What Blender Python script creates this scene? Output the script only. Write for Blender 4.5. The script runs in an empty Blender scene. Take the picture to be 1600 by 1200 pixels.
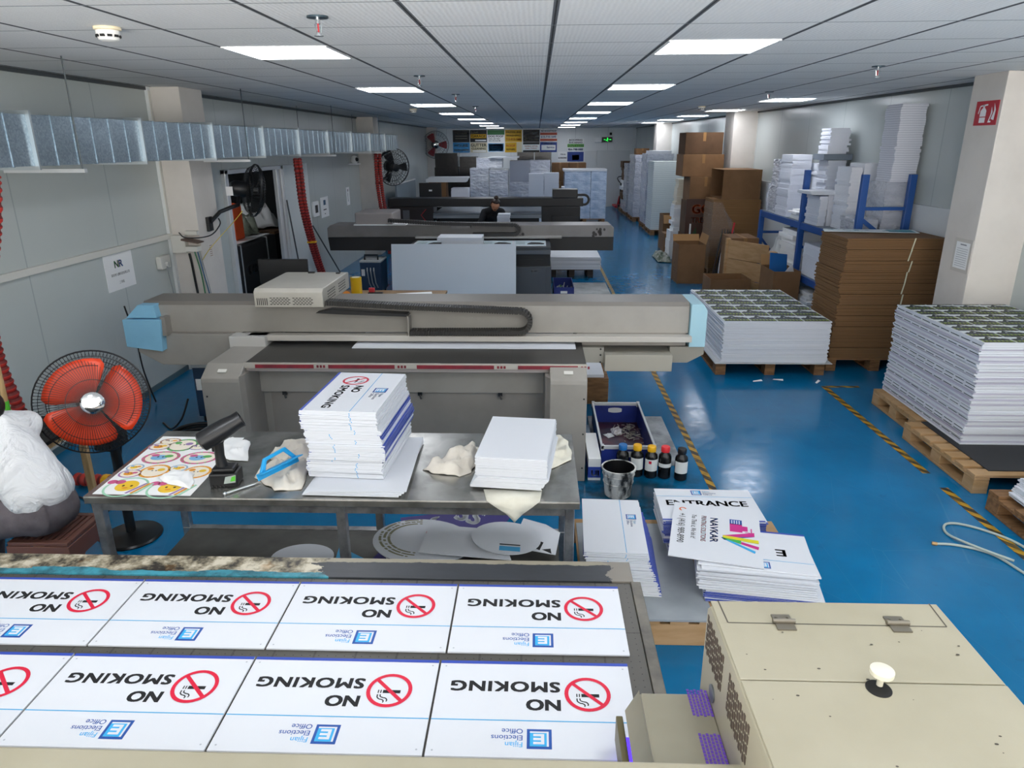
import bpy, bmesh, math, random
from mathutils import Vector, Matrix
C = bpy.context.scene.collection
SC = bpy.context.scene
rnd = random.Random(7)

# ---------------------------------------------------------------- camera
F_PX, CAM_Z = 1110.0, 2.2
PITCH, YAW, ROLL = math.radians(18.7034), math.radians(2.0266), math.radians(0.3)
_c, _s = math.cos, math.sin
_fw = Vector((-_s(YAW)*_c(PITCH), _c(YAW)*_c(PITCH), -_s(PITCH)))
_rt = Vector((_c(YAW), _s(YAW), 0))
_up = Vector((-_s(YAW)*_s(PITCH), _c(YAW)*_s(PITCH), _c(PITCH)))
_R = _rt*_c(ROLL) - _up*_s(ROLL)
_U = _rt*_s(ROLL) + _up*_c(ROLL)
cam_data = bpy.data.cameras.new('camera')
cam = bpy.data.objects.new('camera', cam_data)
C.objects.link(cam)
cam_data.sensor_width = 36.0
cam_data.lens = F_PX/1600*36
cam_data.clip_start = 0.02
cam.matrix_world = Matrix(((_R.x, _U.x, -_fw.x, 0), (_R.y, _U.y, -_fw.y, 0), (_R.z, _U.z, -_fw.z, CAM_Z), (0, 0, 0, 1)))
SC.camera = cam

# ---------------------------------------------------------------- world, exposure
world = bpy.data.worlds.new('world')
SC.world = world
world.use_nodes = True
_bg = world.node_tree.nodes['Background']
_bg.inputs[0].default_value = (1.0, 0.965, 0.915, 1)
# daylight from outside: an overcast sky above, a brighter half below the horizon added to lift the ceiling
_wn = world.node_tree.nodes; _wl = world.node_tree.links
_tc = _wn.new('ShaderNodeTexCoord'); _sx = _wn.new('ShaderNodeSeparateXYZ'); _mr = _wn.new('ShaderNodeMapRange')
_mr.inputs['From Min'].default_value = -0.05; _mr.inputs['From Max'].default_value = 0.05; _mr.inputs['To Min'].default_value = 9.5; _mr.inputs['To Max'].default_value = 2.8
_wl.new(_tc.outputs['Generated'], _sx.inputs[0]); _wl.new(_sx.outputs[2], _mr.inputs['Value']); _wl.new(_mr.outputs[0], _bg.inputs[1])
SC.view_settings.view_transform = 'Standard'
SC.view_settings.look = 'None'
SC.view_settings.gamma = 1.0
SC.view_settings.use_curve_mapping = False
SC.view_settings.exposure = -0.15
SC.cycles.max_bounces = 14
SC.cycles.diffuse_bounces = 8
PANEL_EMIT = 14.5          # strength of every ceiling panel

# ---------------------------------------------------------------- materials
def lin(h):
    h = h.lstrip('#')
    o = []
    for i in (0, 2, 4):
        v = int(h[i:i+2], 16)/255
        o.append(v/12.92 if v <= 0.04045 else ((v+0.055)/1.055)**2.4)
    return (o[0], o[1], o[2], 1)

MATS = {}
class NT:
    def __init__(s, m):
        s.t = m.node_tree; s.b = s.t.nodes['Principled BSDF']
    def n(s, typ, **kw):
        x = s.t.nodes.new(typ)
        for k, v in kw.items():
            if k.startswith('_'): setattr(x, k[1:], v)
            else:
                key = int(k[1:]) if k[0] == 'i' and k[1:].isdigit() else k.replace('__', ' ')
                x.inputs[key].default_value = v
        return x
    def l(s, a, b): s.t.links.new(a, b)
    def coord(s, which='Object'):
        return s.n('ShaderNodeTexCoord').outputs[which]
    def math(s, op, a, b=None, c=None):
        x = s.n('ShaderNodeMath', _operation=op)
        for i, v in enumerate((a, b, c)):
            if v is None: continue
            if isinstance(v, (int, float)): x.inputs[i].default_value = v
            else: s.l(v, x.inputs[i])
        return x.outputs[0]
    def ramp(s, fac, stops):
        r = s.n('ShaderNodeValToRGB')
        cr = r.color_ramp
        while len(cr.elements) > len(stops): cr.elements.remove(cr.elements[-1])
        while len(cr.elements) < len(stops): cr.elements.new(0.5)
        for e, (p, col) in zip(cr.elements, stops):
            e.position = p
            e.color = col if len(col) == 4 else (*col, 1)
        s.l(fac, r.inputs[0])
        return r.outputs[0]
    def mix(s, fac, a, b, blend='MIX'):
        x = s.n('ShaderNodeMix', _data_type='RGBA', _blend_type=blend)
        for sock, v in ((x.inputs[0], fac), (x.inputs[6], a), (x.inputs[7], b)):
            if hasattr(v, 'links'): s.l(v, sock)
            else: sock.default_value = v
        return x.outputs[2]
    def bump(s, height, strength=0.2, dist=0.01):
        x = s.n('ShaderNodeBump', Strength=strength, Distance=dist)
        s.l(height, x.inputs['Height']); s.l(x.outputs[0], s.b.inputs['Normal'])
    def noise(s, scale, detail=4, rough=0.6, vec=None):
        x = s.n('ShaderNodeTexNoise', Scale=scale, Detail=detail, Roughness=rough)
        s.l(vec if vec is not None else s.coord(), x.inputs['Vector'])
        return x.outputs['Fac']
    def scaled(s, vec, sc):
        x = s.n('ShaderNodeMapping'); x.inputs['Scale'].default_value = sc
        s.l(vec, x.inputs[0]); return x.outputs[0]

def mat(name, col, rough=0.5, metal=0.0, col2=None, scale=6, lo=0.4, hi=0.65, bump=0, bscale=60, spec=None, emit=None, estr=0, alpha=None, trans=0, stretch=None, coat=0):
    if name in MATS: return MATS[name]
    m = bpy.data.materials.new(name); m.use_nodes = True
    t = NT(m); b = t.b
    c = lin(col) if isinstance(col, str) else col
    b.inputs['Base Color'].default_value = c
    b.inputs['Roughness'].default_value = rough
    b.inputs['Metallic'].default_value = metal
    if spec is not None: b.inputs['Specular IOR Level'].default_value = spec
    if coat: b.inputs['Coat Weight'].default_value = coat
    if trans: b.inputs['Transmission Weight'].default_value = trans
    if alpha is not None: b.inputs['Alpha'].default_value = alpha
    if emit:
        b.inputs['Emission Color'].default_value = lin(emit); b.inputs['Emission Strength'].default_value = estr
    if col2:
        vec = t.scaled(t.coord(), stretch) if stretch else None
        f = t.noise(scale, vec=vec)
        t.l(t.ramp(f, [(lo, c), (hi, lin(col2))]), b.inputs['Base Color'])
    if bump:
        t.bump(t.noise(bscale), bump, 0.005)
    MATS[name] = m
    return m

# ---------------------------------------------------------------- mesh helper
WLOC = {}
class MB:
    def __init__(s): s.v, s.f, s.m = [], [], []
    def add(s, vs, fs, mi=0):
        o = len(s.v); s.v += [tuple(v) for v in vs]
        for f in fs: s.f.append(tuple(i+o for i in f)); s.m.append(mi)
        return s
    def box(s, x0, y0, z0, x1, y1, z1, mi=0):
        x0, x1 = min(x0, x1), max(x0, x1); y0, y1 = min(y0, y1), max(y0, y1); z0, z1 = min(z0, z1), max(z0, z1)
        return s.add([(x0,y0,z0),(x1,y0,z0),(x1,y1,z0),(x0,y1,z0),(x0,y0,z1),(x1,y0,z1),(x1,y1,z1),(x0,y1,z1)],
                     [(0,3,2,1),(4,5,6,7),(0,1,5,4),(1,2,6,5),(2,3,7,6),(3,0,4,7)], mi)
    def quad(s, a, b, c, d, mi=0): return s.add([a,b,c,d], [(0,1,2,3)], mi)
    def prism(s, poly, axis, a, b, mi=0):
        """poly: 2D points (counter-clockwise) in the other two axes, in xyz order; extruded along axis from a to b"""
        def P(p, t):
            q = list(p); q.insert('xyz'.index(axis), t); return tuple(q)
        n = len(poly)
        vs = [P(p, a) for p in poly]+[P(p, b) for p in poly]
        fs = [tuple(range(n))[::-1], tuple(range(n, 2*n))]+[(i, (i+1)%n, n+(i+1)%n, n+i) for i in range(n)]
        return s.add(vs, fs, mi)
    def ring(s, c, r, ax, n=16, ph=0):
        ax = Vector(ax).normalized()
        a = ax.orthogonal().normalized(); b = ax.cross(a)
        c = Vector(c)
        return [c+(a*math.cos(2*math.pi*i/n+ph)+b*math.sin(2*math.pi*i/n+ph))*r for i in range(n)]
    def cyl(s, p0, p1, r0, r1=None, n=16, mi=0, caps=True):
        if r1 is None: r1 = r0
        ax = Vector(p1)-Vector(p0)
        vs = s.ring(p0, r0, ax, n)+s.ring(p1, r1, ax, n)
        fs = [(i, (i+1)%n, n+(i+1)%n, n+i) for i in range(n)]
        if caps: fs += [tuple(range(n))[::-1], tuple(range(n, 2*n))]
        return s.add(vs, fs, mi)
    def lathe(s, c, prof, n=24, mi=0, ax=(0,0,1), cap=True):
        """prof: (r, h) pairs along ax from centre c"""
        c = Vector(c); ax = Vector(ax).normalized()
        vs = []
        for r, h in prof: vs += s.ring(c+ax*h, max(r, 1e-5), ax, n)
        fs = []
        for k in range(len(prof)-1):
            for i in range(n):
                fs.append((k*n+i, k*n+(i+1)%n, (k+1)*n+(i+1)%n, (k+1)*n+i))
        if cap: fs += [tuple(range(n))[::-1], tuple(range((len(prof)-1)*n, len(prof)*n))]
        return s.add(vs, fs, mi)
    def tube(s, pts, r, n=8, mi=0, closed=False, rads=None):
        pts = [Vector(p) for p in pts]
        m = len(pts)
        def tan(i):
            if closed: return (pts[(i+1)%m]-pts[i-1]).normalized()
            return (pts[min(i+1, m-1)]-pts[max(i-1, 0)]).normalized()
        t = tan(0); a = t.orthogonal().normalized()
        vs = []
        for i in range(m):
            t = tan(i); a = (a-t*a.dot(t)); a = a.normalized() if a.length > 1e-6 else t.orthogonal().normalized()
            b = t.cross(a)
            rr = rads[i] if rads else r
            vs += [pts[i]+(a*math.cos(2*math.pi*k/n)+b*math.sin(2*math.pi*k/n))*rr for k in range(n)]
        fs = []
        for i in range(m if closed else m-1):
            for k in range(n):
                j = (i+1)%m
                fs.append((i*n+k, i*n+(k+1)%n, j*n+(k+1)%n, j*n+k))
        if not closed: fs += [tuple(range(n))[::-1], tuple(range((m-1)*n, m*n))]
        return s.add(vs, fs, mi)
    def torus(s, c, R, r, ax=(0,0,1), n=32, k=6, mi=0):
        return s.tube(s.ring(c, R, ax, n), r, k, mi, closed=True)
    def sphere(s, c, r, n=16, k=10, mi=0, sc=(1,1,1)):
        c = Vector(c); vs = []; fs = []
        vs.append(c+Vector((0,0,-r*sc[2])))
        for j in range(1, k):
            p = -math.pi/2+math.pi*j/k
            for i in range(n):
                q = 2*math.pi*i/n
                vs.append(c+Vector((r*math.cos(p)*math.cos(q)*sc[0], r*math.cos(p)*math.sin(q)*sc[1], r*math.sin(p)*sc[2])))
        vs.append(c+Vector((0,0,r*sc[2])))
        for i in range(n): fs.append((0, 1+(i+1)%n, 1+i))
        for j in range(k-2):
            for i in range(n):
                a = 1+j*n+i; b = 1+j*n+(i+1)%n
                fs.append((a, b, b+n, a+n))
        e = len(vs)-1; o = 1+(k-2)*n
        for i in range(n): fs.append((o+i, o+(i+1)%n, e))
        return s.add(vs, fs, mi)
    def xf(s, M, start=0):
        for i in range(start, len(s.v)): s.v[i] = tuple(M @ Vector(s.v[i]))
        return s
    def mesh(s, name, mats, org=(0,0,0), smooth=False):
        me = bpy.data.meshes.new(name)
        ox, oy, oz = org
        me.from_pydata([(x-ox, y-oy, z-oz) for x, y, z in s.v], [], s.f)
        mats = mats if isinstance(mats, (list, tuple)) else [mats]
        for m in mats: me.materials.append(m)
        if len(mats) > 1: me.polygons.foreach_set('material_index', s.m)
        if smooth:
            me.polygons.foreach_set('use_smooth', [True]*len(me.polygons))
        me.update()
        return me
    def build(s, name, mats, parent=None, smooth=False, bevel=0, local=False, org=None, angle=35, sub=0, seg=2):
        if parent is not None: o_ = (0,0,0) if local else WLOC[parent.name]
        else: o_ = org or (0,0,0)
        me = s.mesh(name, mats, o_, smooth)
        o = bpy.data.objects.new(name, me); C.objects.link(o)
        if parent is not None:
            o.parent = parent; WLOC[o.name] = WLOC[parent.name]
        else:
            o.location = o_; WLOC[o.name] = tuple(o_)
        if bevel:
            b = o.modifiers.new('bevel', 'BEVEL'); b.width = bevel; b.segments = seg; b.limit_method = 'ANGLE'; b.angle_limit = math.radians(40)
            b.harden_normals = False
        if smooth and angle < 180 and not sub:
            bm = bmesh.new(); bm.from_mesh(me)
            for e in bm.edges:
                if len(e.link_faces) == 2 and e.calc_face_angle(0) > math.radians(angle): e.smooth = False
            bm.to_mesh(me); bm.free()
        if sub:
            d = o.modifiers.new('sub', 'SUBSURF'); d.levels = sub; d.render_levels = sub
        return o

def thing(name, label, cat, loc=(0,0,0), rz=0, group=None):
    o = bpy.data.objects.new(name, None); C.objects.link(o)
    o.empty_display_size = 0.1
    o.location = loc; o.rotation_euler = (0, 0, rz)
    o['label'] = label; o['category'] = cat
    if group: o['group'] = group
    WLOC[o.name] = tuple(loc)
    return o
def tag(o, label, cat, group=None, kind=None):
    o['label'] = label; o['category'] = cat
    if group: o['group'] = group
    if kind: o['kind'] = kind
    return o
def struct(o, label=None, cat=None):
    o['kind'] = 'structure'
    o['label'] = label or o.name.replace('_', ' ')
    o['category'] = cat or o.name.split('_')[0]
    return o
def dup(root, loc, rz=None, label=None, group=None, rot=None):
    r = root.copy(); C.objects.link(r)
    r.location = loc
    if rz is not None: r.rotation_euler = (0, 0, rz)
    if rot is not None: r.rotation_euler = rot
    if label: r['label'] = label
    if group: r['group'] = group
    WLOC[r.name] = tuple(loc)
    for ch in list(root.children):
        c = ch.copy(); C.objects.link(c); c.parent = r
        for g in list(ch.children):
            d = g.copy(); C.objects.link(d); d.parent = c
    return r

# ---------------------------------------------------------------- lettering
_TXT = {}
def text_geo(s, size=1.0, bold=0.0, align='LEFT', sx=1.0, shear=0.0, sp=1.0):
    key = (s, size, bold, align, sx, shear, sp)
    if key in _TXT: return _TXT[key]
    cu = bpy.data.curves.new('lettering', 'FONT')
    cu.body = s; cu.size = size; cu.align_x = align; cu.offset = bold*size; cu.shear = shear
    cu.space_character = sp; cu.resolution_u = 3
    ob = bpy.data.objects.new('lettering', cu)
    me = ob.to_mesh()
    vs = [(v.co.x*sx, v.co.y) for v in me.vertices]
    fs = [tuple(p.vertices) for p in me.polygons]
    ob.to_mesh_clear()
    bpy.data.objects.remove(ob); bpy.data.curves.remove(cu)
    _TXT[key] = (vs, fs)
    return _TXT[key]

class Print:
    """flat print on a face: origin O, unit axes U (reading direction) and V (up of the print)"""
    def __init__(s, mb, O, U, V, eps=0.0004):
        s.mb = mb; s.O = Vector(O); s.U = Vector(U).normalized(); s.V = Vector(V).normalized()
        s.N = s.U.cross(s.V); s.e = eps; s.k = 1
    def P(s, u, v, k): return s.O+s.U*u+s.V*v+s.N*(s.e*k)
    def poly(s, pts, mi, k=1):
        s.mb.add([s.P(u, v, k) for u, v in pts], [tuple(range(len(pts)))], mi); return s
    def rect(s, u0, v0, u1, v1, mi, k=1): return s.poly([(u0,v0),(u1,v0),(u1,v1),(u0,v1)], mi, k)
    def disc(s, cu, cv, r, mi, k=1, n=28, ry=None):
        ry = ry or r
        return s.poly([(cu+r*math.cos(2*math.pi*i/n), cv+ry*math.sin(2*math.pi*i/n)) for i in range(n)], mi, k)
    def annulus(s, cu, cv, r0, r1, mi, k=1, n=36, a0=0, a1=2*math.pi, asp=1.0):
        full = abs(a1-a0-2*math.pi) < 1e-6
        m = n if full else n+1
        vs = []
        for i in range(m):
            a = a0+(a1-a0)*i/n
            vs += [s.P(cu+r0*math.cos(a), cv+r0*asp*math.sin(a), k), s.P(cu+r1*math.cos(a), cv+r1*asp*math.sin(a), k)]
        fs = []
        for i in range(n):
            j = (i+1)%m
            fs.append((2*i, 2*i+1, 2*j+1, 2*j))
        s.mb.add(vs, fs, mi); return s
    def bar(s, u0, v0, u1, v1, w, mi, k=1):
        d = Vector((u1-u0, v1-v0)).normalized(); p = Vector((-d.y, d.x))*w/2
        return s.poly([(u0-p.x, v0-p.y), (u1-p.x, v1-p.y), (u1+p.x, v1+p.y), (u0+p.x, v0+p.y)], mi, k)
    def _tx(s, vs, fs, u, v, b, mi, k):
        for du, dv in (((0, 0),) if not b else ((-b, -b*.6), (b, -b*.6), (-b, b*.6), (b, b*.6), (0, 0))):
            s.mb.add([s.P(u+x+du, v+y+dv, k) for x, y in vs], fs, mi)
        return s
    def text(s, t, u, v, size, mi, bold=0.0, align='LEFT', sx=1.0, k=1, shear=0.0, sp=1.0):
        vs, fs = text_geo(t, size, 0.0, align, sx, shear, sp)
        return s._tx(vs, fs, u, v, bold*size, mi, k)
    def text_fit(s, t, u0, u1, v, h, mi, bold=0.02, k=1, shear=0.0, sp=1.0):
        """cap height h, stretched so the line runs from u0 to u1"""
        size = h/0.727
        vs, fs = text_geo(t, size, 0.0, 'LEFT', 1.0, shear, sp)
        x0 = min(x for x, y in vs); x1 = max(x for x, y in vs)
        q = (u1-u0)/(x1-x0)
        return s._tx([((x-x0)*q, y) for x, y in vs], fs, u0, v, bold*size, mi, k)
# ================================================================ materials of the place
WHITE = mat('white_board', '#d8dbe1', 0.45)
WHITE_EDGE = mat('white_board_edge', '#e6e9f0', 0.55)
PAPER = mat('paper', '#f1f2f2', 0.7)
GREY = mat('grey_paint', '#9a968f', 0.45, col2='#928e87', scale=3, bump=0.05, bscale=300)
GREYD = mat('grey_paint_darker', '#8e8881', 0.45, col2='#85807a', scale=3)
BEIGE = mat('beige_paint', '#a09a86', 0.42, col2='#97917c', scale=2.2, bump=0.05, bscale=250)
BLACK = mat('black_plastic', '#17181a', 0.4)
BLACKM = mat('black_matte', '#131314', 0.7)
RUBBER = mat('black_rubber', '#1d1d1e', 0.6)
LBLUE = mat('light_blue_paint', '#86bfdc', 0.4, col2='#7fb6d4', scale=4)
NAVY = mat('navy_print', '#27439d', 0.45)
BLUEP = mat('blue_print', '#2f49a8', 0.45)
CYAN = mat('cyan_print', '#3aa5d8', 0.45)
LOGO1 = mat('logo_blue', '#1f4f9e', 0.45)
LOGO2 = mat('logo_sky', '#36a9e0', 0.45)
INKB = mat('ink_black', '#0d0e12', 0.6)
INKR = mat('ink_red', '#d4143a', 0.45)
STEEL = mat('worn_steel', '#b1b0ab', 0.27, 0.85, col2='#83827d', scale=6, bump=0.06, bscale=25)
STEELD = mat('steel_edge', '#bdbdbd', 0.3, 0.85, col2='#8b8a8c', scale=9)
CHROME = mat('chrome', '#d7d9db', 0.12, 1.0)
ALU = mat('aluminium', '#e4e5e5', 0.35, 0.3)
WOODP = mat('pallet_wood', '#8a6642', 0.75, col2='#6c4c2e', scale=7, stretch=(1, 6, 6), bump=0.15, bscale=40)
WOODL = mat('pale_wood', '#b4926a', 0.7, col2='#a38055', scale=4, stretch=(1, 1, 5), bump=0.05, bscale=40)
STICKW = mat('stick_wood', '#cfae7d', 0.6, col2='#bd9965', scale=6, stretch=(8, 8, 1))
CARD = mat('cardboard', '#7d5b3b', 0.8, col2='#725233', scale=3)
CARDD = mat('cardboard_dark', '#5c412a', 0.85, col2='#503822', scale=3)
CARDIN = mat('cardboard_inside', '#a37c50', 0.8)
RED = mat('red_paint', '#b3202a', 0.45)
ORANGE = mat('orange_plastic', '#e8471b', 0.35)
YELLOW = mat('yellow_plastic', '#f2b81c', 0.4)
BLUEC = mat('blue_plastic', '#1c6fb8', 0.4)
GREENC = mat('green_label', '#5cc23a', 0.5)
RACK = mat('rack_blue', '#1d4f96', 0.4)
CRATE = mat('crate_blue', '#1b2f7a', 0.5)
CLOTH = mat('rag_cloth', '#dcd6cb', 0.9, col2='#cfc8bc', scale=8, bump=0.3, bscale=30)
CONC = mat('grey_board', '#9aa0a4', 0.45, col2='#8b9195', scale=3)
SKIN = mat('skin', '#c98f6e', 0.55)
HAIR = mat('hair_black', '#141110', 0.45)
DARKF = mat('dark_fabric', '#16171d', 0.85)

def floor_mat():
    m = bpy.data.materials.new('blue_epoxy_floor'); m.use_nodes = True; t = NT(m)
    co = t.coord()
    n1 = t.noise(0.7, 5, vec=co); n2 = t.noise(9, 6, 0.7, vec=co)
    c = t.ramp(n1, [(0.35, lin('#04608c')), (0.65, lin('#0874a8'))])
    # worn dark scuffs
    sc = t.ramp(n2, [(0.60, (0,0,0)), (0.75, (1,1,1))])
    w = t.math('MULTIPLY', sc, 0.35)
    c = t.mix(w, c, lin('#0a4159'))
    # fine pale scratches
    v = t.n('ShaderNodeTexVoronoi', Scale=3.1, _feature='DISTANCE_TO_EDGE'); t.l(t.scaled(co, (1.0, 0.35, 1)), v.inputs['Vector'])
    s = t.ramp(v.outputs['Distance'], [(0.0, (1,1,1)), (0.004, (0,0,0))])
    c = t.mix(t.math('MULTIPLY', s, 0.07), c, lin('#7fb7cf'))
    # spilt ink and grime round the bottles and bucket
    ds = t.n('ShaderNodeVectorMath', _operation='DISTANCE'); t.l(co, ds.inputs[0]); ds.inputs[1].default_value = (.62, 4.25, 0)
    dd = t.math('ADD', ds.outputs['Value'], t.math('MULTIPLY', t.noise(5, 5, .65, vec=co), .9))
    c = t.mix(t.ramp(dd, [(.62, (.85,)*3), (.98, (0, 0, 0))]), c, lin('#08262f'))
    t.l(c, t.b.inputs['Base Color'])
    t.l(t.ramp(n2, [(0.3, (0.10,)*3), (0.8, (0.28,)*3)]), t.b.inputs['Roughness'])
    t.bump(t.noise(2.2, 3, vec=co), 0.12, 0.02)
    t.b.inputs['Specular IOR Level'].default_value = 0.35
    return m
def ceiling_mat():
    m = bpy.data.materials.new('ceiling_tiles'); m.use_nodes = True; t = NT(m)
    co = t.coord()
    sep = t.n('ShaderNodeSeparateXYZ'); t.l(co, sep.inputs[0])
    P = 0.605
    def line(ax, off, w):
        a = t.math('DIVIDE', t.math('SUBTRACT', ax, off), P)
        f = t.math('FRACT', t.math('ADD', a, 100.0))
        d = t.math('MINIMUM', f, t.math('SUBTRACT', 1.0, f))
        return t.math('LESS_THAN', d, w/P)
    lx = line(sep.outputs[0], 0.072, 0.0125)
    lxc = line(sep.outputs[0], 0.072, 0.0035)
    ly = line(sep.outputs[1], 4.2, 0.006)
    wv = t.n('ShaderNodeTexWave', Scale=14, Distortion=2.5, Detail=1); wv.inputs['Detail Scale'].default_value = 1.2
    t.l(t.scaled(co, (1, 1.7, 1)), wv.inputs['Vector'])
    base = t.ramp(t.noise(0.6, 3, vec=co), [(0.3, lin('#e2e2e1')), (0.7, lin('#e9e9e8'))])
    base = t.mix(t.math('MULTIPLY', wv.outputs['Fac'], 0.16), base, lin('#c3c5c6'))
    c = t.mix(lx, base, lin('#5d6064'))
    c = t.mix(lxc, c, lin('#1c1f22'))
    c = t.mix(ly, c, lin('#85898c'))
    t.l(c, t.b.inputs['Base Color'])
    t.b.inputs['Roughness'].default_value = 0.75
    t.bump(wv.outputs['Fac'], 0.25, 0.01)
    return m
def wall_mat(name, col, axis, pitch, off, rough=0.22):
    m = bpy.data.materials.new(name); m.use_nodes = True; t = NT(m)
    co = t.coord()
    sep = t.n('ShaderNodeSeparateXYZ'); t.l(co, sep.inputs[0])
    f = t.math('FRACT', t.math('ADD', t.math('DIVIDE', t.math('SUBTRACT', sep.outputs[axis], off), pitch), 50.0))
    ln = t.math('LESS_THAN', f, 0.012/pitch)
    n = t.noise(0.5, 4, vec=co)
    c = t.ramp(n, [(0.3, lin(col)), (0.75, tuple(x*0.93 for x in lin(col)[:3]))])
    sm = t.ramp(t.noise(3.5, 6, 0.7, vec=t.scaled(co, (1, 1, 0.35))), [(0.62, (0,0,0)), (0.8, (1,1,1))])
    c = t.mix(t.math('MULTIPLY', sm, 0.12), c, lin('#8b9296'))
    c = t.mix(t.math('MULTIPLY', ln, 0.5), c, lin('#8f979b'))
    t.l(c, t.b.inputs['Base Color'])
    t.b.inputs['Roughness'].default_value = rough
    t.bump(t.noise(1.1, 2, vec=co), 0.08, 0.03)
    return m
def galv_mat():
    m = bpy.data.materials.new('galvanised_sheet'); m.use_nodes = True; t = NT(m)
    co = t.coord()
    v = t.n('ShaderNodeTexVoronoi', Scale=90); t.l(co, v.inputs['Vector'])
    sp = t.n('ShaderNodeSeparateColor'); t.l(v.outputs['Color'], sp.inputs[0])
    big = t.noise(2.2, 3, vec=co)
    c1 = t.ramp(sp.outputs[0], [(0.1, lin('#8b9aa4')), (0.9, lin('#a4b2bc'))])
    t.l(t.mix(t.math('MULTIPLY', big, 0.35), c1, lin('#67798a')), t.b.inputs['Base Color'])
    t.b.inputs['Metallic'].default_value = 0.85
    t.l(t.ramp(sp.outputs[1], [(0.0, (0.28,)*3), (1.0, (0.36,)*3)]), t.b.inputs['Roughness'])
    t.bump(t.noise(3.0, 2, vec=co), 0.25, 0.05)
    return m
def hazard_mat(name, axis):
    m = bpy.data.materials.new(name); m.use_nodes = True; t = NT(m)
    co = t.coord()
    sep = t.n('ShaderNodeSeparateXYZ'); t.l(co, sep.inputs[0])
    a = t.math('ADD', t.math('MULTIPLY', sep.outputs[axis], 1/0.14), t.math('MULTIPLY', sep.outputs[1-axis], 9.0))
    f = t.math('GREATER_THAN', t.math('FRACT', t.math('ADD', a, 200)), 0.5)
    wear = t.ramp(t.noise(7, 5, 0.7, vec=co), [(0.5, (0,0,0)), (0.62, (1,1,1))])
    worn_y = t.mix(wear, lin('#b98d1c'), lin('#8a6b1a'))
    worn_k = t.mix(wear, lin('#26241f'), lin('#6b5620'))
    t.l(t.mix(f, worn_y, worn_k), t.b.inputs['Base Color'])
    t.b.inputs['Roughness'].default_value = 0.5
    return m
def film_mat():
    """stretch film over bundles of white boards: board edges show as fine horizontal lines, the film glints"""
    m = bpy.data.materials.new('wrapped_boards'); m.use_nodes = True; t = NT(m)
    co = t.coord()
    sep = t.n('ShaderNodeSeparateXYZ'); t.l(co, sep.inputs[0])
    n = t.noise(1.6, 3, vec=t.scaled(co, (1, 1, 2.5)))
    z = t.math('ADD', t.math('MULTIPLY', sep.outputs[2], 85), t.math('MULTIPLY', n, 3))
    ln = t.math('LESS_THAN', t.math('FRACT', z), 0.25)
    c = t.ramp(n, [(0.3, lin('#b9bfce')), (0.7, lin('#eef0f5'))])
    t.l(t.mix(t.math('MULTIPLY', ln, 0.4), c, lin('#8c93a6')), t.b.inputs['Base Color'])
    t.b.inputs['Roughness'].default_value = 0.1
    wr = t.noise(8, 5, 0.6, vec=t.scaled(co, (1, 1, 2.5)))
    t.bump(wr, 0.8, 0.09)
    return m
def edges_mat(name, a, b, freq, rough=0.6, strength=0.5):
    m = bpy.data.materials.new(name); m.use_nodes = True; t = NT(m)
    co = t.coord()
    sep = t.n('ShaderNodeSeparateXYZ'); t.l(co, sep.inputs[0])
    n = t.noise(4, 3, vec=co)
    z = t.math('ADD', t.math('MULTIPLY', sep.outputs[2], freq), t.math('MULTIPLY', n, 0.8))
    ln = t.math('LESS_THAN', t.math('FRACT', z), 0.3)
    t.l(t.mix(t.math('MULTIPLY', ln, strength), lin(a), lin(b)), t.b.inputs['Base Color'])
    t.b.inputs['Roughness'].default_value = rough
    return m
FLOOR_M, CEIL_M = floor_mat(), ceiling_mat()
WALL_L = wall_mat('panel_wall_side', '#c4cac7', 1, 1.15, 0.3)
WALL_R = wall_mat('panel_wall_facing', '#c2c9c8', 1, 1.15, 0.6)
WALL_B = wall_mat('panel_wall_end', '#e6e9ea', 0, 1.15, 0.2, 0.4)
COLUMN = mat('column_paint', '#d9d3cc', 0.5, col2='#d0cac3', scale=2)
GALV = galv_mat()
HAZ_Y, HAZ_X = hazard_mat('hazard_tape', 1), hazard_mat('hazard_tape_cross', 0)
FILM = film_mat()
EDGES = edges_mat('board_edges', '#e3e6ee', '#a9afc0', 70, strength=0.6)
EDGESF = edges_mat('board_edges_fine', '#e6e8ee', '#b4b9c8', 120, strength=0.5)
CARDEDGE = edges_mat('cardboard_edges', '#8b673f', '#553a20', 60, 0.85, 0.7)

# ================================================================ the room
CZ = 2.71
XL = -3.6
YB = 26.8
def XR(y): return 4.03-0.024*(y-5)      # the long wall on the aisle side runs slightly inwards
Y0 = -1.5      # the hall is open to daylight behind the viewer
b = MB().box(-6.5, Y0, -0.2, 4.25, YB+0.3, 0.0); struct(b.build('floor', FLOOR_M), 'glossy blue epoxy floor', 'floor')
b = MB().box(-6.5, Y0, CZ, 4.25, YB+0.3, CZ+0.12); struct(b.build('ceiling', CEIL_M), 'white suspended tile ceiling', 'ceiling')
# left wall with the doorway (Y 8.3-10.3, up to 1.92) and a room behind it
DY0, DY1, DZ = 8.3, 10.25, 1.93
b = MB()
b.box(XL-0.1, Y0, 0, XL, DY0, CZ); b.box(XL-0.1, DY1, 0, XL, YB, CZ); b.box(XL-0.1, DY0, DZ, XL, DY1, CZ)
struct(b.build('wall_left', WALL_L), 'pale grey sandwich panel wall', 'wall')
b = MB()
YW = Y0
b.add([(XR(YW), YW, 0), (XR(YW)+.1, YW, 0), (XR(YB)+.1, YB, 0), (XR(YB), YB, 0), (XR(YW), YW, CZ), (XR(YW)+.1, YW, CZ), (XR(YB)+.1, YB, CZ), (XR(YB), YB, CZ)],
      [(0,3,2,1),(4,5,6,7),(0,1,5,4),(1,2,6,5),(2,3,7,6),(3,0,4,7)])
struct(b.build('wall_right', WALL_R), 'glossy grey panel wall behind the racks', 'wall')
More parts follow.
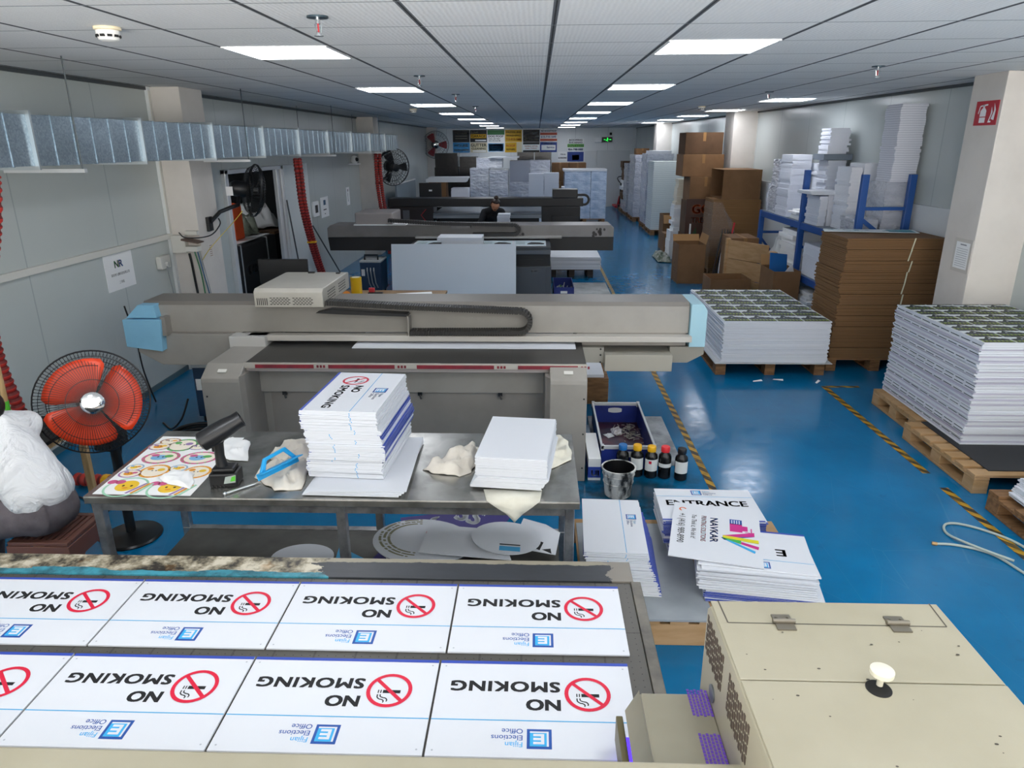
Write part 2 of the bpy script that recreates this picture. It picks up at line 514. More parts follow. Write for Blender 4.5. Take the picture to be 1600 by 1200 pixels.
b = MB().box(XL, YB, 0, 3.65, YB+0.1, CZ); struct(b.build('wall_back', WALL_B), 'end wall of white panels', 'wall')
# the room beyond the doorway
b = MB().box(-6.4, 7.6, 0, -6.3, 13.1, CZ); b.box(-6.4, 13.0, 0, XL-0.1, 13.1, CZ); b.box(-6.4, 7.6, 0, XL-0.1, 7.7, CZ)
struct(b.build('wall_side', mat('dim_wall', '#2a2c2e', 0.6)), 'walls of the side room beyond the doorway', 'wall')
# columns
b = MB().box(XL, 6.95, 0, -3.3, 7.42, CZ); struct(b.build('trim_1', COLUMN, bevel=.004), 'cream column by the doorway', 'column')
b = MB().box(XL, 14.9, 0, -3.26, 15.35, CZ); struct(b.build('trim_2', COLUMN, bevel=.004), 'cream column behind the red hoses', 'column')
b = MB().box(XL, 24.3, 0, -3.3, 24.8, CZ); struct(b.build('trim_3', COLUMN, bevel=.004), 'cream column under the far wall fan', 'column')
b = MB().box(3.61, 6.05, 0, XR(6.2)+.05, 6.5, CZ); struct(b.build('trim_4', COLUMN, bevel=.004), 'cream column with the extinguisher sign', 'column')
b = MB().box(3.42, 13.3, 0, XR(13.6)+.05, 13.9, CZ); struct(b.build('trim_5', COLUMN, bevel=.004), 'cream column behind the stacked boxes', 'column')
b = MB().box(3.25, 20.6, 0, XR(21)+.05, 21.1, CZ); struct(b.build('trim_6', COLUMN, bevel=.004), 'cream column behind the wrapped pallets', 'column')
# low base panel under the aisle-side wall, dark shadow-gap trim at the ceiling
b = MB().prism([(XR(6.5)-.03, 6.5), (XR(6.5), 6.5), (XR(13.3), 13.3), (XR(13.3)-.03, 13.3)], "z", 0, 1.58)
struct(b.build('baseboard_right', mat('dado_white', '#d6dadd', 0.4)), 'white dado panel low on the wall', 'baseboard')
b = MB().box(XL, Y0, 0, XL+.012, DY0, .05); struct(b.build('baseboard_left', mat('base_grey', '#4f6770', 0.5)), 'thin dark skirting along the panel wall', 'baseboard')
b = MB().box(XL+.002, 7.42, 0, XL+.02, 7.45, CZ); b.box(XL+.002, 6.9, 0, XL+.03, 6.95, CZ)
struct(b.build('trim_7', mat('strip_white', '#dfe2e2', 0.4)), 'white joint strips beside the column', 'trim')
b = MB().box(XL, Y0, CZ-.03, XL+.02, YB, CZ-.002); struct(b.build('trim_8', mat('angle_grey', '#4a4f52', 0.5)), 'thin dark ceiling angle', 'trim')
b = MB().prism([(XR(YW)-.02, YW), (XR(YW), YW), (XR(YB), YB), (XR(YB)-.02, YB)], 'z', CZ-.03, CZ-.002); struct(b.build('trim_9', MATS['angle_grey']), 'thin dark ceiling angle on the rack side', 'trim')
# doorway frame of bright aluminium with a half open white leaf beside it
b = MB().box(XL-.02, DY0, 0, XL+.05, DY0+.09, DZ); b.box(XL-.02, DY1-.09, 0, XL+.05, DY1, DZ); b.box(XL-.02, DY0, DZ-.05, XL+.05, DY1, DZ)
b.box(XL+.0, DY1-.28, 0, XL+.05, DY1-.18, DZ-.05)
d1 = struct(b.build('door_1', ALU, bevel=.006), 'bright aluminium door frame of the side room', 'door')
b = MB().box(XL+.005, DY1+.02, 0, XL+.05, DY1+1.1, DZ); struct(b.build('door_2', mat('door_leaf', '#d7dcdc', 0.4), bevel=.006), 'pale sliding door leaf beside the doorway', 'door')
# double door in the end wall
b = MB().box(1.7, YB-.03, 0, 2.12, YB, 1.93); b.box(2.14, YB-.03, 0, 3.32, YB, 1.95)
struct(b.build('door_3', mat('door_white', '#d4d7d8', 0.4), bevel=.004), 'white double door in the end wall', 'door')

# ---------------------------------------------------------------- ceiling fittings
def panel(cx, cy, w, d, label):
    t = thing('ceiling_light', label, 'ceiling light', (cx, cy, CZ), 0, 'flat LED panels in the ceiling')
    f = MB(); e = .012; z0, z1 = -.008, -.001
    f.box(-w/2, -d/2, z0, w/2, -d/2+e, z1).box(-w/2, d/2-e, z0, w/2, d/2, z1).box(-w/2, -d/2+e, z0, -w/2+e, d/2-e, z1).box(w/2-e, -d/2+e, z0, w/2, d/2-e, z1)
    f.build('frame', mat('panel_frame', '#e8e8e8', .4), t, local=True)
    g = MB().box(-w/2+e, -d/2+e, -.006, w/2-e, d/2-e, -.0015)
    g.build('diffuser', mat('panel_glow', '#ffffff', .5, emit='#f4f8ff', estr=PANEL_EMIT), t, local=True)
    return t
ords = ['first', 'second', 'third', 'fourth', 'fifth', 'sixth', 'seventh', 'eighth']
for i in range(8):
    panel(-1.44, 4.5+3.03*i, .585, .585, 'bright square ceiling panel, %s from the camera in the row above the printers' % ords[i])
for i in range(8):
    panel(.98, 4.42+3.0*i, .585, .585, 'bright square ceiling panel, %s from the camera in the row over the blue aisle' % ords[i])
for i, y in enumerate((9.85, 12.9, 15.45, 17.9, 20.4)):
    panel(3.17-.02*i, y, .56, .585, 'bright ceiling panel, %s from the camera in the row along the racks' % ords[i])
for x, y in ((-1.44, 1.47), (.98, 1.42), (3.2, 3.8), (3.2, .6)):
    t = panel(x, y, .585, .585, 'square ceiling panel behind the viewer, at x %.1f y %.1f' % (x, y)); t['label'] = 'square ceiling light panel %s' % {(-1.44,1.47): 'above the printed signs', (-1.44,-1.56): 'behind the sign printer bed', (.98,1.42): 'above the beige carriage', (.98,-1.58): 'behind the beige carriage', (3.2,3.8): 'above the near pallets', (3.2,.6): 'near the aisle start'}[(x, y)]

def smoke(x, y, label):
    t = thing('smoke_detector', label, 'smoke detector', (x, y, CZ), 0, 'round smoke detectors')
    MB().lathe((0,0,0), [(.058, -.001), (.058, -.012), (.05, -.016)], 28).build('base', mat('detector_cream', '#e7d9b8', .5), t, smooth=True, local=True)
    m = MB().lathe((0,0,0), [(.05, -.016), (.05, -.03), (.042, -.055), (.03, -.06)], 28)
    m.build('body', mat('detector_white', '#e9e7e2', .5), t, smooth=True, local=True)
    v = MB()
    for k in range(10):
        a = 2*math.pi*k/10
        v.box(-.01, -.052, -.044, .01, -.045, -.034).xf(Matrix.Rotation(a, 4, 'Z'), len(v.v)-8)
    v.build('vent', BLACKM, t, local=True)
for x, y, l in ((-1.954, 3.507, 'round white smoke detector on the ceiling nearest the camera'), (-1.9, 11.58, 'small smoke detector beside the third ceiling panel over the printers'), (2.44, 11.4, 'small smoke detector on the ceiling above the cardboard boxes')):
    smoke(x, y, l)
def sprinkler(x, y, label, r=.045):
    t = thing('sprinkler_head', label, 'sprinkler', (x, y, CZ), 0, 'ceiling sprinkler heads')
    MB().lathe((0,0,0), [(r, -.001), (r, -.008), (.016, -.012)], 20).build('escutcheon', mat('escutcheon_dark', '#4a5a63', .3, .6), t, smooth=True, local=True)
    s = MB().cyl((0,0,-.012), (0,0,-.03), .011, n=10).cyl((-.014,0,-.03), (-.008,0,-.065), .003, n=6).cyl((.014,0,-.03), (.008,0,-.065), .003, n=6).cyl((0,0,-.065), (0,0,-.072), .012, n=12)
    s.build('body', CHROME, t, smooth=True, local=True)
    MB().cyl((0,0,-.03), (0,0,-.062), .0035, n=8).build('bulb', RED, t, local=True)
    MB().lathe((0,0,0), [(.02, -.074), (.02, -.077)], 14).build('deflector', CHROME, t, local=True)
for x, y, l in ((-.924, 3.284, 'sprinkler head with red bulb nearest the camera'), (-.93, 6.04, 'sprinkler head between the first and second panels'), (-.887, 8.27, 'sprinkler head just past the second panel'), (-.89, 10.93, 'tiny sprinkler head beside the third panel'), (2.425, 5.6, 'sprinkler head near the cream column'), (2.463, 8.24, 'sprinkler head above the aisle stacks')):
    sprinkler(x, y, l)

# ---------------------------------------------------------------- floor tape
def tape(pts, w, m, label):
    b = MB(); (x0, y0), (x1, y1) = pts
    if abs(x1-x0) < abs(y1-y0): b.box(x0-w/2, y0, .0006, x0+w/2, y1, .0016)
    else: b.box(x0, y0-w/2, .0006, x1, y0+w/2, .0016)
    return tag(b.build('floor_tape', m), label, 'floor tape', 'hazard tape lines')
tape(((1.19, 3.9), (1.19, 24.0)), .05, HAZ_Y, 'long worn yellow and black hazard tape along the printers')
tape(((2.735, 4.6), (2.735, 6.49)), .055, HAZ_Y, 'yellow and black hazard tape beside the big sign stack pallet')
tape(((2.735, 2.0), (2.735, 4.38)), .055, HAZ_Y, 'yellow and black hazard tape by the loose cable')
tape(((2.765, 6.47), (3.06, 6.47)), .045, HAZ_X, 'short piece of hazard tape running to the pallet corner')

# ---------------------------------------------------------------- duct along the left wall
dt = thing('air_duct', 'long galvanised rectangular air duct hung along the panel wall', 'air duct', (-3.1, 3.0, 2.08))
DX0, DX1, DZ0, DZ1 = -3.28, -2.9, 2.085, 2.375
segs = [2.0, 3.05, 4.22, 5.42, 6.62, 7.85, 9.03, 10.3, 11.6, 12.9, 14.2, 15.55]
for a, c in zip(segs[:-1], segs[1:]):
    m = MB()
    n = 6
    # body with shallow cross folds
    for q in range(n):
        y0, y1 = a+(c-a)*q/n, a+(c-a)*(q+1)/n
        e = .005
        if q == 0: y0 += .004
        if q == n-1: y1 -= .004
        m.box(DX0, y0, DZ0, DX1, y0+.008, DZ1)
        m.box(DX0+e, y0+.008, DZ0+e, DX1-e, y1, DZ1-e)
    s_ = m.build('duct_section', GALV, dt)
    fl = MB().box(DX0-.018, a-.012, DZ0-.018, DX1+.018, a+.003, DZ1+.018)
    fl.build('flange', mat('flange_steel', '#b4bcc0', .35, .8), s_)
for y in (4.56, 7.27, 10.42, 13.5):
    for hx in (DX1+.05, DX0-.05): MB().cyl((hx, y, DZ0-.03), (hx, y, CZ), .0045, n=6).build('hanger_rod', mat('rod_steel', '#5b6062', .4, .7), dt)
    MB().box(DX0-.07, y-.015, DZ0-.045, DX1+.07, y+.015, DZ0-.022).build('hanger_bar', mat('bar_steel', '#c9cccd', .4, .6), dt)
# ================================================================ sign print shared by the election office boards
SIGN_M = [WHITE, BLUEP, CYAN, INKB, INKR, LOGO1, LOGO2, mat('hole_grey', '#aab0b8', .6)]
def sign_logo(p, u, v, s, text=True, k=1):
    """square logo with an E, lower left corner u, v and side s"""
    p.rect(u, v, u+s, v+s, 5, k)
    p.rect(u+s*.12, v+s*.12, u+s*.88, v+s*.88, 0, k+1)
    p.rect(u+s*.2, v+s*.2, u+s*.88, v+s*.88, 6, k+2)
    p.rect(u+s*.3, v+s*.26, u+s*.43, v+s*.78, 0, k+3)
    for q in (.26, .46, .66): p.rect(u+s*.43, v+s*q, u+s*.74, v+s*(q+.12), 0, k+3)
    if text:
        for i, w in enumerate(('Fijian', 'Elections', 'Office')):
            p.text(w, u+s*1.15, v+s*(.68-.34*i), s*.36, 6 if i == 0 else 5, .008, k=k)
def no_smoking_print(p, W, H):
    p.rect(0, 0, W, H*.035, 1)
    p.rect(0, H*.648, W, H*.658, 2)
    cu, cv, r = W*.228, H*.365, H*.185
    p.annulus(cu, cv, r*.83, r, 4, 3)
    # cigarette and smoke
    p.rect(cu-r*.5, cv-r*.02, cu+r*.27, cv+r*.17, 3)
    p.rect(cu+r*.33, cv-r*.02, cu+r*.38, cv+r*.17, 3); p.rect(cu+r*.44, cv-r*.02, cu+r*.49, cv+r*.17, 3)
    pts = [(.35, .25), (.33, .38), (.2, .44), (.08, .46), (.0, .56), (.02, .66)]
    pt2 = [(.47, .25), (.46, .42), (.36, .52), (.22, .55), (.14, .62), (.16, .72)]
    for q in (pts, pt2):
        for a, b in zip(q[:-1], q[1:]): p.bar(cu+a[0]*r, cv+a[1]*r, cu+b[0]*r, cv+b[1]*r, r*.055, 3)
    d = r*.88*math.sqrt(.5)
    p.bar(cu-d, cv+d, cu+d, cv-d, r*.17, 4, 2)
    p.text_fit('NO', W*.37, W*.535, H*.435, H*.115, 3, .045)
    p.text_fit('SMOKING', W*.37, W*.925, H*.24, H*.115, 3, .042, sp=1.08)
    sign_logo(p, W*.415, H*.735, H*.185)
    for u in (.03, .97):
        for v in (.07, .95): p.disc(W*u, H*v, H*.008, 7, 2, 10)
def board_mesh(name, W, H, T, printer=None, mats=None):
    """a board lying flat, centre of its underside at the origin, reading direction +x, top of the print +y"""
    m = MB().box(-W/2, -H/2, 0, W/2, H/2, T)
    if printer: printer(Print(m, (-W/2, -H/2, T), (1,0,0), (0,1,0)), W, H)
    return m.mesh(name, mats or SIGN_M)
def put(mesh, name, x, y, z, rz, label, cat, group=None, rot=None):
    o = bpy.data.objects.new(name, mesh); C.objects.link(o)
    o.location = (x, y, z); o.rotation_euler = rot if rot else (0, 0, rz)
    WLOC[o.name] = (x, y, z)
    return tag(o, label, cat, group)

# ================================================================ P1: the sign printer under the camera
BZ1 = .8
bedm = mat('vacuum_bed', '#4b4a46', .45, .3, col2='#3f3e3b', scale=4, bump=.1, bscale=90)
def bed_grid(name, px, py, base='#4a4845', line='#33322f'):
    m = bpy.data.materials.new(name); m.use_nodes = True; t = NT(m)
    co = t.coord(); sep = t.n('ShaderNodeSeparateXYZ'); t.l(co, sep.inputs[0])
    def ln(a, p, w): return t.math('LESS_THAN', t.math('FRACT', t.math('ADD', t.math('DIVIDE', a, p), 90)), w/p)
    g = t.math('MAXIMUM', ln(sep.outputs[0], px, .006), ln(sep.outputs[1], py, .005))
    f = t.math('MULTIPLY', ln(sep.outputs[0], .025, .003), ln(sep.outputs[1], .025, .003))
    c = t.ramp(t.noise(3, 5, vec=co), [(.3, lin(base)), (.7, tuple(x*.8 for x in lin(base)[:3]))])
    c = t.mix(t.math('MULTIPLY', g, .7), c, lin(line)); c = t.mix(f, c, lin('#1c1b1a'))
    t.l(c, t.b.inputs['Base Color']); t.b.inputs['Roughness'].default_value = .4; t.b.inputs['Metallic'].default_value = .25
    return m
BED1 = bed_grid('perforated_bed', .12, .3, '#5b5853', '#3a3835')
BED2 = bed_grid('dark_bed', .34, .5, '#3c3b39', '#2a2a2a')
P1 = thing('flatbed_printer', 'large beige flatbed printer carrying rows of no smoking signs', 'printer', (-1.0, 1.5, 0))
MB().box(-2.35, .95, BZ1-.05, .322, 2.06, BZ1-.002).build('vacuum_bed', BED1, P1, bevel=.003)
# dirty far rail: paint splashed strip
rail = bpy.data.materials.new('ink_stained_rail'); rail.use_nodes = True; _t = NT(rail); _co = _t.coord()
_sep = _t.n('ShaderNodeSeparateXYZ'); _t.l(_co, _sep.inputs[0])
_n = _t.noise(11, 6, .7, vec=_co); _n2 = _t.noise(3.2, 5, .65, vec=_t.scaled(_co, (1, 3, 1)))
_ccol = _t.ramp(_n, [(.40, lin('#c9c1ae')), (.50, lin('#8d846f')), (.6, lin('#2b2722'))])
_ccol = _t.mix(_t.ramp(_t.noise(5, 4, vec=_co), [(.60, (0,0,0)), (.72, (.8,.8,.8))]), _ccol, lin('#a3732c'))
_yy = _t.math('ADD', _sep.outputs[1], _t.math('MULTIPLY', _n2, .09))
_blue = _t.math('LESS_THAN', _yy, .632)
_ccol = _t.mix(_blue, _ccol, _t.ramp(_n, [(.35, lin('#1d4a56')), (.6, lin('#3f93a5'))]))
_xl = _t.math('LESS_THAN', _t.math('ADD', _sep.outputs[0], _t.math('MULTIPLY', _n2, .3)), .42)
_dark = _t.ramp(_n2, [(.3, lin('#33363c')), (.7, lin('#24272b'))])
_edge = _t.math('GREATER_THAN', _t.math('ADD', _sep.outputs[1], _t.math('MULTIPLY', _n, .03)), .668)
_dark = _t.mix(_edge, _dark, lin('#8a8372'))
_xr = _t.math('GREATER_THAN', _t.math('ADD', _sep.outputs[0], _t.math('MULTIPLY', _n, .35)), 1.42)
_dark = _t.mix(_xr, _dark, lin('#7b756c'))
_t.l(_t.mix(_xl, _dark, _ccol), _t.b.inputs['Base Color']); _t.b.inputs['Roughness'].default_value = .4
MB().box(-2.4, 2.06, BZ1-.05, .332, 2.178, BZ1+.004).build('end_rail', rail, P1, bevel=.002)
MB().box(.322, .95, BZ1-.05, .355, 2.06, BZ1+.004).build('side_rail', mat('dirty_dark_rail', '#4a4742', .4, .2, col2='#6f6a60', scale=7), P1, bevel=.002)
MB().box(-2.38, 1.0, .12, .33, 2.16, BZ1-.05).build('body', GREY, P1, bevel=.01)
for x, y in ((-2.3, 1.05), (.22, 1.05), (-2.3, 2.05), (.22, 2.05)):
    MB().cyl((x, y, 0), (x, y, .12), .04, n=16).build('foot', BLACK, P1)
# gantry beam under the camera
MB().box(-2.7, .78, .93, 1.3, 1.083, 1.06).build('gantry_beam', BEIGE, P1, bevel=.006)
MB().box(-2.7, .84, .3, -2.5, 1.05, .93).build('gantry_leg', BEIGE, P1, bevel=.006)
MB().box(1.1, .84, .3, 1.3, 1.05, .93).build('gantry_leg', BEIGE, P1, bevel=.006)
# carriage parked at the aisle end
CX0, CX1, CY0, CY1, CZ0, CZ1 = .40, .917, .62, 1.405, 1.075, 1.2
car = MB().prism([(CY0, CZ0), (CY1, .93), (CY1, CZ1-.02), (CY1-.02, CZ1), (CY0, CZ1)], 'x', CX0, CX1)
cr = car.build('carriage', BEIGE, P1, bevel=.004)
MB().box(CX0+.004, CY0, CZ1, CX1-.004, 1.144, CZ1+.004).build('cover', BEIGE, cr, bevel=.0015)
MB().box(CX0+.004, 1.148, CZ1, CX1-.004, CY1-.004, CZ1+.003).build('cover', BEIGE, cr, bevel=.0015)
m = MB()
g0 = CZ1+.0034
for a, b_ in (((.424, 1.322), (.893, 1.320)), ((.424, 1.322), (.421, 1.402)), ((.893, 1.320), (.897, 1.402))):
    d = Vector((b_[0]-a[0], b_[1]-a[1])).normalized(); n_ = Vector((-d.y, d.x))*.0016
    m.quad((a[0]-n_.x, a[1]-n_.y, g0), (b_[0]-n_.x, b_[1]-n_.y, g0), (b_[0]+n_.x, b_[1]+n_.y, g0), (a[0]+n_.x, a[1]+n_.y, g0))
m.build('hatch_seam', mat('seam_dark', '#4a453c', .6), cr)
hm = mat('hinge_metal', '#8a8478', .35, .8)
for hx in (.545, .79):
    h = MB().box(hx-.02, 1.328, CZ1+.003, hx+.02, 1.35, CZ1+.0065).box(hx-.02, 1.298, CZ1+.003, hx+.02, 1.32, CZ1+.0065)
    h.cyl((hx-.024, 1.324, CZ1+.009), (hx+.024, 1.324, CZ1+.009), .0055, n=10)
    for q in (-.012, .012): h.cyl((hx+q, 1.339, CZ1+.006), (hx+q, 1.339, CZ1+.0085), .003, n=8)
    h.build('hinge', hm, cr)
MB().cyl((.662, 1.128, CZ1+.0036), (.662, 1.128, CZ1+.0046), .024, n=28).build('knob_hole', BLACKM, cr)
MB().lathe((.668, 1.138, CZ1+.004), [(.006, 0), (.006, .026), (.022, .027), (.022, .036), (.019, .038)], 24).build('knob', mat('knob_cream', '#d9d4c2', .4), cr, smooth=True)
for j in range(2):
    v = MB()
    for r in range(11):
        for q in range(4):
            y = 1.385-.0135*r-j*.19; z = 1.165-.024*q-(.007 if r % 2 else 0)
            v.box(CX0-.0012, y-.0045, z-.009, CX0+.001, y+.0045, z+.009)
    v.build('vent', mat('vent_brown', '#4c3f36', .7), cr)
MB().lathe((CX0+.0005, 1.3, 1.03), [(.02, 0), (.02, .004), (.012, .005)], 24, ax=(-1,0,0)).build('connector', mat('connector_grey', '#6b7076', .4, .4), cr)
# dark specks of ink on the covers
rr = random.Random(3); sp = MB()
for i in range(26):
    x, y = rr.uniform(.43, .9), rr.uniform(.75, 1.31); r = rr.uniform(.0012, .004)
    ry = r*.6
    sp.add([(x+r*math.cos(a*math.pi/4), y+ry*math.sin(a*math.pi/4), CZ1+.0046) for a in range(8)], [tuple(range(8))])
sp.build('ink_specks', mat('ink_speck', '#3a352d', .6), cr)
# lamp housing on the bed side of the carriage
lh = MB().prism([(1.10, .88), (1.37, .88), (1.37, .955), (1.33, 1.0), (1.10, 1.0)], 'x', .245, .40)
lam = lh.build('lamp_housing', mat('beige_darker', '#8f8a79', .45, col2='#847f6e', scale=3), P1, bevel=.004)  # housing in a darker beige than the carriage
MB().prism([(.215, .93), (.245, .99), (.245, .88), (.225, .88)], 'y', 1.12, 1.35).build('side_flap', MATS['beige_darker'], lam)
UVV = mat('uv_vent', '#4d3a6e', .6, emit='#6a35d8', estr=.35)
for y0_ in (1.338, 1.208):
    v = MB()
    for r in range(9):
        for q in range(6): v.box(.352+.008*q, y0_-.009*r-(.003 if q % 2 else 0), 1.0, .3575+.008*q, y0_+.0065-.009*r-(.003 if q % 2 else 0), 1.0012)
    v.build('vent', UVV, lam)
MB().box(.20, 1.14, .82, .26, 1.33, .87).build('uv_lamp', mat('uv_glow', '#2b2140', .4, emit='#5a3cff', estr=2.0), lam)
br = MB().box(.196, 1.19, .83, .212, 1.36, .905).box(.212, 1.245, .85, .245, 1.275, .868)
br.build('sensor_bracket', mat('bracket_brass', '#6b6347', .4, .6), P1, bevel=.002)

# eight printed signs on the bed
SW, SH, ST = .532, .333, .005
ns_mesh = board_mesh('no_smoking_sign', SW-.006, SH, ST, no_smoking_print)
cols = ['beside the beige carriage', 'second from the carriage', 'third from the carriage', 'cut by picture edge']
for row, (y, xo, nm) in enumerate(((1.861, .012, 'stained rail row'), (1.492, .0, 'gantry beam row'))):
    for k in range(4):
        x = xo-k*.5325
        put(ns_mesh, 'no_smoking_sign', x, y, BZ1, math.pi, 'no smoking sign on the printer bed, %s, %s' % (nm, cols[k]), 'sign', 'no smoking signs on the printer bed')

# ================================================================ P2: grey wide printer in the middle
P2 = thing('wide_format_printer', 'grey wide format printer with light blue end caps and black cable chain', 'printer', (-.85, 5.2, 0))
def cab(x0, x1, nm):
    b = MB().prism([(4.42, .0), (5.9, .0), (5.9, .795), (4.55, .795), (4.425, .727), (4.42, .70)], 'x', x0, x1)
    c = b.build('cabinet', GREY, P2, bevel=.006)
    MB().prism([(4.466, .7545), (4.49, .7675), (4.49, .7725), (4.466, .7595)], 'x', (x0+x1)/2-.03, (x0+x1)/2+.03).build('latch', mat('latch_white', '#d8d6cf', .4), c)
    for z in (.6, .35, .1):
        MB().cyl((x1-.02 if x0 > -1 else x0+.03, 4.421, z), (x1-.02 if x0 > -1 else x0+.03, 4.417, z), .006, n=10).build('screw', BLACK, c)
    return c
cab(-2.235, -1.975, 'l'); c2 = cab(.093, .338, 'r')
# chamfered inner corners of the cabinets
MB().prism([(-1.975, 4.425), (-1.955, 4.47), (-1.955, 4.76), (-1.975, 4.76)], 'z', 0, .74).build('cabinet_side', GREYD, P2)
MB().prism([(.093, 4.425), (.093, 4.76), (.05, 4.76), (.063, 4.47)], 'z', 0, .74).build('cabinet_side', GREYD, P2)
pn = MB().box(-1.975, 4.77, .1, .093, 4.81, .6)
fp = pn.build('front_panel', GREY, P2, bevel=.004)
for j in range(8):
    for i in range(3):
        x = -.745+.127*j if j < 5 else -1.75+.127*(j-5); z = .43-.06*i
        MB().prism([(4.77, z-.012), (4.76, z-.004), (4.762, z+.006), (4.77, z+.01)], 'x', x-.035, x+.035).build('louvre', mat('louvre_grey', '#b0aca5', .4), fp)
fl = MB().box(-1.97, 4.72, .53, .088, 4.75, .70).build('flap', GREY, P2, bevel=.006)
for x in (-1.79, -.82, -.25):
    MB().box(x-.015, 4.715, .51, x+.015, 4.735, .535).cyl((x, 4.717, .515), (x+.01, 4.71, .487), .007, n=8).build('flap_lock', BLACK, fl)
MB().box(-1.975, 4.56, .735, .093, 4.72, .766).build('rail', mat('rail_pinkgrey', '#a39b97', .45), P2, bevel=.003)
m = MB()
for x0, x1 in ((-1.9, -1.5), (-1.4, -.95), (-.8, -.28), (-.12, .28)):
    m.box(x0, 4.531, .768, x1, 4.5345, .793)
    for q in range(3): m.box(x1+.02+.022*q, 4.531, .772, x1+.034+.022*q, 4.5345, .79)
m.build('red_strip', mat('red_ink_strip', '#8d2634', .5, col2='#6e2430', scale=9), P2)
MB().box(-1.975, 4.545, .775, .338, 6.5, .8).build('vacuum_bed', BED2, P2, bevel=.002)
MB().box(-1.98, 4.535, .766, .34, 4.547, .803).build('bed_edge', mat('edge_pale', '#b7b3aa', .4), P2)
MB().box(-1.9, 4.75, .05, .25, 6.45, .775).build('bed_base', GREYD, P2)
# gantry
gb = MB().box(-2.93, 5.1, .872, 1.115, 5.42, 1.075)
gb.prism([(5.1, 1.075), (5.42, 1.075), (5.42, 1.10), (5.13, 1.10)], 'x', -2.93, 1.115, 1)
G = gb.build('gantry_beam', [GREY, mat('beam_top', '#77726c', .45)], P2, bevel=.003)
MB().box(-2.13, 5.015, .826, 1.128, 5.1, .868).build('lower_rail', mat('rail_light', '#b5b1a9', .4), G, bevel=.003)
MB().box(.30, 5.1, .78, 1.1, 5.4, .872).build('beam_skirt', GREYD, G); MB().box(-2.93, 5.1, .864, -2.2, 5.4, .872).build('beam_skirt', GREYD, G)
# aisle end: lower box with side plates
MB().box(.50, 4.96, .622, .987, 5.36, .745).build('service_box', mat('box_khaki', '#9d998d', .45), G, bevel=.004)
MB().prism([(.30, .777), (.30, .765), (.335, .66), (.50, .66), (.50, .777)][::-1], 'y', 5.05, 5.36).build('end_plate', mat('plate_grey', '#9a988f', .45), G)
MB().prism([(.985, .777), (.985, .655), (1.12, .655), (1.235, .72), (1.235, .777)], 'y', 5.08, 5.36).build('end_plate', mat('plate_khaki', '#8d897e', .45), G)
for z in (.765, .72, .665): MB().cyl((.475, 5.051, z), (.475, 5.045, z), .007, n=8).build('screw', BLACK, G)
MB().prism([(1.118, .78), (1.235, .78), (1.235, 1.05), (1.205, 1.098), (1.118, 1.098)], 'y', 5.06, 5.43).build('end_cap', mat('cap_pale_blue', '#97bfcc', .4), G, bevel=.003)
# wall end: lower box, caps, light block
MB().prism([(-3.0, .84), (-3.0, .72), (-2.83, .62), (-2.23, .62), (-2.0, .70), (-2.0, .862), (-3.0, .862)], 'y', 5.07, 5.4).build('lower_box', GREY, G, bevel=.003)
MB().prism([(-3.045, .985), (-3.045, .78), (-2.78, .745), (-2.76, .985)], 'y', 5.0, 5.41).build('end_cap', LBLUE, G, bevel=.003)
MB().prism([(-3.03, .992), (-2.80, .992), (-2.81, 1.088), (-2.93, 1.088)], 'y', 5.03, 5.43).build('end_cap', LBLUE, G, bevel=.003)
MB().box(-2.77, 5.02, .86, -2.735, 5.1, 1.0).build('cap_bracket', GREYD, G)
MB().box(-2.255, 4.97, .745, -1.985, 5.3, .868).build('leg_block', mat('block_pale', '#b9b8b4', .4), G, bevel=.004)
m = MB()
for i in range(16): m.box(-2.28, 4.60+.04*i, .715-.013*(15-i), -2.0, 4.634+.04*i, .735-.013*(15-i))
m.box(-2.27, 4.6, .3, -2.01, 5.2, .5)
m.build('folded_cover_ribs', RUBBER, P2)
# carriage with vents
cb = MB().prism([(4.97, 1.088), (5.72, 1.088), (5.72, 1.215), (5.66, 1.222), (5.0, 1.222), (4.97, 1.20)], 'x', -2.03, -1.53)
K = cb.build('carriage', mat('carriage_grey', '#b3afa5', .42, col2='#aaa69c', scale=3), P2, bevel=.006)
VD = mat('vent_dark', '#3d3b38', .7)
v = MB()
for q in range(6): v.box(-2.01+.014*q, 4.9685, 1.105, -2.004+.014*q, 4.971, 1.155)
v.build('vent', VD, K)
for k in range(2):
    v = MB()
    for r in range(5):
        for q in range(6):
            x = -1.915+.165*k+.024*q+(.012 if r % 2 else 0); v.box(x, 4.9685, 1.108+.0115*r, x+.016, 4.971, 1.1135+.0115*r)
    v.build('vent', VD, K)
for k in range(2):
    v = MB()
    for r in range(4):
        for q in range(6):
            y = 5.1+.3*k+.035*q; v.box(-1.531, y, 1.115+.02*r, -1.5285, y+.02, 1.123+.02*r)
    v.build('vent', VD, K)
MB().box(-1.83, 5.62, 1.222, -1.78, 5.65, 1.232).box(-1.6, 5.6, 1.222, -1.57, 5.63, 1.23).build('clip', BLACK, K)
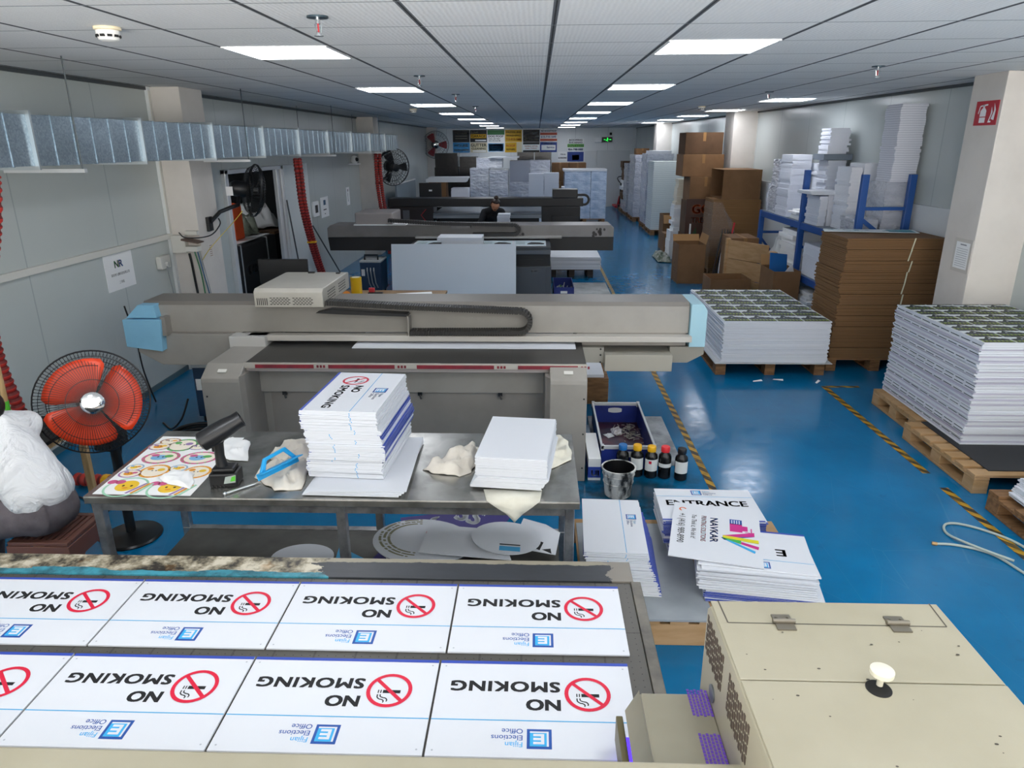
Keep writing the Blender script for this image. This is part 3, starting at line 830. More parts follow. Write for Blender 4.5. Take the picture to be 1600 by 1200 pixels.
# energy chain
def chain_path(segs_):
    out = []
    for kind, *a in segs_:
        if kind == 'L':
            (x0, z0), (x1, z1), n = a
            for i in range(n): out.append((x0+(x1-x0)*i/n, z0+(z1-z0)*i/n))
        else:
            (cx, cz), r, a0, a1, n = a
            for i in range(n):
                t = math.radians(a0+(a1-a0)*i/n); out.append((cx+r*math.cos(t), cz+r*math.sin(t)))
    return out
def energy_chain(path, y0, y1, h, name, m_, par, gap=.72, m2=None):
    mb = MB()
    for (xa, za), (xb, zb) in zip(path[:-1], path[1:]):
        d = Vector((xb-xa, zb-za)); L = d.length; d.normalize(); n = Vector((-d.y, d.x))*h/2
        e = d*L*gap
        pts = [(xa-n.x, za-n.y), (xa+e.x-n.x, za+e.y-n.y), (xa+e.x+n.x, za+e.y+n.y), (xa+n.x, za+n.y)]
        mb.prism(pts, 'y', y0, y1)
        k = d*L; n2 = n*.7
        mb.prism([(xa-n2.x, za-n2.y), (xa+k.x-n2.x, za+k.y-n2.y), (xa+k.x+n2.x, za+k.y+n2.y), (xa+n2.x, za+n2.y)], 'y', y0+.006, y1-.006)
    return mb.build(name, m_, par)
pth = chain_path([('L', (-1.52, 1.115), (-.9, 1.082), 34), ('L', (-.9, 1.082), (-.14, 1.052), 42), ('A', (-.12, .975), .077, 90, -90, 12), ('L', (-.12, .898), (-.92, .892), 44), ('L', (-.92, .892), (-.93, .892), 1)])
energy_chain(pth, 4.99, 5.09, .034, 'cable_chain', mat('chain_black', '#2a2927', .5), P2)
MB().prism([(-1.6, 1.04), (-1.5, 1.065), (-.93, 1.035), (-.94, 1.015), (-1.4, 1.03)], 'y', 5.0, 5.08).build('chain_tray', BLACK, P2)
MB().box(-.935, 5.0, .872, -.925, 5.1, 1.02).build('tray_end', GREYD, P2)
# white board on its bed
b = MB().box(-1.33, 4.905, .803, .285, 6.2, .809); tag(b.build('white_board', WHITE, org=(-.5, 5.2, .803)), 'long blank white board lying on the bed of the grey printer', 'board')
from mathutils import noise as MN
# ================================================================ generic builders
def stack(mesh_list, name, cat, x, y, z, n, pitch, rz, seed, jit=.004, rj=.01, label_top=None, label='', group='', shifts=None, flips=None, top_mesh=None, skip_top=False):
    """n boards one on another, each an object of its own"""
    r = random.Random(seed); out = []
    for i in range(n):
        sx, sy = shifts(i, n) if shifts else (0, 0)
        fl = math.pi if flips and flips(i, n) else 0
        a = rz+r.uniform(-rj, rj)
        dx, dy = sx+r.uniform(-jit, jit), sy+r.uniform(-jit, jit)
        wx, wy = x+dx*math.cos(rz)-dy*math.sin(rz), y+dx*math.sin(rz)+dy*math.cos(rz)
        me = mesh_list[i % len(mesh_list)]
        lb, gp = label, group
        if i == n-1:
            if top_mesh: me = top_mesh
            fl = 0
            if label_top: lb, gp = label_top, None
        out.append(put(me, name, wx, wy, z+i*pitch, a+fl, lb, cat, gp))
    return out
def rag(name, outline, z, h, m_, label, cat='cloth', seed=1, n=26, freq=9, group=None):
    """crumpled cloth: outline is a closed world polygon, heights fold up to h"""
    cx = sum(p[0] for p in outline)/len(outline); cy = sum(p[1] for p in outline)/len(outline)
    K = len(outline)*6; rim = []
    for k in range(K):
        t = k/6; i = int(t); f = t-i
        a, b = outline[i % len(outline)], outline[(i+1) % len(outline)]
        w = MN.noise(Vector((k*.35, seed, 0)))*.012
        rim.append((a[0]+(b[0]-a[0])*f+w, a[1]+(b[1]-a[1])*f+w*.7))
    vs = [(cx, cy, z+h*.8)]; fs = []
    R = 14
    for j in range(1, R+1):
        q = j/R
        for k in range(K):
            px, py = cx+(rim[k][0]-cx)*q, cy+(rim[k][1]-cy)*q
            f = MN.noise(Vector((px*freq, py*freq, seed*3.1)))+.6*MN.noise(Vector((px*freq*2.3, py*freq*2.3, seed*7.7)))
            ridge = (1-abs(f)*1.7)
            e = min(1, (1-q)*3.2+.12)
            vs.append((px, py, z+max(.002, h*max(0, ridge)*e)))
    for k in range(K): fs.append((0, 1+k, 1+(k+1) % K))
    for j in range(R-1):
        for k in range(K):
            a = 1+j*K+k; b = 1+j*K+(k+1) % K
            fs.append((a, a+K, b+K, b))
    m = MB().add(vs, fs)
    o = m.build(name, m_, smooth=True, org=(cx, cy, z), angle=180)
    s = o.modifiers.new('solid', 'SOLIDIFY'); s.thickness = .0015; s.offset = 1
    return tag(o, label, cat, group)
def skin_mesh(name, pts, edges, parent, m_, root=0, sub=2, voxel=.014, smooth=6, axis=None):
    """pts: {key: (x, y, z, rx[, ry])}; limbs lofted along the edges and fused into one continuous tapering surface"""
    mb = MB(); off = Vector(WLOC[parent.name])
    ax0 = Vector(axis) if axis else Vector((1, 0, 0))
    n = 16
    def rg(c, d, r1, r2):
        a = ax0-d*ax0.dot(d); a = a.normalized() if a.length > .15 else d.orthogonal().normalized()
        b = d.cross(a)
        return [c+a*(r1*math.cos(2*math.pi*i/n))+b*(r2*math.sin(2*math.pi*i/n)) for i in range(n)]
    for k, p in pts.items():
        c = Vector(p[:3])-off; r1 = p[3]; r2 = p[4] if len(p) > 4 else r1
        st_ = len(mb.v); mb.sphere((0, 0, 0), 1, 14, 10, sc=(r1, r2, min(r1, r2)))
        X = ax0.normalized(); Zv = Vector((0, 0, 1)); Zv = (Zv-X*Zv.dot(X)).normalized(); Yv = Zv.cross(X)
        M = Matrix(((X.x, Yv.x, Zv.x, c.x), (X.y, Yv.y, Zv.y, c.y), (X.z, Yv.z, Zv.z, c.z), (0, 0, 0, 1)))
        mb.xf(M, st_)
    for ka, kb in edges:
        pa, pb = pts[ka], pts[kb]
        A, B = Vector(pa[:3])-off, Vector(pb[:3])-off
        if (B-A).length < 1e-4: continue
        d = (B-A).normalized(); vs = []; K = 4
        for j in range(K+1):
            t = j/K
            r1 = pa[3]+(pb[3]-pa[3])*t; ra = pa[4] if len(pa) > 4 else pa[3]; rb = pb[4] if len(pb) > 4 else pb[3]
            vs += rg(A+(B-A)*t, d, r1, ra+(rb-ra)*t)
        fs = [(j*n+i, j*n+(i+1) % n, (j+1)*n+(i+1) % n, (j+1)*n+i) for j in range(K) for i in range(n)]
        fs += [tuple(range(n))[::-1], tuple(range(K*n, K*n+n))]
        mb.add(vs, fs)
    o = mb.build(name, m_, parent, smooth=True, local=True, angle=181)
    rm = o.modifiers.new('fuse', 'REMESH'); rm.mode = 'VOXEL'; rm.voxel_size = voxel; rm.use_smooth_shade = True
    if smooth:
        sm = o.modifiers.new('smooth', 'SMOOTH'); sm.factor = .5; sm.iterations = smooth
    return o
def chain(*ks): return list(zip(ks[:-1], ks[1:]))
def seated_person(name, label, P, f, seat, shirt_m, trouser_m, hair_m, hem=.07, bun=False, head_f=None, long_sleeve=True):
    """P: joint positions; f: facing direction (2D unit)"""
    t = thing(name, label, 'person', (P['pelvis'][0], P['pelvis'][1], 0))
    F = Vector((f[0], f[1], 0)).normalized(); Rt = Vector((F.y, -F.x, 0))
    V = {k: Vector(p) for k, p in P.items()}
    pel, waist, chest, neck, head = V['pelvis'], V['waist'], V['chest'], V['neck'], V['head']
    D = {}
    def add(k, p, r, r2=None): D[k] = (p[0], p[1], p[2], r, r2 if r2 else r)
    add('pel', pel, .09, .08); add('waist', waist, .07, .06); add('chest', chest, .08, .065); add('nb', neck, .052); add('nt', neck.lerp(head, .45), .048)
    add('hd', head, .055, .06); add('ht', head+(head-neck).normalized()*.04, .04)
    E_ = chain('pel', 'waist', 'chest', 'nb', 'nt', 'hd', 'ht')
    for s, nm in ((-1, 'l'), (1, 'r')):
        sh = chest.lerp(neck, .3)+Rt*.15*s+Vector((0, 0, .02)); el = V['elbow_'+nm]; wr = V['wrist_'+nm]; kn = V['knee_'+nm]; an = V['ankle_'+nm]
        hip = pel+Rt*.09*s+F*.02
        add('sh'+nm, sh, .045); add('el'+nm, el, .036); add('wr'+nm, wr, .027)
        add('hip'+nm, hip, .07); add('kn'+nm, kn, .05); add('an'+nm, an, .04)
        add('to'+nm, an+F*.15+Vector((0, 0, -.05)), .03, .04)
        d = (wr-el).normalized(); palm = wr+d*.07
        add('pa'+nm, palm, .03, .016)
        E_ += chain('chest', 'sh'+nm, 'el'+nm, 'wr'+nm, 'pa'+nm)+chain('pel', 'hip'+nm, 'kn'+nm, 'an'+nm, 'to'+nm)
        side = d.cross(Vector((0, 0, 1))).normalized()
        for q, L in enumerate((.062, .074, .068, .052)):
            b = palm+side*(.022-.015*q)*1.0+d*.02; m1 = b+d*L*.55; e1 = b+d*L*.9+Vector((0, 0, -.018))
            add('f%s%da' % (nm, q), b, .0085); add('f%s%db' % (nm, q), m1, .008); add('f%s%dc' % (nm, q), e1, .006)
            E_ += chain('pa'+nm, 'f%s%da' % (nm, q), 'f%s%db' % (nm, q), 'f%s%dc' % (nm, q))
        th = wr+d*.03-side*s*.03; th2 = th+d*.035-side*s*.012
        add('t'+nm+'a', th, .0095); add('t'+nm+'b', th2, .007)
        E_ += chain('wr'+nm, 't'+nm+'a', 't'+nm+'b')
    skin_mesh('body', D, E_, t, SKIN, voxel=.005, smooth=3, axis=Rt)
    # face, hair
    hf = Vector(head_f).normalized() if head_f else (F+Vector((0, 0, -.5))).normalized()
    upv = (head-neck).normalized(); upv = (upv-hf*upv.dot(hf)).normalized(); sd = hf.cross(upv).normalized()
    M = Matrix((( sd.x, hf.x, upv.x, head.x), (sd.y, hf.y, upv.y, head.y), (sd.z, hf.z, upv.z, head.z), (0, 0, 0, 1)))
    off = Vector(WLOC[t.name])
    fc = MB().sphere((0, .012, .0), .088, 20, 14, sc=(.86, 1.0, 1.16)).sphere((0, .055, -.06), .045, 14, 8, sc=(.9, .9, .8))
    fc.sphere((0, .102, -.012), .016, 10, 8, sc=(.8, 1.2, 1.3))
    for s in (-1, 1): fc.sphere((.078*s, .0, -.005), .022, 10, 8, sc=(.4, .8, 1.3))
    fc.xf(M); fc.build('head', SKIN, t, smooth=True, angle=180)
    fe = MB()
    for s in (-1, 1): fe.sphere((.033*s, .087, .012), .011, 10, 6, sc=(1.3, .5, .6))
    fe.sphere((0, .096, -.048), .02, 10, 6, sc=(1.1, .35, .25)); fe.xf(M)
    fe.build('face_features', mat('face_dark', '#5b2d25', .5), t, smooth=True, angle=180)
    hr = MB()
    vs = []; n, k = 24, 12
    hr.sphere((0, -.012, .016), .1, n, k, sc=(.95, 1.02, 1.12))
    for i, v in enumerate(hr.v):          # open the cap over the face
        if v[1] > .03 and v[2] < .07: hr.v[i] = (v[0]*.96, .02-.02*abs(v[0])/.1, v[2])
    if bun: hr.sphere((0, -.045, .125), .045, 14, 10)
    else: hr.sphere((0, -.05, -.055), .075, 16, 10, sc=(1.0, .7, 1.1))
    hr.xf(M); hr.build('hair', hair_m, t, smooth=True, angle=180)
    # shirt
    S = {}
    def ad(k, p, r, r2=None): S[k] = (p[0], p[1], p[2], r, r2 if r2 else r)
    ad('hem', pel+Vector((0, 0, hem-.02))-F*.01, .158, .122); ad('w', waist, .152, .116); ad('c', chest, .172, .124); ad('u', chest.lerp(neck, .55), .125, .09)
    ad('col', neck+(head-neck)*.05, .058)
    Es = chain('hem', 'w', 'c', 'u', 'col')
    for s, nm in ((-1, 'l'), (1, 'r')):
        sh = chest.lerp(neck, .3)+Rt*.165*s+Vector((0, 0, .01)); el = V['elbow_'+nm]; wr = V['wrist_'+nm]
        ad('s'+nm, sh, .072); ad('e'+nm, el, .054); ad('v'+nm, el.lerp(wr, .85 if long_sleeve else .1), .04)
        Es += chain('u', 's'+nm, 'e'+nm, 'v'+nm)
    sh_o = skin_mesh('shirt', S, Es, t, shirt_m, axis=Rt)
    cn = (neck+(head-neck)*.05); dd_ = (head-neck).normalized()
    MB().lathe(cn-Vector(WLOC[t.name]), [(.064, -.02), (.07, .0), (.064, .03), (.060, .03), (.060, -.02)], 24, ax=dd_, cap=False).build('collar', shirt_m, t, smooth=True, local=True)
    tx = bpy.data.textures.new('folds', 'CLOUDS'); tx.noise_scale = .09; tx.noise_depth = 2
    dm = sh_o.modifiers.new('folds', 'DISPLACE'); dm.texture = tx; dm.strength = .016; dm.mid_level = .5
    T = {}
    def at(k, p, r, r2=None): T[k] = (p[0], p[1], p[2], r, r2 if r2 else r)
    at('b', pel+Vector((0, 0, hem-.02)), .115, .085); at('p', pel-F*.0, .165, .134)
    Et = chain('b', 'p')
    for s, nm in ((-1, 'l'), (1, 'r')):
        hip = pel+Rt*.09*s+F*.06; kn = V['knee_'+nm]; an = V['ankle_'+nm]
        at('h'+nm, hip, .105); at('m'+nm, hip.lerp(kn, .5), .092); at('k'+nm, kn, .074); at('a'+nm, kn.lerp(an, .93), .056)
        Et += chain('p', 'h'+nm, 'm'+nm, 'k'+nm, 'a'+nm)
    tr = skin_mesh('trousers', T, Et, t, trouser_m, axis=Rt)
    tx2 = bpy.data.textures.new('creases', 'CLOUDS'); tx2.noise_scale = .06
    dm = tr.modifiers.new('creases', 'DISPLACE'); dm.texture = tx2; dm.strength = .010
    for s, nm in ((-1, 'l'), (1, 'r')):
        an = V['ankle_'+nm]
        b = MB().sphere((0, .07, .04), .05, 16, 10, sc=(.9, 2.4, .8))
        a = math.atan2(F.y, F.x)-math.pi/2
        b.xf(Matrix.Translation((an.x, an.y, 0)) @ Matrix.Rotation(a, 4, 'Z')); b.build('shoe', BLACK, t, smooth=True, angle=180)
    return t
def pallet(name, x0, y0, x1, y1, label, z=.135, group='wooden pallets', m_=None, along=False):
    m_ = m_ or WOODP
    t = thing(name, label, 'pallet', ((x0+x1)/2, (y0+y1)/2, 0), 0, group)
    if along:      # slats run away from us over solid bearers
        d = MB(); n = 9
        for i in range(n):
            w = .085; x = x0+(x1-x0-w)*i/(n-1); d.box(x, y0-.005, z-.018, x+w, y1+.005, z)
        d.build('deck_slats', m_, t, bevel=.002)
        for y in (y0, (y0+y1)/2-.02, y1-.04): MB().box(x0, y, 0, x1, y+.04, z-.019).build('bearer', m_, t, bevel=.003)
        return t
    d = MB(); n = 7; L = y1-y0
    for i in range(n):
        w = .1; y = y0+(L-w)*i/(n-1); d.box(x0, y, z-.02, x1, y+w, z)
    d.build('deck_slats', m_, t, bevel=.003)
    s = MB()
    for x in (x0, (x0+x1)/2-.05, x1-.1): s.box(x, y0, z-.04, x+.1, y1, z-.021)
    s.build('stringer_board', m_, t, bevel=.003)
    for x in (x0, (x0+x1)/2-.05, x1-.1):
        for y in (y0, (y0+y1)/2-.06, y1-.12):
            MB().box(x, y, .0205, x+.1, y+.12, z-.041).build('block', m_, t, bevel=.004)
    for x in (x0, (x0+x1)/2-.05, x1-.1):
        MB().box(x, y0, 0, x+.1, y1, .02).build('runner_board', m_, t, bevel=.003)
    return t

# ================================================================ steel work table
TZ = .8
TB = thing('steel_table', 'worn stainless steel work table with a lower shelf, piled with white signs', 'table', (-.865, 2.98, 0))
MB().box(-1.905, 2.62, TZ-.004, .185, 3.345, TZ).box(-1.905, 2.62, TZ-.035, .185, 2.63, TZ-.004).box(-1.905, 3.335, TZ-.035, .185, 3.345, TZ-.004).box(-1.905, 2.63, TZ-.035, -1.895, 3.335, TZ-.004).box(.175, 2.63, TZ-.035, .185, 3.335, TZ-.004).build('table_top', [STEEL], TB, bevel=.002)
MB().box(-1.88, 2.64, TZ-.075, .16, 2.67, TZ-.036).box(-1.88, 3.3, TZ-.075, .16, 3.33, TZ-.036).box(-1.88, 2.67, TZ-.075, -1.85, 3.3, TZ-.036).box(.13, 2.67, TZ-.075, .16, 3.3, TZ-.036).build('frame', STEELD, TB)
for x in (-1.885, -.84, .125):
    for y in (2.635, 3.295):
        l = MB().box(x, y, .02, x+.04, y+.04, TZ-.036).build('leg', STEELD, TB, bevel=.004)
        MB().cyl((x+.02, y+.02, 0), (x+.02, y+.02, .02), .022, n=12).build('foot', BLACK, l)
MB().box(-1.84, 2.68, .245, .12, 3.29, .26).build('lower_shelf', mat('shelf_grey', '#5c5b56', .5, .2, col2='#4a4945', scale=4), TB, bevel=.002)
MB().box(-1.88, 2.64, .22, .16, 2.68, .262).box(-1.88, 3.29, .22, .16, 3.33, .262).build('shelf_rail', STEELD, TB)

# sheet of round stickers
def ell(c, a, b, n=28):
    return [(c[0]+a*math.cos(2*math.pi*i/n), c[1]+b*math.sin(2*math.pi*i/n)) for i in range(n)]
stk_m = [PAPER, mat('st_pink', '#cf5c8c', .6), mat('st_green', '#5fae5a', .6), mat('st_orange', '#e89a2b', .6), mat('st_blue', '#7fb7dd', .6), mat('st_purple', '#9a7cb0', .6), mat('st_yellow', '#f0c535', .6), INKB, mat('st_brown', '#8e6f66', .6), mat('st_mint', '#9fd2b4', .6), mat('st_pale', '#f4ead8', .6)]
m = MB().add([(-1.889, 3.268, TZ+.0005), (-1.468, 3.26, TZ+.0005), (-1.452, 2.636, TZ+.0005), (-1.878, 2.643, TZ+.0005), (-1.889, 3.268, TZ+.001), (-1.468, 3.26, TZ+.001), (-1.452, 2.636, TZ+.001), (-1.878, 2.643, TZ+.001)], [(0,1,2,3),(7,6,5,4),(0,4,5,1),(1,5,6,2),(2,6,7,3),(3,7,4,0)])
p = Print(m, (0, 0, TZ+.001), (1, 0, 0), (0, 1, 0), .0002)
def sticker(cx, cy, r, c1, c2, c3, asp=1.0, sq=0):
    p.poly(ell((cx, cy), r, r*asp), c1, 1); p.poly(ell((cx, cy), r*.82, r*.82*asp), 10, 2)
    for i in range(14):
        a = 2*math.pi*i/14; p.poly(ell((cx+r*.9*math.cos(a), cy+r*.9*asp*math.sin(a)), r*.06, r*.06, 6), c2, 2)
    p.poly(ell((cx-r*.1, cy-r*.02), r*.45, r*.42*asp, 18), c3, 3); p.poly(ell((cx+r*.35, cy+r*.2*asp), r*.25, r*.22*asp, 14), c2, 4)
    p.poly(ell((cx-r*.42, cy+r*.32*asp), r*.22, r*.2*asp, 12), c1, 4)
    for q in (-.18, .08): p.poly(ell((cx+r*q, cy+r*.05), r*.06, r*.07, 8), 7, 5)
for a in ((-1.818, 3.205, .052, 8, 3, 10, .75), (-1.84, 3.14, .055, 5, 6, 3, .8), (-1.735, 3.16, .075, 2, 5, 10, 1.0), (-1.65, 3.14, .045, 5, 4, 10, .8), (-1.77, 3.015, .088, 1, 2, 4, .8), (-1.585, 3.015, .088, 1, 2, 4, .8),
          (-1.835, 2.905, .04, 4, 3, 6, .9), (-1.823, 2.84, .052, 5, 1, 3, .8), (-1.725, 2.868, .068, 3, 6, 10, 1.0), (-1.631, 2.9, .042, 4, 3, 6, .9), (-1.53, 2.862, .066, 3, 6, 10, 1.0)):
    sticker(*a)
for cx, cy in ((-1.77, 2.71), (-1.575, 2.70)):
    p.annulus(cx, cy, .082, .092, 9, 1); p.poly(ell((cx, cy+.01), .048, .05), 6, 2)
    for s in (-1, 1): p.poly(ell((cx-.065+s*.018, cy+.045), .022, .02, 12), 1, 3)
    for q in (-.016, .02): p.poly(ell((cx+q, cy+.01), .006, .007, 8), 7, 4)
    p.poly(ell((cx, cy-.01), .014, .008, 10), 3, 4)
    for q, c_ in ((0, 5), (.022, 3), (.042, 9)): p.bar(cx+.03+q, cy-.06, cx+.075+q*.7, cy+.035, .012, c_, 5)
tag(m.build('sticker_sheet', stk_m, org=(-1.67, 2.95, TZ)), 'paper sheet of round cartoon animal stickers on the steel table', 'sticker sheet')
rag('paper_scrap', [(-1.668, 2.79), (-1.638, 2.873), (-1.523, 2.838), (-1.477, 2.694), (-1.601, 2.735)], TZ+.003, .022, PAPER, 'crumpled white paper scrap lying on the sticker sheet', 'paper', 4, freq=6)
rag('paper_scrap', [(-1.625, 3.13), (-1.526, 3.262), (-1.42, 3.2), (-1.337, 2.98), (-1.43, 2.985)], TZ+.003, .03, PAPER, 'crumpled white paper behind the black blower', 'paper', 5, freq=6)
# cordless blower
bx, by = -1.345, 2.76
BW = thing('cordless_blower', 'black cordless blower standing upright on its battery', 'blower', (bx, by, TZ))
bt = MB().prism([(-.062, -.045), (.055, -.05), (.062, .04), (-.055, .05)], 'z', .0015, .065)
bt.prism([(-.05, -.036), (.045, -.04), (.05, .032), (-.045, .04)], 'z', .065, .085)
bto = bt.xf(Matrix.Translation((bx, by, TZ)) @ Matrix.Rotation(.15, 4, 'Z')).build('battery', BLACK, BW, bevel=.008)
lb = MB().quad((.0, -.0495, .02), (.05, -.0515, .025), (.055, -.0515, .06), (.01, -.049, .052), 0).quad((.028, -.0515, .03), (.05, -.0525, .033), (.053, -.0525, .058), (.036, -.0515, .05), 1)
for i in range(7): lb.box(-.05+.016*i, -.051-.0006*i*.2, .004, -.044+.016*i, -.045, .014, 2)
lb.xf(Matrix.Translation((bx, by, TZ)) @ Matrix.Rotation(.15, 4, 'Z')); lb.build('battery_label', [mat('label_grey', '#a9b3ac', .5), GREENC, RUBBER], bto)
MB().tube([(bx-.012, by, TZ+.08), (bx-.016, by, TZ+.13), (bx-.014, by, TZ+.19), (bx-.005, by+.005, TZ+.235)], .02, 14, rads=[.026, .02, .021, .03]).build('handle', BLACK, BW, smooth=True)
a0, a1 = Vector((bx-.075, by-.035, TZ+.205)), Vector((bx+.08, by+.045, TZ+.285))
ax = a1-a0; L = ax.length
bar = MB().lathe(a0, [(.034, 0), (.043, .006), (.045, .05), (.043, .12), (.037, L-.03), (.038, L), (.03, L), (.028, L-.02)], 28, ax=ax)
bo = bar.build('barrel', mat('blower_black', '#1b1c1f', .32), BW, smooth=True)
gr = MB()
axn = ax.normalized(); u1 = axn.orthogonal().normalized(); u2 = axn.cross(u1)
for rr_ in (.03, .02, .01): gr.torus(a0-axn*.001, rr_, .0013, ax, 24, 5)
for i in range(8):
    q = u1*math.cos(i*math.pi/4)+u2*math.sin(i*math.pi/4); gr.cyl(a0+q*.004-axn*.001, a0+q*.033-axn*.001, .001, n=5)
gr.cyl(a0-axn*.003, a0, .006, n=12)
gr.build('intake_grille', mat('grille_grey', '#3b3d40', .4), bo)
MB().box(bx-.045, by-.008, TZ+.15, bx-.03, by+.008, TZ+.185).build('trigger', RUBBER, BW, bevel=.004)
# metal rod, trowel, rags
m = MB().tube([(-1.305, 2.648, TZ+.008), (-1.255, 2.70, TZ+.008), (-1.215, 2.74, TZ+.008)], .006, 10).sphere((-1.307, 2.645, TZ+.008), .009, 10, 8).cyl((-1.215, 2.74, TZ+.0085), (-1.20, 2.755, TZ+.0085), .004, n=8)
tag(m.build('metal_rod', CHROME, smooth=True, org=(-1.29, 2.72, TZ)), 'thin shiny metal rod lying beside the blower', 'rod')
rag('cleaning_rag', [(-1.245, 2.82), (-1.25, 2.90), (-1.15, 2.93), (-1.262, 3.02), (-1.24, 3.22), (-1.12, 3.24), (-1.03, 3.0), (-1.0, 2.70), (-1.11, 2.685), (-1.19, 2.76)], TZ+.001, .05, CLOTH, 'crumpled off white rag between the blower and the tall sign stack', 'cloth', 2, freq=8)
rag('cleaning_rag', [(-.511, 2.905), (-.42, 3.06), (-.31, 3.22), (-.27, 3.15), (-.275, 2.95), (-.29, 2.88), (-.33, 2.845), (-.42, 2.86)], TZ+.001, .055, CLOTH, 'crumpled grey white rag between the two sign stacks', 'cloth', 7, freq=8)
rag('cleaning_rag', [(.03, 3.3), (.12, 3.31), (.165, 3.24), (.17, 3.03), (.075, 2.93), (.03, 2.95)], TZ+.001, .035, mat('rag_cream', '#e7e4d6', .9, col2='#dad6c6', scale=9, bump=.3, bscale=30), 'cream rag beside the white board stack at the table corner', 'cloth', 9, freq=8)
# cloth corner hanging over the table edge below the white stack
m = MB()
cl = [[(-.22, 2.72, TZ+.002), (-.1, 2.73, TZ+.002), (.03, 2.72, TZ+.002)], [(-.20, 2.617, TZ+.003), (-.09, 2.617, TZ+.003), (.02, 2.617, TZ+.003)], [(-.165, 2.6105, TZ-.02), (-.085, 2.608, TZ-.03), (-.01, 2.6105, TZ-.02)], [(-.12, 2.609, TZ-.05), (-.085, 2.605, TZ-.06), (-.05, 2.609, TZ-.05)], [(-.092, 2.607, TZ-.08), (-.085, 2.606, TZ-.09), (-.078, 2.607, TZ-.08)]]
m.add([q for r_ in cl for q in r_], [(3*j+i, 3*j+i+3, 3*j+i+4, 3*j+i+1) for j in range(4) for i in range(2)])
o = m.build('cleaning_rag', MATS['rag_cream'], smooth=True, org=(-.08, 2.66, TZ), angle=180); s_ = o.modifiers.new('solid', 'SOLIDIFY'); s_.thickness = .002; s_.offset = 1
tag(o, 'cream rag under the white board stack, one corner hanging over the table edge', 'cloth')
# blue trowel
tr = thing('plastic_scraper', 'bright blue plastic scraper with an open handle on the rag', 'scraper', (-1.12, 2.76, TZ))
BL = mat('scraper_blue', '#28a9e6', .35)
A = Matrix.Translation((-1.125, 2.79, TZ+.078)) @ Matrix.Rotation(math.radians(62), 4, 'Z') @ Matrix.Rotation(math.radians(-20), 4, 'X')
b = MB().box(-.12, -.005, -.03, .11, .0, .0).box(-.12, -.045, -.005, .11, 0, .0); b.xf(A); b.build('blade_plate', BL, tr, bevel=.002)
b = MB().prism([(-.10, 0), (-.06, .05), (.06, .058), (.10, .0), (.082, .0), (.05, .042), (-.052, .036), (-.075, 0)], 'y', -.012, .004); b.xf(A); b.build('handle', BL, tr, bevel=.003)

# ---- stacks on the table
ns_thin = board_mesh('no_smoking_board', .525, .333, .0058, no_smoking_print)
def blank_print(p, W, H): p.rect(0, 0, W, H*.03, 1)
def edged_board(name, W, H, T, band=.012):
    """plain board whose blue band wraps over its lower edge, with a faint printed line near the upper part of its short edges"""
    m = MB().box(-W/2, -H/2, 0, W/2, H/2, T)
    e = .0004
    m.quad((-W/2, -H/2-e, 0.0006), (W/2, -H/2-e, 0.0006), (W/2, -H/2-e, T-.0006), (-W/2, -H/2-e, T-.0006), 1)
    m.quad((-W/2, -H/2, T+e), (W/2, -H/2, T+e), (W/2, -H/2+band, T+e), (-W/2, -H/2+band, T+e), 1)
    v = H*.152
    for sx in (-1, 1):
        x = sx*(W/2+e)
        q = [(x, v, .0006), (x, v+.004, .0006), (x, v+.004, T-.0006), (x, v, T-.0006)]
        m.add(q, [(0, 1, 2, 3) if sx > 0 else (3, 2, 1, 0)], 2)
    return m.mesh(name, SIGN_M)
eb = edged_board('printed_sign_board', .525, .333, .0058)
plain = board_mesh('white_board', .58, .41, .0035)
for i in range(4):
    put(plain, 'white_board', -.765+.004*i, 2.93+.003*i, TZ+.0055+.0045*i, math.pi/2-.03+.02*i, 'large plain white board at the foot of the tall sign stack', 'board', 'plain boards under the tall sign stack')
def sh1(i, n):
    q = i/n
    if q > .72: return (0, 0)
    if q > .52: return (.004, .014)
    if q > .3: return (.012, .03)
    if q > .12: return (.006, .012)
    return (-.015, .006)
ns_flip = lambda i, n: (.26 < i/n < .34) or (.40 < i/n < .52) or (.58 < i/n < .66)
stack([eb], 'printed_sign_board', 'sign', -.815, 3.02, TZ+.026, 49, .0064, math.radians(-93.5), 11, .0035, .012,
      'no smoking sign lying on top of the tall stack on the steel table', 'white sign board in the tall stack on the steel table', 'sign boards in the tall stack on the steel table', sh1, ns_flip, ns_thin)
wb = board_mesh('white_board', .305, .47, .0052)
stack([wb], 'white_board', 'board', -.09, 2.95, TZ+.012, 24, .0058, math.radians(-6), 12, .0025, .006,
      'blank white board on top of the low stack on the steel table', 'blank white board in the low stack on the steel table', 'blank boards in the low stack on the steel table',
      lambda i, n: ((.012, .0) if i > 8 else (-.012+.004*i, -.006)))

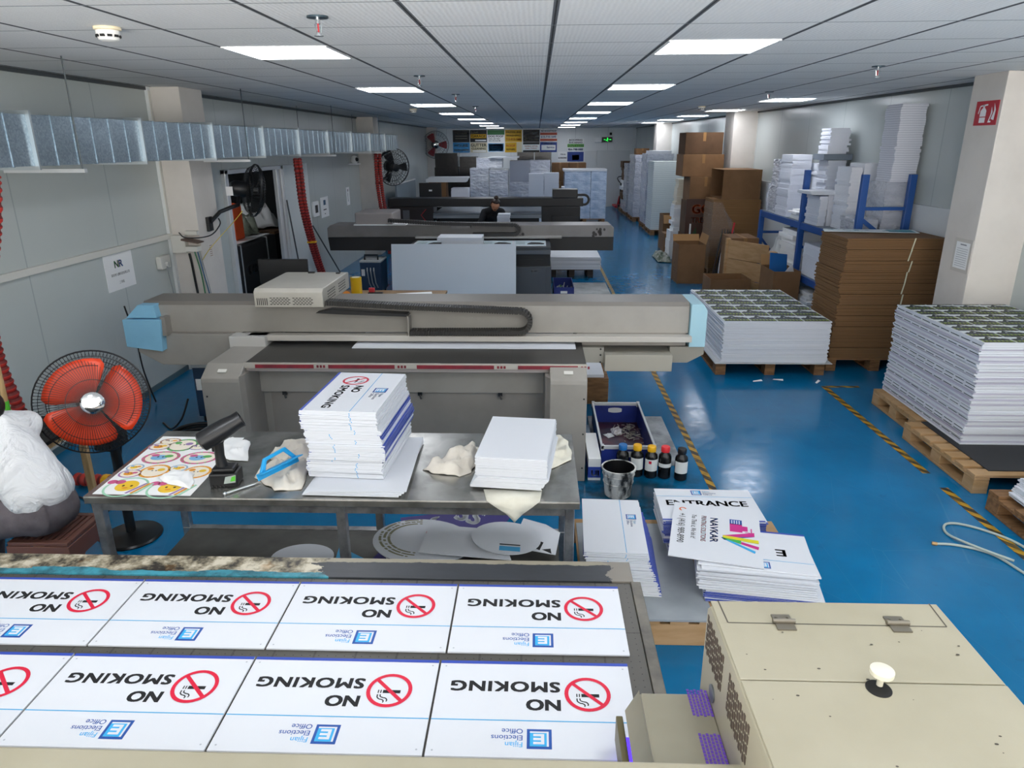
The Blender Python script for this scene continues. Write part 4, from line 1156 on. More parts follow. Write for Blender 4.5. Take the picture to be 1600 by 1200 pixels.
# ---- boards dumped on the lower shelf
PUR = mat('purple_print', '#3c3280', .5)
shelf_m = [WHITE, PUR, INKB, mat('olive_print', '#8c8a6e', .6), INKR, CYAN]
def shelf_board(name, poly, x, y, z, rot, label, pr=None, body=0, t=.004):
    m = MB().prism(poly, 'z', 0, t, body)
    if pr: pr(Print(m, (0, 0, t), (1, 0, 0), (0, 1, 0)))
    o = bpy.data.objects.new(name, m.mesh(name, shelf_m)); C.objects.link(o); o.location = (x, y, z); o.rotation_euler = rot
    WLOC[o.name] = (x, y, z); return tag(o, label, 'board')
R_ = math.radians
shelf_board('purple_board', [(-.2, -.12), (.2, -.12), (.2, .12), (-.2, .12)], -.64, 3.1, .263, (0, 0, R_(70)), 'purple printed board lying flat on the lower shelf', lambda p: p.text('SS', -.12, -.07, .2, 0, .03), 1)
shelf_board('purple_board', [(-.17, -.12), (.17, -.12), (.17, .12), (-.17, .12)], -.52, 3.25, .30, (R_(8), 0, R_(14)), 'purple board with white letters poking out behind the golf ball board', lambda p: p.text('SS', -.02, -.02, .16, 0, .04), 1)
shelf_board('purple_board', [(-.17, -.12), (.17, -.12), (.17, .12), (-.17, .12)], -.33, 3.24, .352, (R_(7), 0, R_(-28)), 'purple board with white letters turned at an angle', lambda p: p.text('SS', -.1, -.02, .16, 0, .04), 1)
def golf(p):
    r = random.Random(5)
    for i in range(60):
        a = math.radians(100+i*2.9); 
        for q in range(3):
            rr_ = .2-.022*q
            if r.random() < .8: p.poly(ell((-.02+rr_*math.cos(a), .02+rr_*.8*math.sin(a)), .008, .005, 8), 3, 1)
    p.text('Generously', .0, .10, .034, 4, .01); p.text('sponsored by', -.005, .066, .034, 4, .01)
shelf_board('golf_ball_board', ell((0, 0), .25, .19, 40), -.55, 3.05, .345, (R_(3), R_(2), R_(-6)), 'oval white board printed with a dimpled golf ball and small red words', golf)
shelf_board('white_board', [(-.2, -.13), (.24, -.13), (.16, .13), (-.2, .13)], -.34, 3.02, .365, (0, R_(2), R_(-4)), 'plain white board lying over the golf ball board')
shelf_board('white_board', ell((0, 0), .17, .15, 32), -.14, 3.05, .37, (0, R_(4), 0), 'rounded white board with a small blue label on the lower shelf', lambda p: (p.rect(-.03, -.12, .07, -.08, 5), p.rect(-.03, -.07, .07, -.06, 2)))
shelf_board('white_board', [(-.12, -.13), (.1, -.13), (.1, .06), (.02, .11), (-.1, .13)], .02, 3.12, .34, (R_(3), R_(6), R_(-8)), 'cream torn board at the end of the lower shelf', lambda p: (p.poly([(-.05, -.09), (.02, -.12), (.03, -.05), (-.04, -.03)], 2), p.poly([(.03, -.11), (.08, -.13), (.07, -.09)], 2)))
shelf_board('white_board', ell((0, 0), .155, .12, 36), -1.15, 3.02, .263, (0, 0, 0), 'oval white board lying alone on the lower shelf')
shelf_board('blue_offcut', [(0, 0), (.16, -.05), (.02, .12)], -.98, 3.0, .263, (0, 0, R_(15)), 'small bright blue offcut beside the middle table leg', None, 5)

# ================================================================ pallet with election boards beside the printers
pallet('pallet', .225, 2.745, 1.36, 3.66, 'wooden pallet under the entrance sign piles', m_=WOODL, along=True)
b = MB().box(.235, 2.735, .1365, .82, 3.6, .1465); tag(b.build('grey_board', CONC, org=(.5, 3.1, .1365)), 'smooth grey board covering the pallet between the sign piles', 'board')
def logo_only(p, W, H):
    p.rect(0, H*.66, W, H*.67, 2); sign_logo(p, W*.3, H*.74, H*.17)
lo_top = board_mesh('logo_sign_board', .525, .3, .006, logo_only)
eb2 = edged_board('logo_sign_board', .525, .3, .006)
stack([eb2], 'logo_sign_board', 'sign', .385, 3.18, .148, 30, .0078, R_(-93), 21, .004, .012, 'sign with only a small blue logo, topmost behind the printer bed corner',
      'white board with blue edges in the stack between table and grey board', 'boards in the logo sign stack', lambda i, n: (0, .085*(1-i/n)), lambda i, n: i < n*.8, lo_top)
def entrance_print(p, W, H):
    p.rect(0, 0, W, H*.04, 1); p.rect(0, H*.745, W, H*.755, 2); sign_logo(p, W*.38, H*.8, H*.155)
    p.text_fit('ENTRANCE', W*.09, W*.91, H*.46, H*.17, 3, .03)
en = board_mesh('entrance_sign', .53, .36, .006, entrance_print)
eb3 = edged_board('entrance_sign', .53, .36, .006)
ENT_FL = lambda i, n: i in (3, 9, 10)
stack([eb3], 'entrance_sign', 'sign', .945, 3.495, .148, 23, .0078, R_(-1), 22, .006, .02, 'white sign reading ENTRANCE in black, topmost of its pile', 'white sign board in the pile under the ENTRANCE sign', 'boards under the entrance sign',
      lambda i, n: ((.03, 0) if i < 6 else (0, 0)), ENT_FL, en)
def exit_print(p, W, H):
    p.rect(0, 0, W, H*.04, 1); p.rect(0, H*.745, W, H*.755, 2); sign_logo(p, W*.38, H*.8, H*.155); p.text_fit('E', W*.22, W*.30, H*.46, H*.17, 3, .03)
ex = board_mesh('election_sign', .53, .36, .006, exit_print)
stack([eb3], 'election_sign', 'sign', 1.055, 3.04, .148, 23, .0080, R_(172), 23, .010, .03, 'white election sign lying upside down beside the aisle, partly under the colourful sign', 'white sign board in the messy pile behind the beige carriage', 'boards in the messy pile',
      lambda i, n: ((-.045+.006*(i % 4), 0) if i < 8 else (0, 0)), lambda i, n: i < 6, ex)
# the printing company's colourful sign, laid askew over both piles
def nav_print(p, W, H):
    p.text_fit('NAVKAR', W*.24, W*.68, H*.44, H*.09, 5, .03); p.text_fit('PRINTING SOLUTIONS', W*.22, W*.69, H*.335, H*.06, 4, .012)
    p.text_fit('You Think it, We Ink it!', W*.22, W*.66, H*.225, H*.06, 3, .006, shear=.25); p.text_fit('+1 (416) 989-8990', W*.22, W*.76, H*.075, H*.08, 3, .008)
    p.annulus(W*.13, H*.11, .012, .02, 8, 1, 14, math.pi*.6, math.pi*1.9)
    # logo: a small press over an N of ribbons
    p.poly([(W*.30, H*.66), (W*.45, H*.66), (W*.45, H*.80), (W*.30, H*.80)], 9, 1); p.rect(W*.33, H*.80, W*.42, H*.86, 9, 1)
    p.rect(W*.22, H*.66, W*.31, H*.80, 5, 1)
    for q in range(4): p.rect(W*.235, H*(.68+.028*q), W*.30, H*(.69+.028*q), 0, 2)
    p.bar(W*.36, H*.90, W*.44, H*.90, .006, 9); p.bar(W*.44, H*.9, W*.44, H*.83, .006, 9)
    p.poly([(W*.43, H*.93), (W*.50, H*.93), (W*.58, H*.58), (W*.54, H*.58)], 9, 3); p.poly([(W*.46, H*.93), (W*.50, H*.93), (W*.62, H*.60), (W*.58, H*.56)], 5, 2)
    p.poly([(W*.54, H*.58), (W*.58, H*.58), (W*.62, H*.97), (W*.56, H*.97)], 10, 4); p.poly([(W*.54, H*.58), (W*.59, H*.58), (W*.66, H*.78), (W*.56, H*.78)], 11, 3)
    p.poly([(W*.56, H*.58), (W*.59, H*.58), (W*.72, H*.96), (W*.67, H*.97)], 9, 2); p.poly([(W*.57, H*.58), (W*.60, H*.58), (W*.79, H*.92), (W*.75, H*.93)], 6, 2)
nm_ = SIGN_M+[mat('nav_orange', '#e0662a', .5), mat('nav_magenta', '#c81f83', .45), mat('nav_yellow', '#d9cf1c', .45), mat('nav_green', '#3fae49', .45)]
nav = board_mesh('printing_company_sign', .55, .435, .004, nav_print, nm_)
put(nav, 'printing_company_sign', .91, 3.185, .335, 0, 'white sign with a rainbow ribbon logo reading NAVKAR, laid askew over two piles', 'sign', None, (R_(0), R_(.0), R_(-103.5)))

# ================================================================ bottles, bucket, trays on the floor
def bottle(x, y, cap, label, lw=(.25, .62), tint='#e6e8e6', red=False):
    t = thing('ink_bottle', label, 'ink bottle', (x, y, 0), 0, 'ink bottles by the tray')
    MB().lathe((0,0,0), [(.038, .0), (.043, .006), (.044, .15), (.040, .168), (.024, .185), (.022, .195)], 28).build('body', mat('bottle_black', '#121315', .25), t, smooth=True, local=True)
    MB().lathe((0,0,0), [(.029, .192), (.030, .196), (.030, .225), (.027, .23)], 24).build('cap', cap, t, smooth=True, local=True)
    if lw:
        l = MB(); n = 14; a0, a1 = R_(195), R_(335); z0, z1 = lw[0]*.23, lw[1]*.23
        for i in range(n):
            b0, b1 = a0+(a1-a0)*i/n, a0+(a1-a0)*(i+1)/n
            l.quad((.0445*math.cos(b0), .0445*math.sin(b0), z0), (.0445*math.cos(b1), .0445*math.sin(b1), z0), (.0445*math.cos(b1), .0445*math.sin(b1), z1), (.0445*math.cos(b0), .0445*math.sin(b0), z1))
        if red:
            for i in range(3):
                b0, b1 = R_(240+8*i), R_(248+8*i); l.quad((.0448*math.cos(b0), .0448*math.sin(b0), z1-.03), (.0448*math.cos(b1), .0448*math.sin(b1), z1-.03), (.0448*math.cos(b1), .0448*math.sin(b1), z1-.01), (.0448*math.cos(b0), .0448*math.sin(b0), z1-.01), 1)
        l.build('label', [mat('label_white', tint, .6), INKR], t, local=True)
bottle(.605, 4.535, BLUEC, 'black ink bottle with a blue cap behind the bucket', None)
bottle(.705, 4.53, YELLOW, 'black ink bottle with a yellow cap next to the blue capped one')
bottle(.80, 4.51, YELLOW, 'black ink bottle with a yellow cap and a red mark on its label', red=True)
bottle(.893, 4.505, mat('cap_red', '#e8333c', .4), 'black ink bottle with a red cap', (.38, .5))
bottle(1.0, 4.475, BLACK, 'black ink bottle with a black cap at the end of the line')
bk = thing('bucket', 'ink splashed white bucket with a black inside standing by the ink bottles', 'bucket', (.545, 4.24, 0))
spl = mat('splashed_white', '#d4d4d0', .5, col2='#1c1d20', scale=12, lo=.46, hi=.62, stretch=(1, 1, .5))
MB().lathe((0,0,0), [(.08, 0), (.085, .004), (.105, .185), (.112, .186), (.113, .2), (.1035, .2), (.082, .02), (.0, .02)], 40, cap=False).build('body', [spl], bk, smooth=True, local=True)
MB().lathe((0,0,0), [(.1015, .198), (.079, .024), (.0, .0235)], 36, cap=False).build('inside', mat('ink_inside', '#0f1013', .35), bk, smooth=True, local=True)
for z in (.155, .1): MB().torus((0,0,z), .0865+z*.105, .003, n=40).build('rib', spl, bk, local=True)
MB().tube([(.113*math.cos(R_(a)), .118*math.sin(R_(a))*.55-.03, .19-.09*math.sin(R_(a))) for a in range(0, 181, 15)], .002, 6).xf(Matrix.Rotation(R_(20), 4, 'Z')).build('handle', STEELD, bk, local=True)
b = MB().box(.44, 4.68, .0, 1.06, 5.63, .012); tag(b.build('floor_board', mat('dirty_floor_board', '#a9adb0', .5, col2='#6d7276', scale=5), org=(.75, 5.1, 0)), 'dirty grey board on the floor under the blue parts tray', 'board')
ty = thing('parts_tray', 'blue corrugated plastic tray with white edges full of small metal parts', 'tray', (.65, 5.0, .013))
tz0, tz1 = .013, .185
BLUT = mat('tray_blue', '#1c3186', .45, col2='#182a70', scale=4)
m = MB().box(.465, 4.60, tz0, .838, 5.48, tz0+.006); m.build('bottom', mat('tray_bottom', '#2a1c38', .5, col2='#5a1a2c', scale=7), ty)
MB().box(.465, 4.60, tz0, .471, 5.48, tz1).build('side', BLUT, ty); MB().box(.832, 4.60, tz0, .838, 5.48, tz1).build('side', BLUT, ty)
e1 = MB().box(.471, 4.60, tz0, .832, 4.606, tz1).build('end', BLUT, ty); e2 = MB().box(.471, 5.474, tz0, .832, 5.48, tz1).build('end', BLUT, ty)
TR = mat('tray_trim', '#cdd0d3', .4, .2)
m = MB().box(.458, 4.592, tz1-.02, .845, 4.61, tz1+.006).box(.458, 5.47, tz1-.02, .845, 5.488, tz1+.006).box(.458, 4.61, tz1-.008, .474, 5.47, tz1+.005).box(.829, 4.61, tz1-.008, .845, 5.47, tz1+.005)
m.build('rim', TR, ty, bevel=.002)
for x in (.458, .822):
    for y in (4.592, 5.465): MB().box(x, y, tz1-.03, x+.024, y+.024, tz1+.014).build('corner_piece', TR, ty, bevel=.003)
def slot(cy, s, par):
    m = MB(); n = 20
    m.add([(.65+.055*math.copysign(min(1, abs(math.cos(2*math.pi*i/n))*1.3), math.cos(2*math.pi*i/n)), cy+s*.0005, .125+.022*math.sin(2*math.pi*i/n)) for i in range(n)], [tuple(range(n)) if s < 0 else tuple(range(n))[::-1]])
    m.build('hand_slot', mat('slot_white', '#d8dadc', .5), par)
slot(5.474, -1, e2); slot(4.60, -1, e1)
# small metal parts: too many to count
r = random.Random(9); m = MB()
for i in range(70):
    x, y = r.gauss(.73, .045), r.gauss(5.2, .085); x = min(max(x, .50), .80); a = r.uniform(0, 6.28); L = r.uniform(.02, .06); z = tz0+.012+r.uniform(0, .03)
    m.cyl((x-L*math.cos(a)/1, y-L*math.sin(a), z), (x, y, z+r.uniform(-.006, .02)), r.uniform(.002, .004), n=6)
o = m.build('metal_parts', mat('small_parts', '#b9b4a8', .4, .6), org=(.73, 5.2, tz0+.007)); tag(o, 'loose heap of screws and small metal parts in the blue tray', 'metal parts', None, 'stuff')
rag('plastic_bag', [(.6, 5.31), (.66, 5.33), (.69, 5.27), (.68, 5.19), (.63, 5.17), (.6, 5.22)], tz0+.008, .04, mat('bag_film', '#e4dfe2', .2), 'small clear bag of fittings in the blue tray', 'bag', 21, freq=22)
rag('label_scrap', [(.53, 5.2), (.6, 5.23), (.62, 5.17), (.57, 5.13)], tz0+.008, .012, PAPER, 'white scrap of paper in the blue tray', 'paper', 22, freq=18)
rag('label_scrap', [(.6, 4.95), (.66, 4.99), (.67, 4.9), (.61, 4.89)], tz0+.008, .012, PAPER, 'crumpled white scrap near the yellow screwdriver', 'paper', 23, freq=18)
sd_ = thing('screwdriver', 'short screwdriver with yellow ends lying in the blue tray', 'screwdriver', (.73, 4.95, tz0+.007))
MB().cyl((.68, 4.94, tz0+.02), (.76, 4.955, tz0+.02), .007, n=10).build('shaft', BLACK, sd_)
MB().cyl((.765, 4.956, tz0+.02), (.79, 4.96, tz0+.02), .012, n=10).build('handle', YELLOW, sd_); MB().cyl((.655, 4.936, tz0+.02), (.68, 4.94, tz0+.02), .01, n=10).build('tip_guard', YELLOW, sd_)
ca = MB().box(.362, 4.44, .0, .448, 4.9, .16, 0).box(.3615, 4.439, .02, .4485, 4.9, .1, 1)
p = Print(ca, (.362, 4.4388, 0), (1, 0, 0), (0, 0, 1)); p.text('UI', .02, .035, .06, 0, .03)
tag(ca.build('small_carton', [PAPER, BLUEP], org=(.405, 4.67, 0)), 'white and blue carton squeezed between the printer cabinet and the bucket', 'carton')
# ================================================================ person on the stool by the fan
st = thing('plastic_stool', 'brown plastic stool with a slatted seat under the seated person', 'stool', (-2.33, 2.98, 0))
BR = mat('stool_brown', '#6f4a40', .4)
sx, sy, sw = -2.33, 2.98, .145
m = MB()
for i in range(9): m.box(sx-sw+.02+.03*i, sy-sw+.01, .425, sx-sw+.04+.03*i, sy+sw-.01, .437)
m.box(sx-sw, sy-sw, .42, sx+sw, sy-sw+.03, .44).box(sx-sw, sy+sw-.03, .42, sx+sw, sy+sw, .44).box(sx-sw, sy-sw+.03, .42, sx-sw+.03, sy+sw-.03, .44).box(sx+sw-.03, sy-sw+.03, .42, sx+sw, sy+sw-.03, .44).box(sx-.01, sy-sw+.03, .418, sx+.01, sy+sw-.03, .425)
seat = m.build('seat', BR, st, bevel=.004)
for a in range(4):
    arch = [(-.15, .42), (-.175, 0), (-.115, 0), (-.09, .29), (-.05, .335), (.05, .335), (.09, .29), (.115, 0), (.175, 0), (.15, .42)]
    m = MB().prism([(x, z) for x, z in arch], 'y', -.15, -.142)
    for i, v in enumerate(m.v): m.v[i] = (v[0], v[1]-(.42-v[2])*.06, v[2])
    m.xf(Matrix.Translation((sx, sy, 0)) @ Matrix.Rotation(a*math.pi/2, 4, 'Z')); m.build('leg_panel', BR, st, bevel=.003)
P = dict(pelvis=(-2.335, 2.93, .575), waist=(-2.365, 2.925, .73), chest=(-2.475, 2.935, .885), neck=(-2.535, 2.945, 1.005), head=(-2.555, 2.96, 1.11),
         elbow_l=(-2.60, 2.76, .74), wrist_l=(-2.80, 2.92, .76), elbow_r=(-2.60, 3.13, .76), wrist_r=(-2.82, 3.07, .76),
         knee_l=(-2.74, 2.86, .47), ankle_l=(-2.72, 2.86, .08), knee_r=(-2.74, 3.08, .48), ankle_r=(-2.80, 3.06, .08))
SHIRT = mat('shirt_white', '#e4e6e9', .85)
_t = NT(SHIRT); _w = _t.n('ShaderNodeTexNoise', Scale=6.0, Detail=4, Roughness=.55, Distortion=1.6); _t.l(_t.scaled(_t.coord(), (1, 1, .6)), _w.inputs['Vector']); _t.bump(_w.outputs['Fac'], .8, .06)
JEANS = mat('jeans_grey', '#5a5459', .9, col2='#6c666b', scale=10, bump=.2, bscale=90)
pr_ = seated_person('person', 'person in a white shirt and grey jeans seated on the brown stool', P, (-.95, .25), .44, SHIRT, JEANS, HAIR, hem=.11, head_f=(-.75, .25, -.55), long_sleeve=True)
# black topped wooden stand beyond the person
ws = thing('work_stand', 'small black topped stand with pale wooden legs beyond the seated person', 'stand', (-2.9, 3.45, 0))
MB().box(-3.25, 3.20, .685, -2.60, 3.78, .705).build('top', BLACKM, ws, bevel=.003)
MB().box(-3.25, 3.20, .655, -2.61, 3.23, .684).box(-3.25, 3.75, .655, -2.61, 3.78, .684).box(-2.64, 3.23, .655, -2.61, 3.75, .684).build('top_rail', STICKW, ws)
for x, y, z in ((-2.64, 3.73, .655), (-2.64, 3.22, .655), (-3.22, 3.73, .655), (-3.22, 3.22, .655)):
    MB().box(x-.018, y-.018, 0, x+.018, y+.018, z).build('leg', STICKW, ws, bevel=.004)
pole = MB().tube([(-2.96, 3.62, .707), (-2.94, 3.6, 1.0), (-2.925, 3.585, 1.25)], .019, 12)
pt = thing('wooden_pole', 'pale wooden pole with a green band standing behind the seated person', 'pole', (-2.95, 3.6, .706))
pole.build('shaft', STICKW, pt, smooth=True); MB().cyl((-2.9525, 3.612, .80), (-2.9487, 3.609, .86), .0205, n=12).build('band', GREENC, pt)

# ================================================================ pedestal fan
def fan_head(t, c, ax, R, blade_m, guard_m, hub_m, nb=3, span=100, wires=72, depth=.16, wire=.0018, pitch=.05):
    """wire guard, blades at rest and motor around centre c looking along ax"""
    c = Vector(c); ax = Vector(ax).normalized()
    z = ax; x = Vector((0, 0, 1)).cross(z).normalized(); y = z.cross(x)
    M = Matrix(((x.x, y.x, z.x, c.x), (x.y, y.y, z.y, c.y), (x.z, y.z, z.z, c.z), (0, 0, 0, 1)))
    f = MB()
    f.torus((0, 0, 0), R, wire*2.6, n=48, k=6); f.torus((0, 0, depth*.32), R*.72, wire*1.2, n=40, k=5); f.torus((0, 0, depth*.42), R*.45, wire*1.2, n=36, k=5); f.torus((0, 0, depth*.18), R*.9, wire, n=44, k=5)
    for i in range(wires):
        a = 2*math.pi*i/wires; tw = .22
        pts = []
        for q, h in ((.20, .48), (.45, .43), (.72, .33), (.9, .18), (1.0, 0)):
            b = a+tw*(q-.2); pts.append((R*q*math.cos(b), R*q*math.sin(b), depth*h))
        f.tube(pts, wire, 4)
    f.xf(M); f.build('front_guard', guard_m, t)
    g = MB(); g.torus((0, 0, -.012), R*1.005, wire*2.6, n=48, k=6); g.torus((0, 0, -depth*.45), R*.8, wire*1.4, n=40, k=5)
    for i in range(wires//2*2):
        a = 2*math.pi*i/wires
        g.tube([(R*q*math.cos(a-.2*(q-.2)), R*q*math.sin(a-.2*(q-.2)), -depth*h) for q, h in ((.22, .62), (.55, .6), (.85, .42), (1.0, .06))], wire, 4)
    g.xf(M); g.build('rear_guard', guard_m, t)
    for i in range(nb):
        b = MB(); a0 = 2*math.pi*i/nb; vs = []; fs = []
        K, J = 10, 8
        for j in range(J+1):
            rr_ = R*(.18+.68*j/J)
            for k in range(K+1):
                s = k/K-.5
                an = a0+math.radians(span)*s*(1-.25*(j/J-.5)**2)*(1 if j < J else .92)
                vs.append((rr_*math.cos(an), rr_*math.sin(an), -pitch*s*1.6+.012))
        for j in range(J):
            for k in range(K): q = j*(K+1)+k; fs.append((q, q+1, q+K+2, q+K+1))
        b.add(vs, fs); b.xf(M)
        o = b.build('blade', blade_m, t, smooth=True, angle=180); s_ = o.modifiers.new('solid', 'SOLIDIFY'); s_.thickness = .003
    h = MB().lathe((0, 0, 0), [(R*.19, -.03), (R*.19, .02), (R*.1, .03)], 24); h.xf(M); h.build('hub', hub_m, t, smooth=True)
    bd = MB().lathe((0, 0, depth*.44), [(R*.215, 0), (R*.21, .012), (R*.16, .02), (R*.06, .022)], 32); bd.xf(M); bd.build('badge', CHROME if hub_m is not BLACK else BLACK, t, smooth=True)
    mo = MB().lathe((0, 0, 0), [(R*.30, -depth*.62), (R*.31, -depth*.62-.02), (R*.30, -depth*.62-.11), (R*.2, -depth*.62-.15)], 28); mo.xf(M); mo.build('motor', BLACK, t, smooth=True)
    return M
PF = thing('pedestal_fan', 'tall black pedestal fan with red orange blades by the steel table', 'fan', (-2.39, 3.63, 0))
fm = mat('fan_blade_red', '#e0431f', .3)
fc_ = (-2.285, 3.37, .947)
fax = Vector((.50, -.80, .22))
fan_head(PF, fc_, fax, .264, fm, BLACK, fm, 3, 112, 96, .15, .0016)
MB().lathe((-2.39, 3.63, 0), [(.165, 0), (.168, .008), (.16, .018), (.06, .03), (.032, .04)], 48).build('base', mat('fan_base_black', '#141416', .3), PF, smooth=True)
MB().cyl((-2.39, 3.63, .03), (-2.39, 3.63, .62), .027, n=20).build('pole', BLACK, PF, smooth=True)
MB().lathe((-2.39, 3.63, .36), [(.03, 0), (.036, .01), (.036, .06), (.028, .075)], 20).build('height_collar', BLACK, PF, smooth=True)
k = MB().prism([(-2.44, 3.52), (-2.33, 3.5), (-2.31, 3.6), (-2.33, 3.68), (-2.43, 3.7), (-2.46, 3.6)], 'z', .6, .735)
ko = k.build('control_box', BLACK, PF, bevel=.012)
q = MB().add([(-2.40, 3.5115, .665), (-2.348, 3.5022, .665), (-2.348, 3.5022, .69), (-2.40, 3.5115, .69)], [(0, 1, 2, 3)]); q.build('rating_label', PAPER, ko)
MB().tube([(-2.385, 3.6, .73), (-2.38, 3.58, .80), (-2.36, 3.52, .90), (-2.34, 3.46, .95)], .03, 12).build('neck', BLACK, PF, smooth=True)
m = MB().tube([(-2.36, 3.66, .62), (-2.44, 3.72, .4), (-2.55, 3.78, .12), (-2.7, 3.9, .01), (-3.0, 4.1, .008)], .005, 6); m.build('power_cord', RUBBER, PF)

# ================================================================ red flexible hoses
def hose_mat():
    m = bpy.data.materials.new('ribbed_red_hose'); m.use_nodes = True; t = NT(m)
    n = t.noise(5, 2); t.l(t.ramp(n, [(.3, lin('#c8382c')), (.7, lin('#a82d26'))]), t.b.inputs['Base Color']); t.b.inputs['Roughness'].default_value = .5
    return m
HOSE = hose_mat(); HOSED = mat('hose_groove', '#6e1f1c', .55)
def hose(name, pts, r, label, n=None, pitch=.022, ties=(), group='red ventilation hoses', strands=1, off=(0, 0)):
    """spiral ribbed hose along a smooth path"""
    t = thing(name, label, 'hose', pts[0], 0, group)
    P_ = [Vector(p) for p in pts]; dense = []
    for i in range(len(P_)-1):
        p0, p1, p2, p3 = P_[max(i-1, 0)], P_[i], P_[i+1], P_[min(i+2, len(P_)-1)]
        L = (p2-p1).length; k = max(4, int(L/pitch*2))
        for j in range(k):
            u = j/k
            dense.append(.5*((2*p1)+(-p0+p2)*u+(2*p0-5*p1+4*p2-p3)*u*u+(-p0+3*p1-3*p2+p3)*u**3))
    dense.append(P_[-1])
    for s in range(strands):
        d = [p+Vector((off[0]*s, off[1]*s, 0)) for p in dense]
        tb_ = MB().tube(d, r, 12, rads=[r if (i//2) % 2 else r*.8 for i in range(len(d))])
        for q in range(len(d)-1):
            if (q//2) % 2 == 0:
                for k in range(12): tb_.m[q*12+k] = 1
        tb_.build('tube', [HOSE, HOSED], t, smooth=True, angle=80)
    for u in ties:
        i = int(u*(len(dense)-2)); a = (dense[i+1]-dense[i]).normalized(); c_ = dense[i]+Vector((off[0], off[1], 0))*((strands-1)/2)
        if strands == 1: MB().cyl(c_-a*.02, c_+a*.02, r*1.06, n=14).build('tie', YELLOW, t)
        else: MB().box(c_.x-r*1.1-abs(off[0])/2, c_.y-r*1.1-abs(off[1])/2, c_.z-.012, c_.x+r*1.1+abs(off[0])/2, c_.y+r*1.1+abs(off[1])/2, c_.z+.012).build('tie', YELLOW, t, bevel=.006)
    return t
hose('flexible_hose', [(-3.05, 4.05, 2.055), (-3.08, 4.02, 1.8), (-3.22, 4.0, 1.3), (-3.28, 4.05, .95), (-3.28, 4.12, .6), (-3.27, 4.2, .25), (-3.27, 4.25, .04)], .04, 'thick red ribbed hose dropping from the near end of the duct', ties=())
hose('flexible_hose', [(-3.13, 4.275, .05), (-3.05, 4.265, .05), (-2.88, 4.245, .05), (-2.78, 4.22, .05)], .045, 'red ribbed hose lying on the floor behind the pedestal fan', ties=(.72,))
hose('flexible_hose', [(-3.1, 9.45, 2.03), (-3.11, 9.5, 1.85), (-3.13, 9.6, 1.45), (-3.15, 9.8, 1.1), (-3.17, 10.05, .75), (-3.17, 10.3, .4), (-3.12, 10.5, .06)], .032, 'pair of red hoses slanting down in front of the pale door leaf', ties=(.55,), strands=2, off=(.045, .03))
hose('flexible_hose', [(-3.2, 14.70, 2.05), (-3.21, 14.71, 1.7), (-3.2, 14.73, 1.3), (-3.16, 14.74, .9), (-3.1, 14.75, .5), (-3.05, 14.75, .04)], .038, 'pair of red hoses hanging by the cream column under the black wall fan', ties=(), strands=2, off=(.08, 0))
# ================================================================ things on the panel wall
tr_ = thing('cable_trunking', 'white plastic cable trunking running along the panel wall', 'cable trunking', (XL, 5.5, 1.34))
MB().box(XL+.0, 2.0, 1.335, XL+.035, 6.93, 1.385).build('duct', mat('trunk_white', '#d9d7cf', .5), tr_, bevel=.003)
MB().box(XL, 6.905, 1.385, XL+.035, 6.94, CZ-.03).build('riser', MATS['trunk_white'], tr_, bevel=.003)
MB().box(-3.42, 6.9, 1.37, -3.30, 6.948, 1.41).build('end_piece', MATS['trunk_white'], tr_, bevel=.003)
jb = thing('junction_box', 'white electrical box with a brown flap on the cream column', 'electrical box', (-3.45, 6.93, 1.2))
MB().box(-3.56, 6.88, 1.2, -3.42, 6.949, 1.37).build('body', MATS['trunk_white'], jb, bevel=.005)
MB().box(-3.42, 6.86, 1.215, -3.3, 6.949, 1.265).build('socket_strip', MATS['trunk_white'], jb, bevel=.004)
MB().prism([(-3.42, 1.33), (-3.26, 1.30), (-3.26, 1.31), (-3.42, 1.345)], 'y', 6.80, 6.94).build('flap', mat('flap_brown', '#5b463c', .5), jb)
sk_ = thing('wall_socket', 'small white socket below the trunking with a plug in it', 'socket', (-3.6, 6.7, 1.1))
MB().box(XL+.001, 6.62, 1.08, XL+.05, 6.80, 1.2).build('plate', MATS['trunk_white'], sk_, bevel=.004); MB().cyl((XL+.05, 6.71, 1.12), (XL+.075, 6.71, 1.12), .022, n=14).build('plug', mat('plug_grey', '#c8c8c4', .5), sk_)
def wire(pts, r, m_, label, group='loose cables on the column'):
    P_ = [Vector(p) for p in pts]; d = []
    for i in range(len(P_)-1):
        p0, p1, p2, p3 = P_[max(i-1, 0)], P_[i], P_[i+1], P_[min(i+2, len(P_)-1)]
        for j in range(8):
            u = j/8; d.append(.5*((2*p1)+(-p0+p2)*u+(2*p0-5*p1+4*p2-p3)*u*u+(-p0+3*p1-3*p2+p3)*u**3))
    d.append(P_[-1])
    o = MB().tube(d, r, 6).build('cable', m_, smooth=True, org=pts[-1]); return tag(o, label, 'cable', group)
GRN = mat('cable_green', '#2f7d52', .5); GYW = mat('cable_yellow', '#c7b247', .5); GRY = mat('cable_grey', '#8f9498', .5)
wire([(-3.42, 6.933, 1.19), (-3.41, 6.933, 1.1), (-3.40, 6.933, .9), (-3.38, 6.933, .5), (-3.38, 6.933, .02)], .012, BLACK, 'thick black cable hanging from the socket strip on the column')
wire([(-3.36, 6.92, 1.22), (-3.33, 6.93, 1.0), (-3.31, 6.92, .7), (-3.28, 6.9, .02)], .006, GRN, 'green cable hanging down the column front')
wire([(-3.33, 6.92, 1.22), (-3.29, 6.9, 1.0), (-3.26, 6.92, .7), (-3.2, 6.9, .02)], .006, mat('cable_blue', '#2f5f86', .5), 'blue cable hanging beside the green one')
wire([(-3.31, 6.92, 1.22), (-3.27, 6.92, .95), (-3.22, 6.9, .6), (-3.15, 6.9, .02)], .004, GRY, 'thin grey cable hanging beside the blue one')
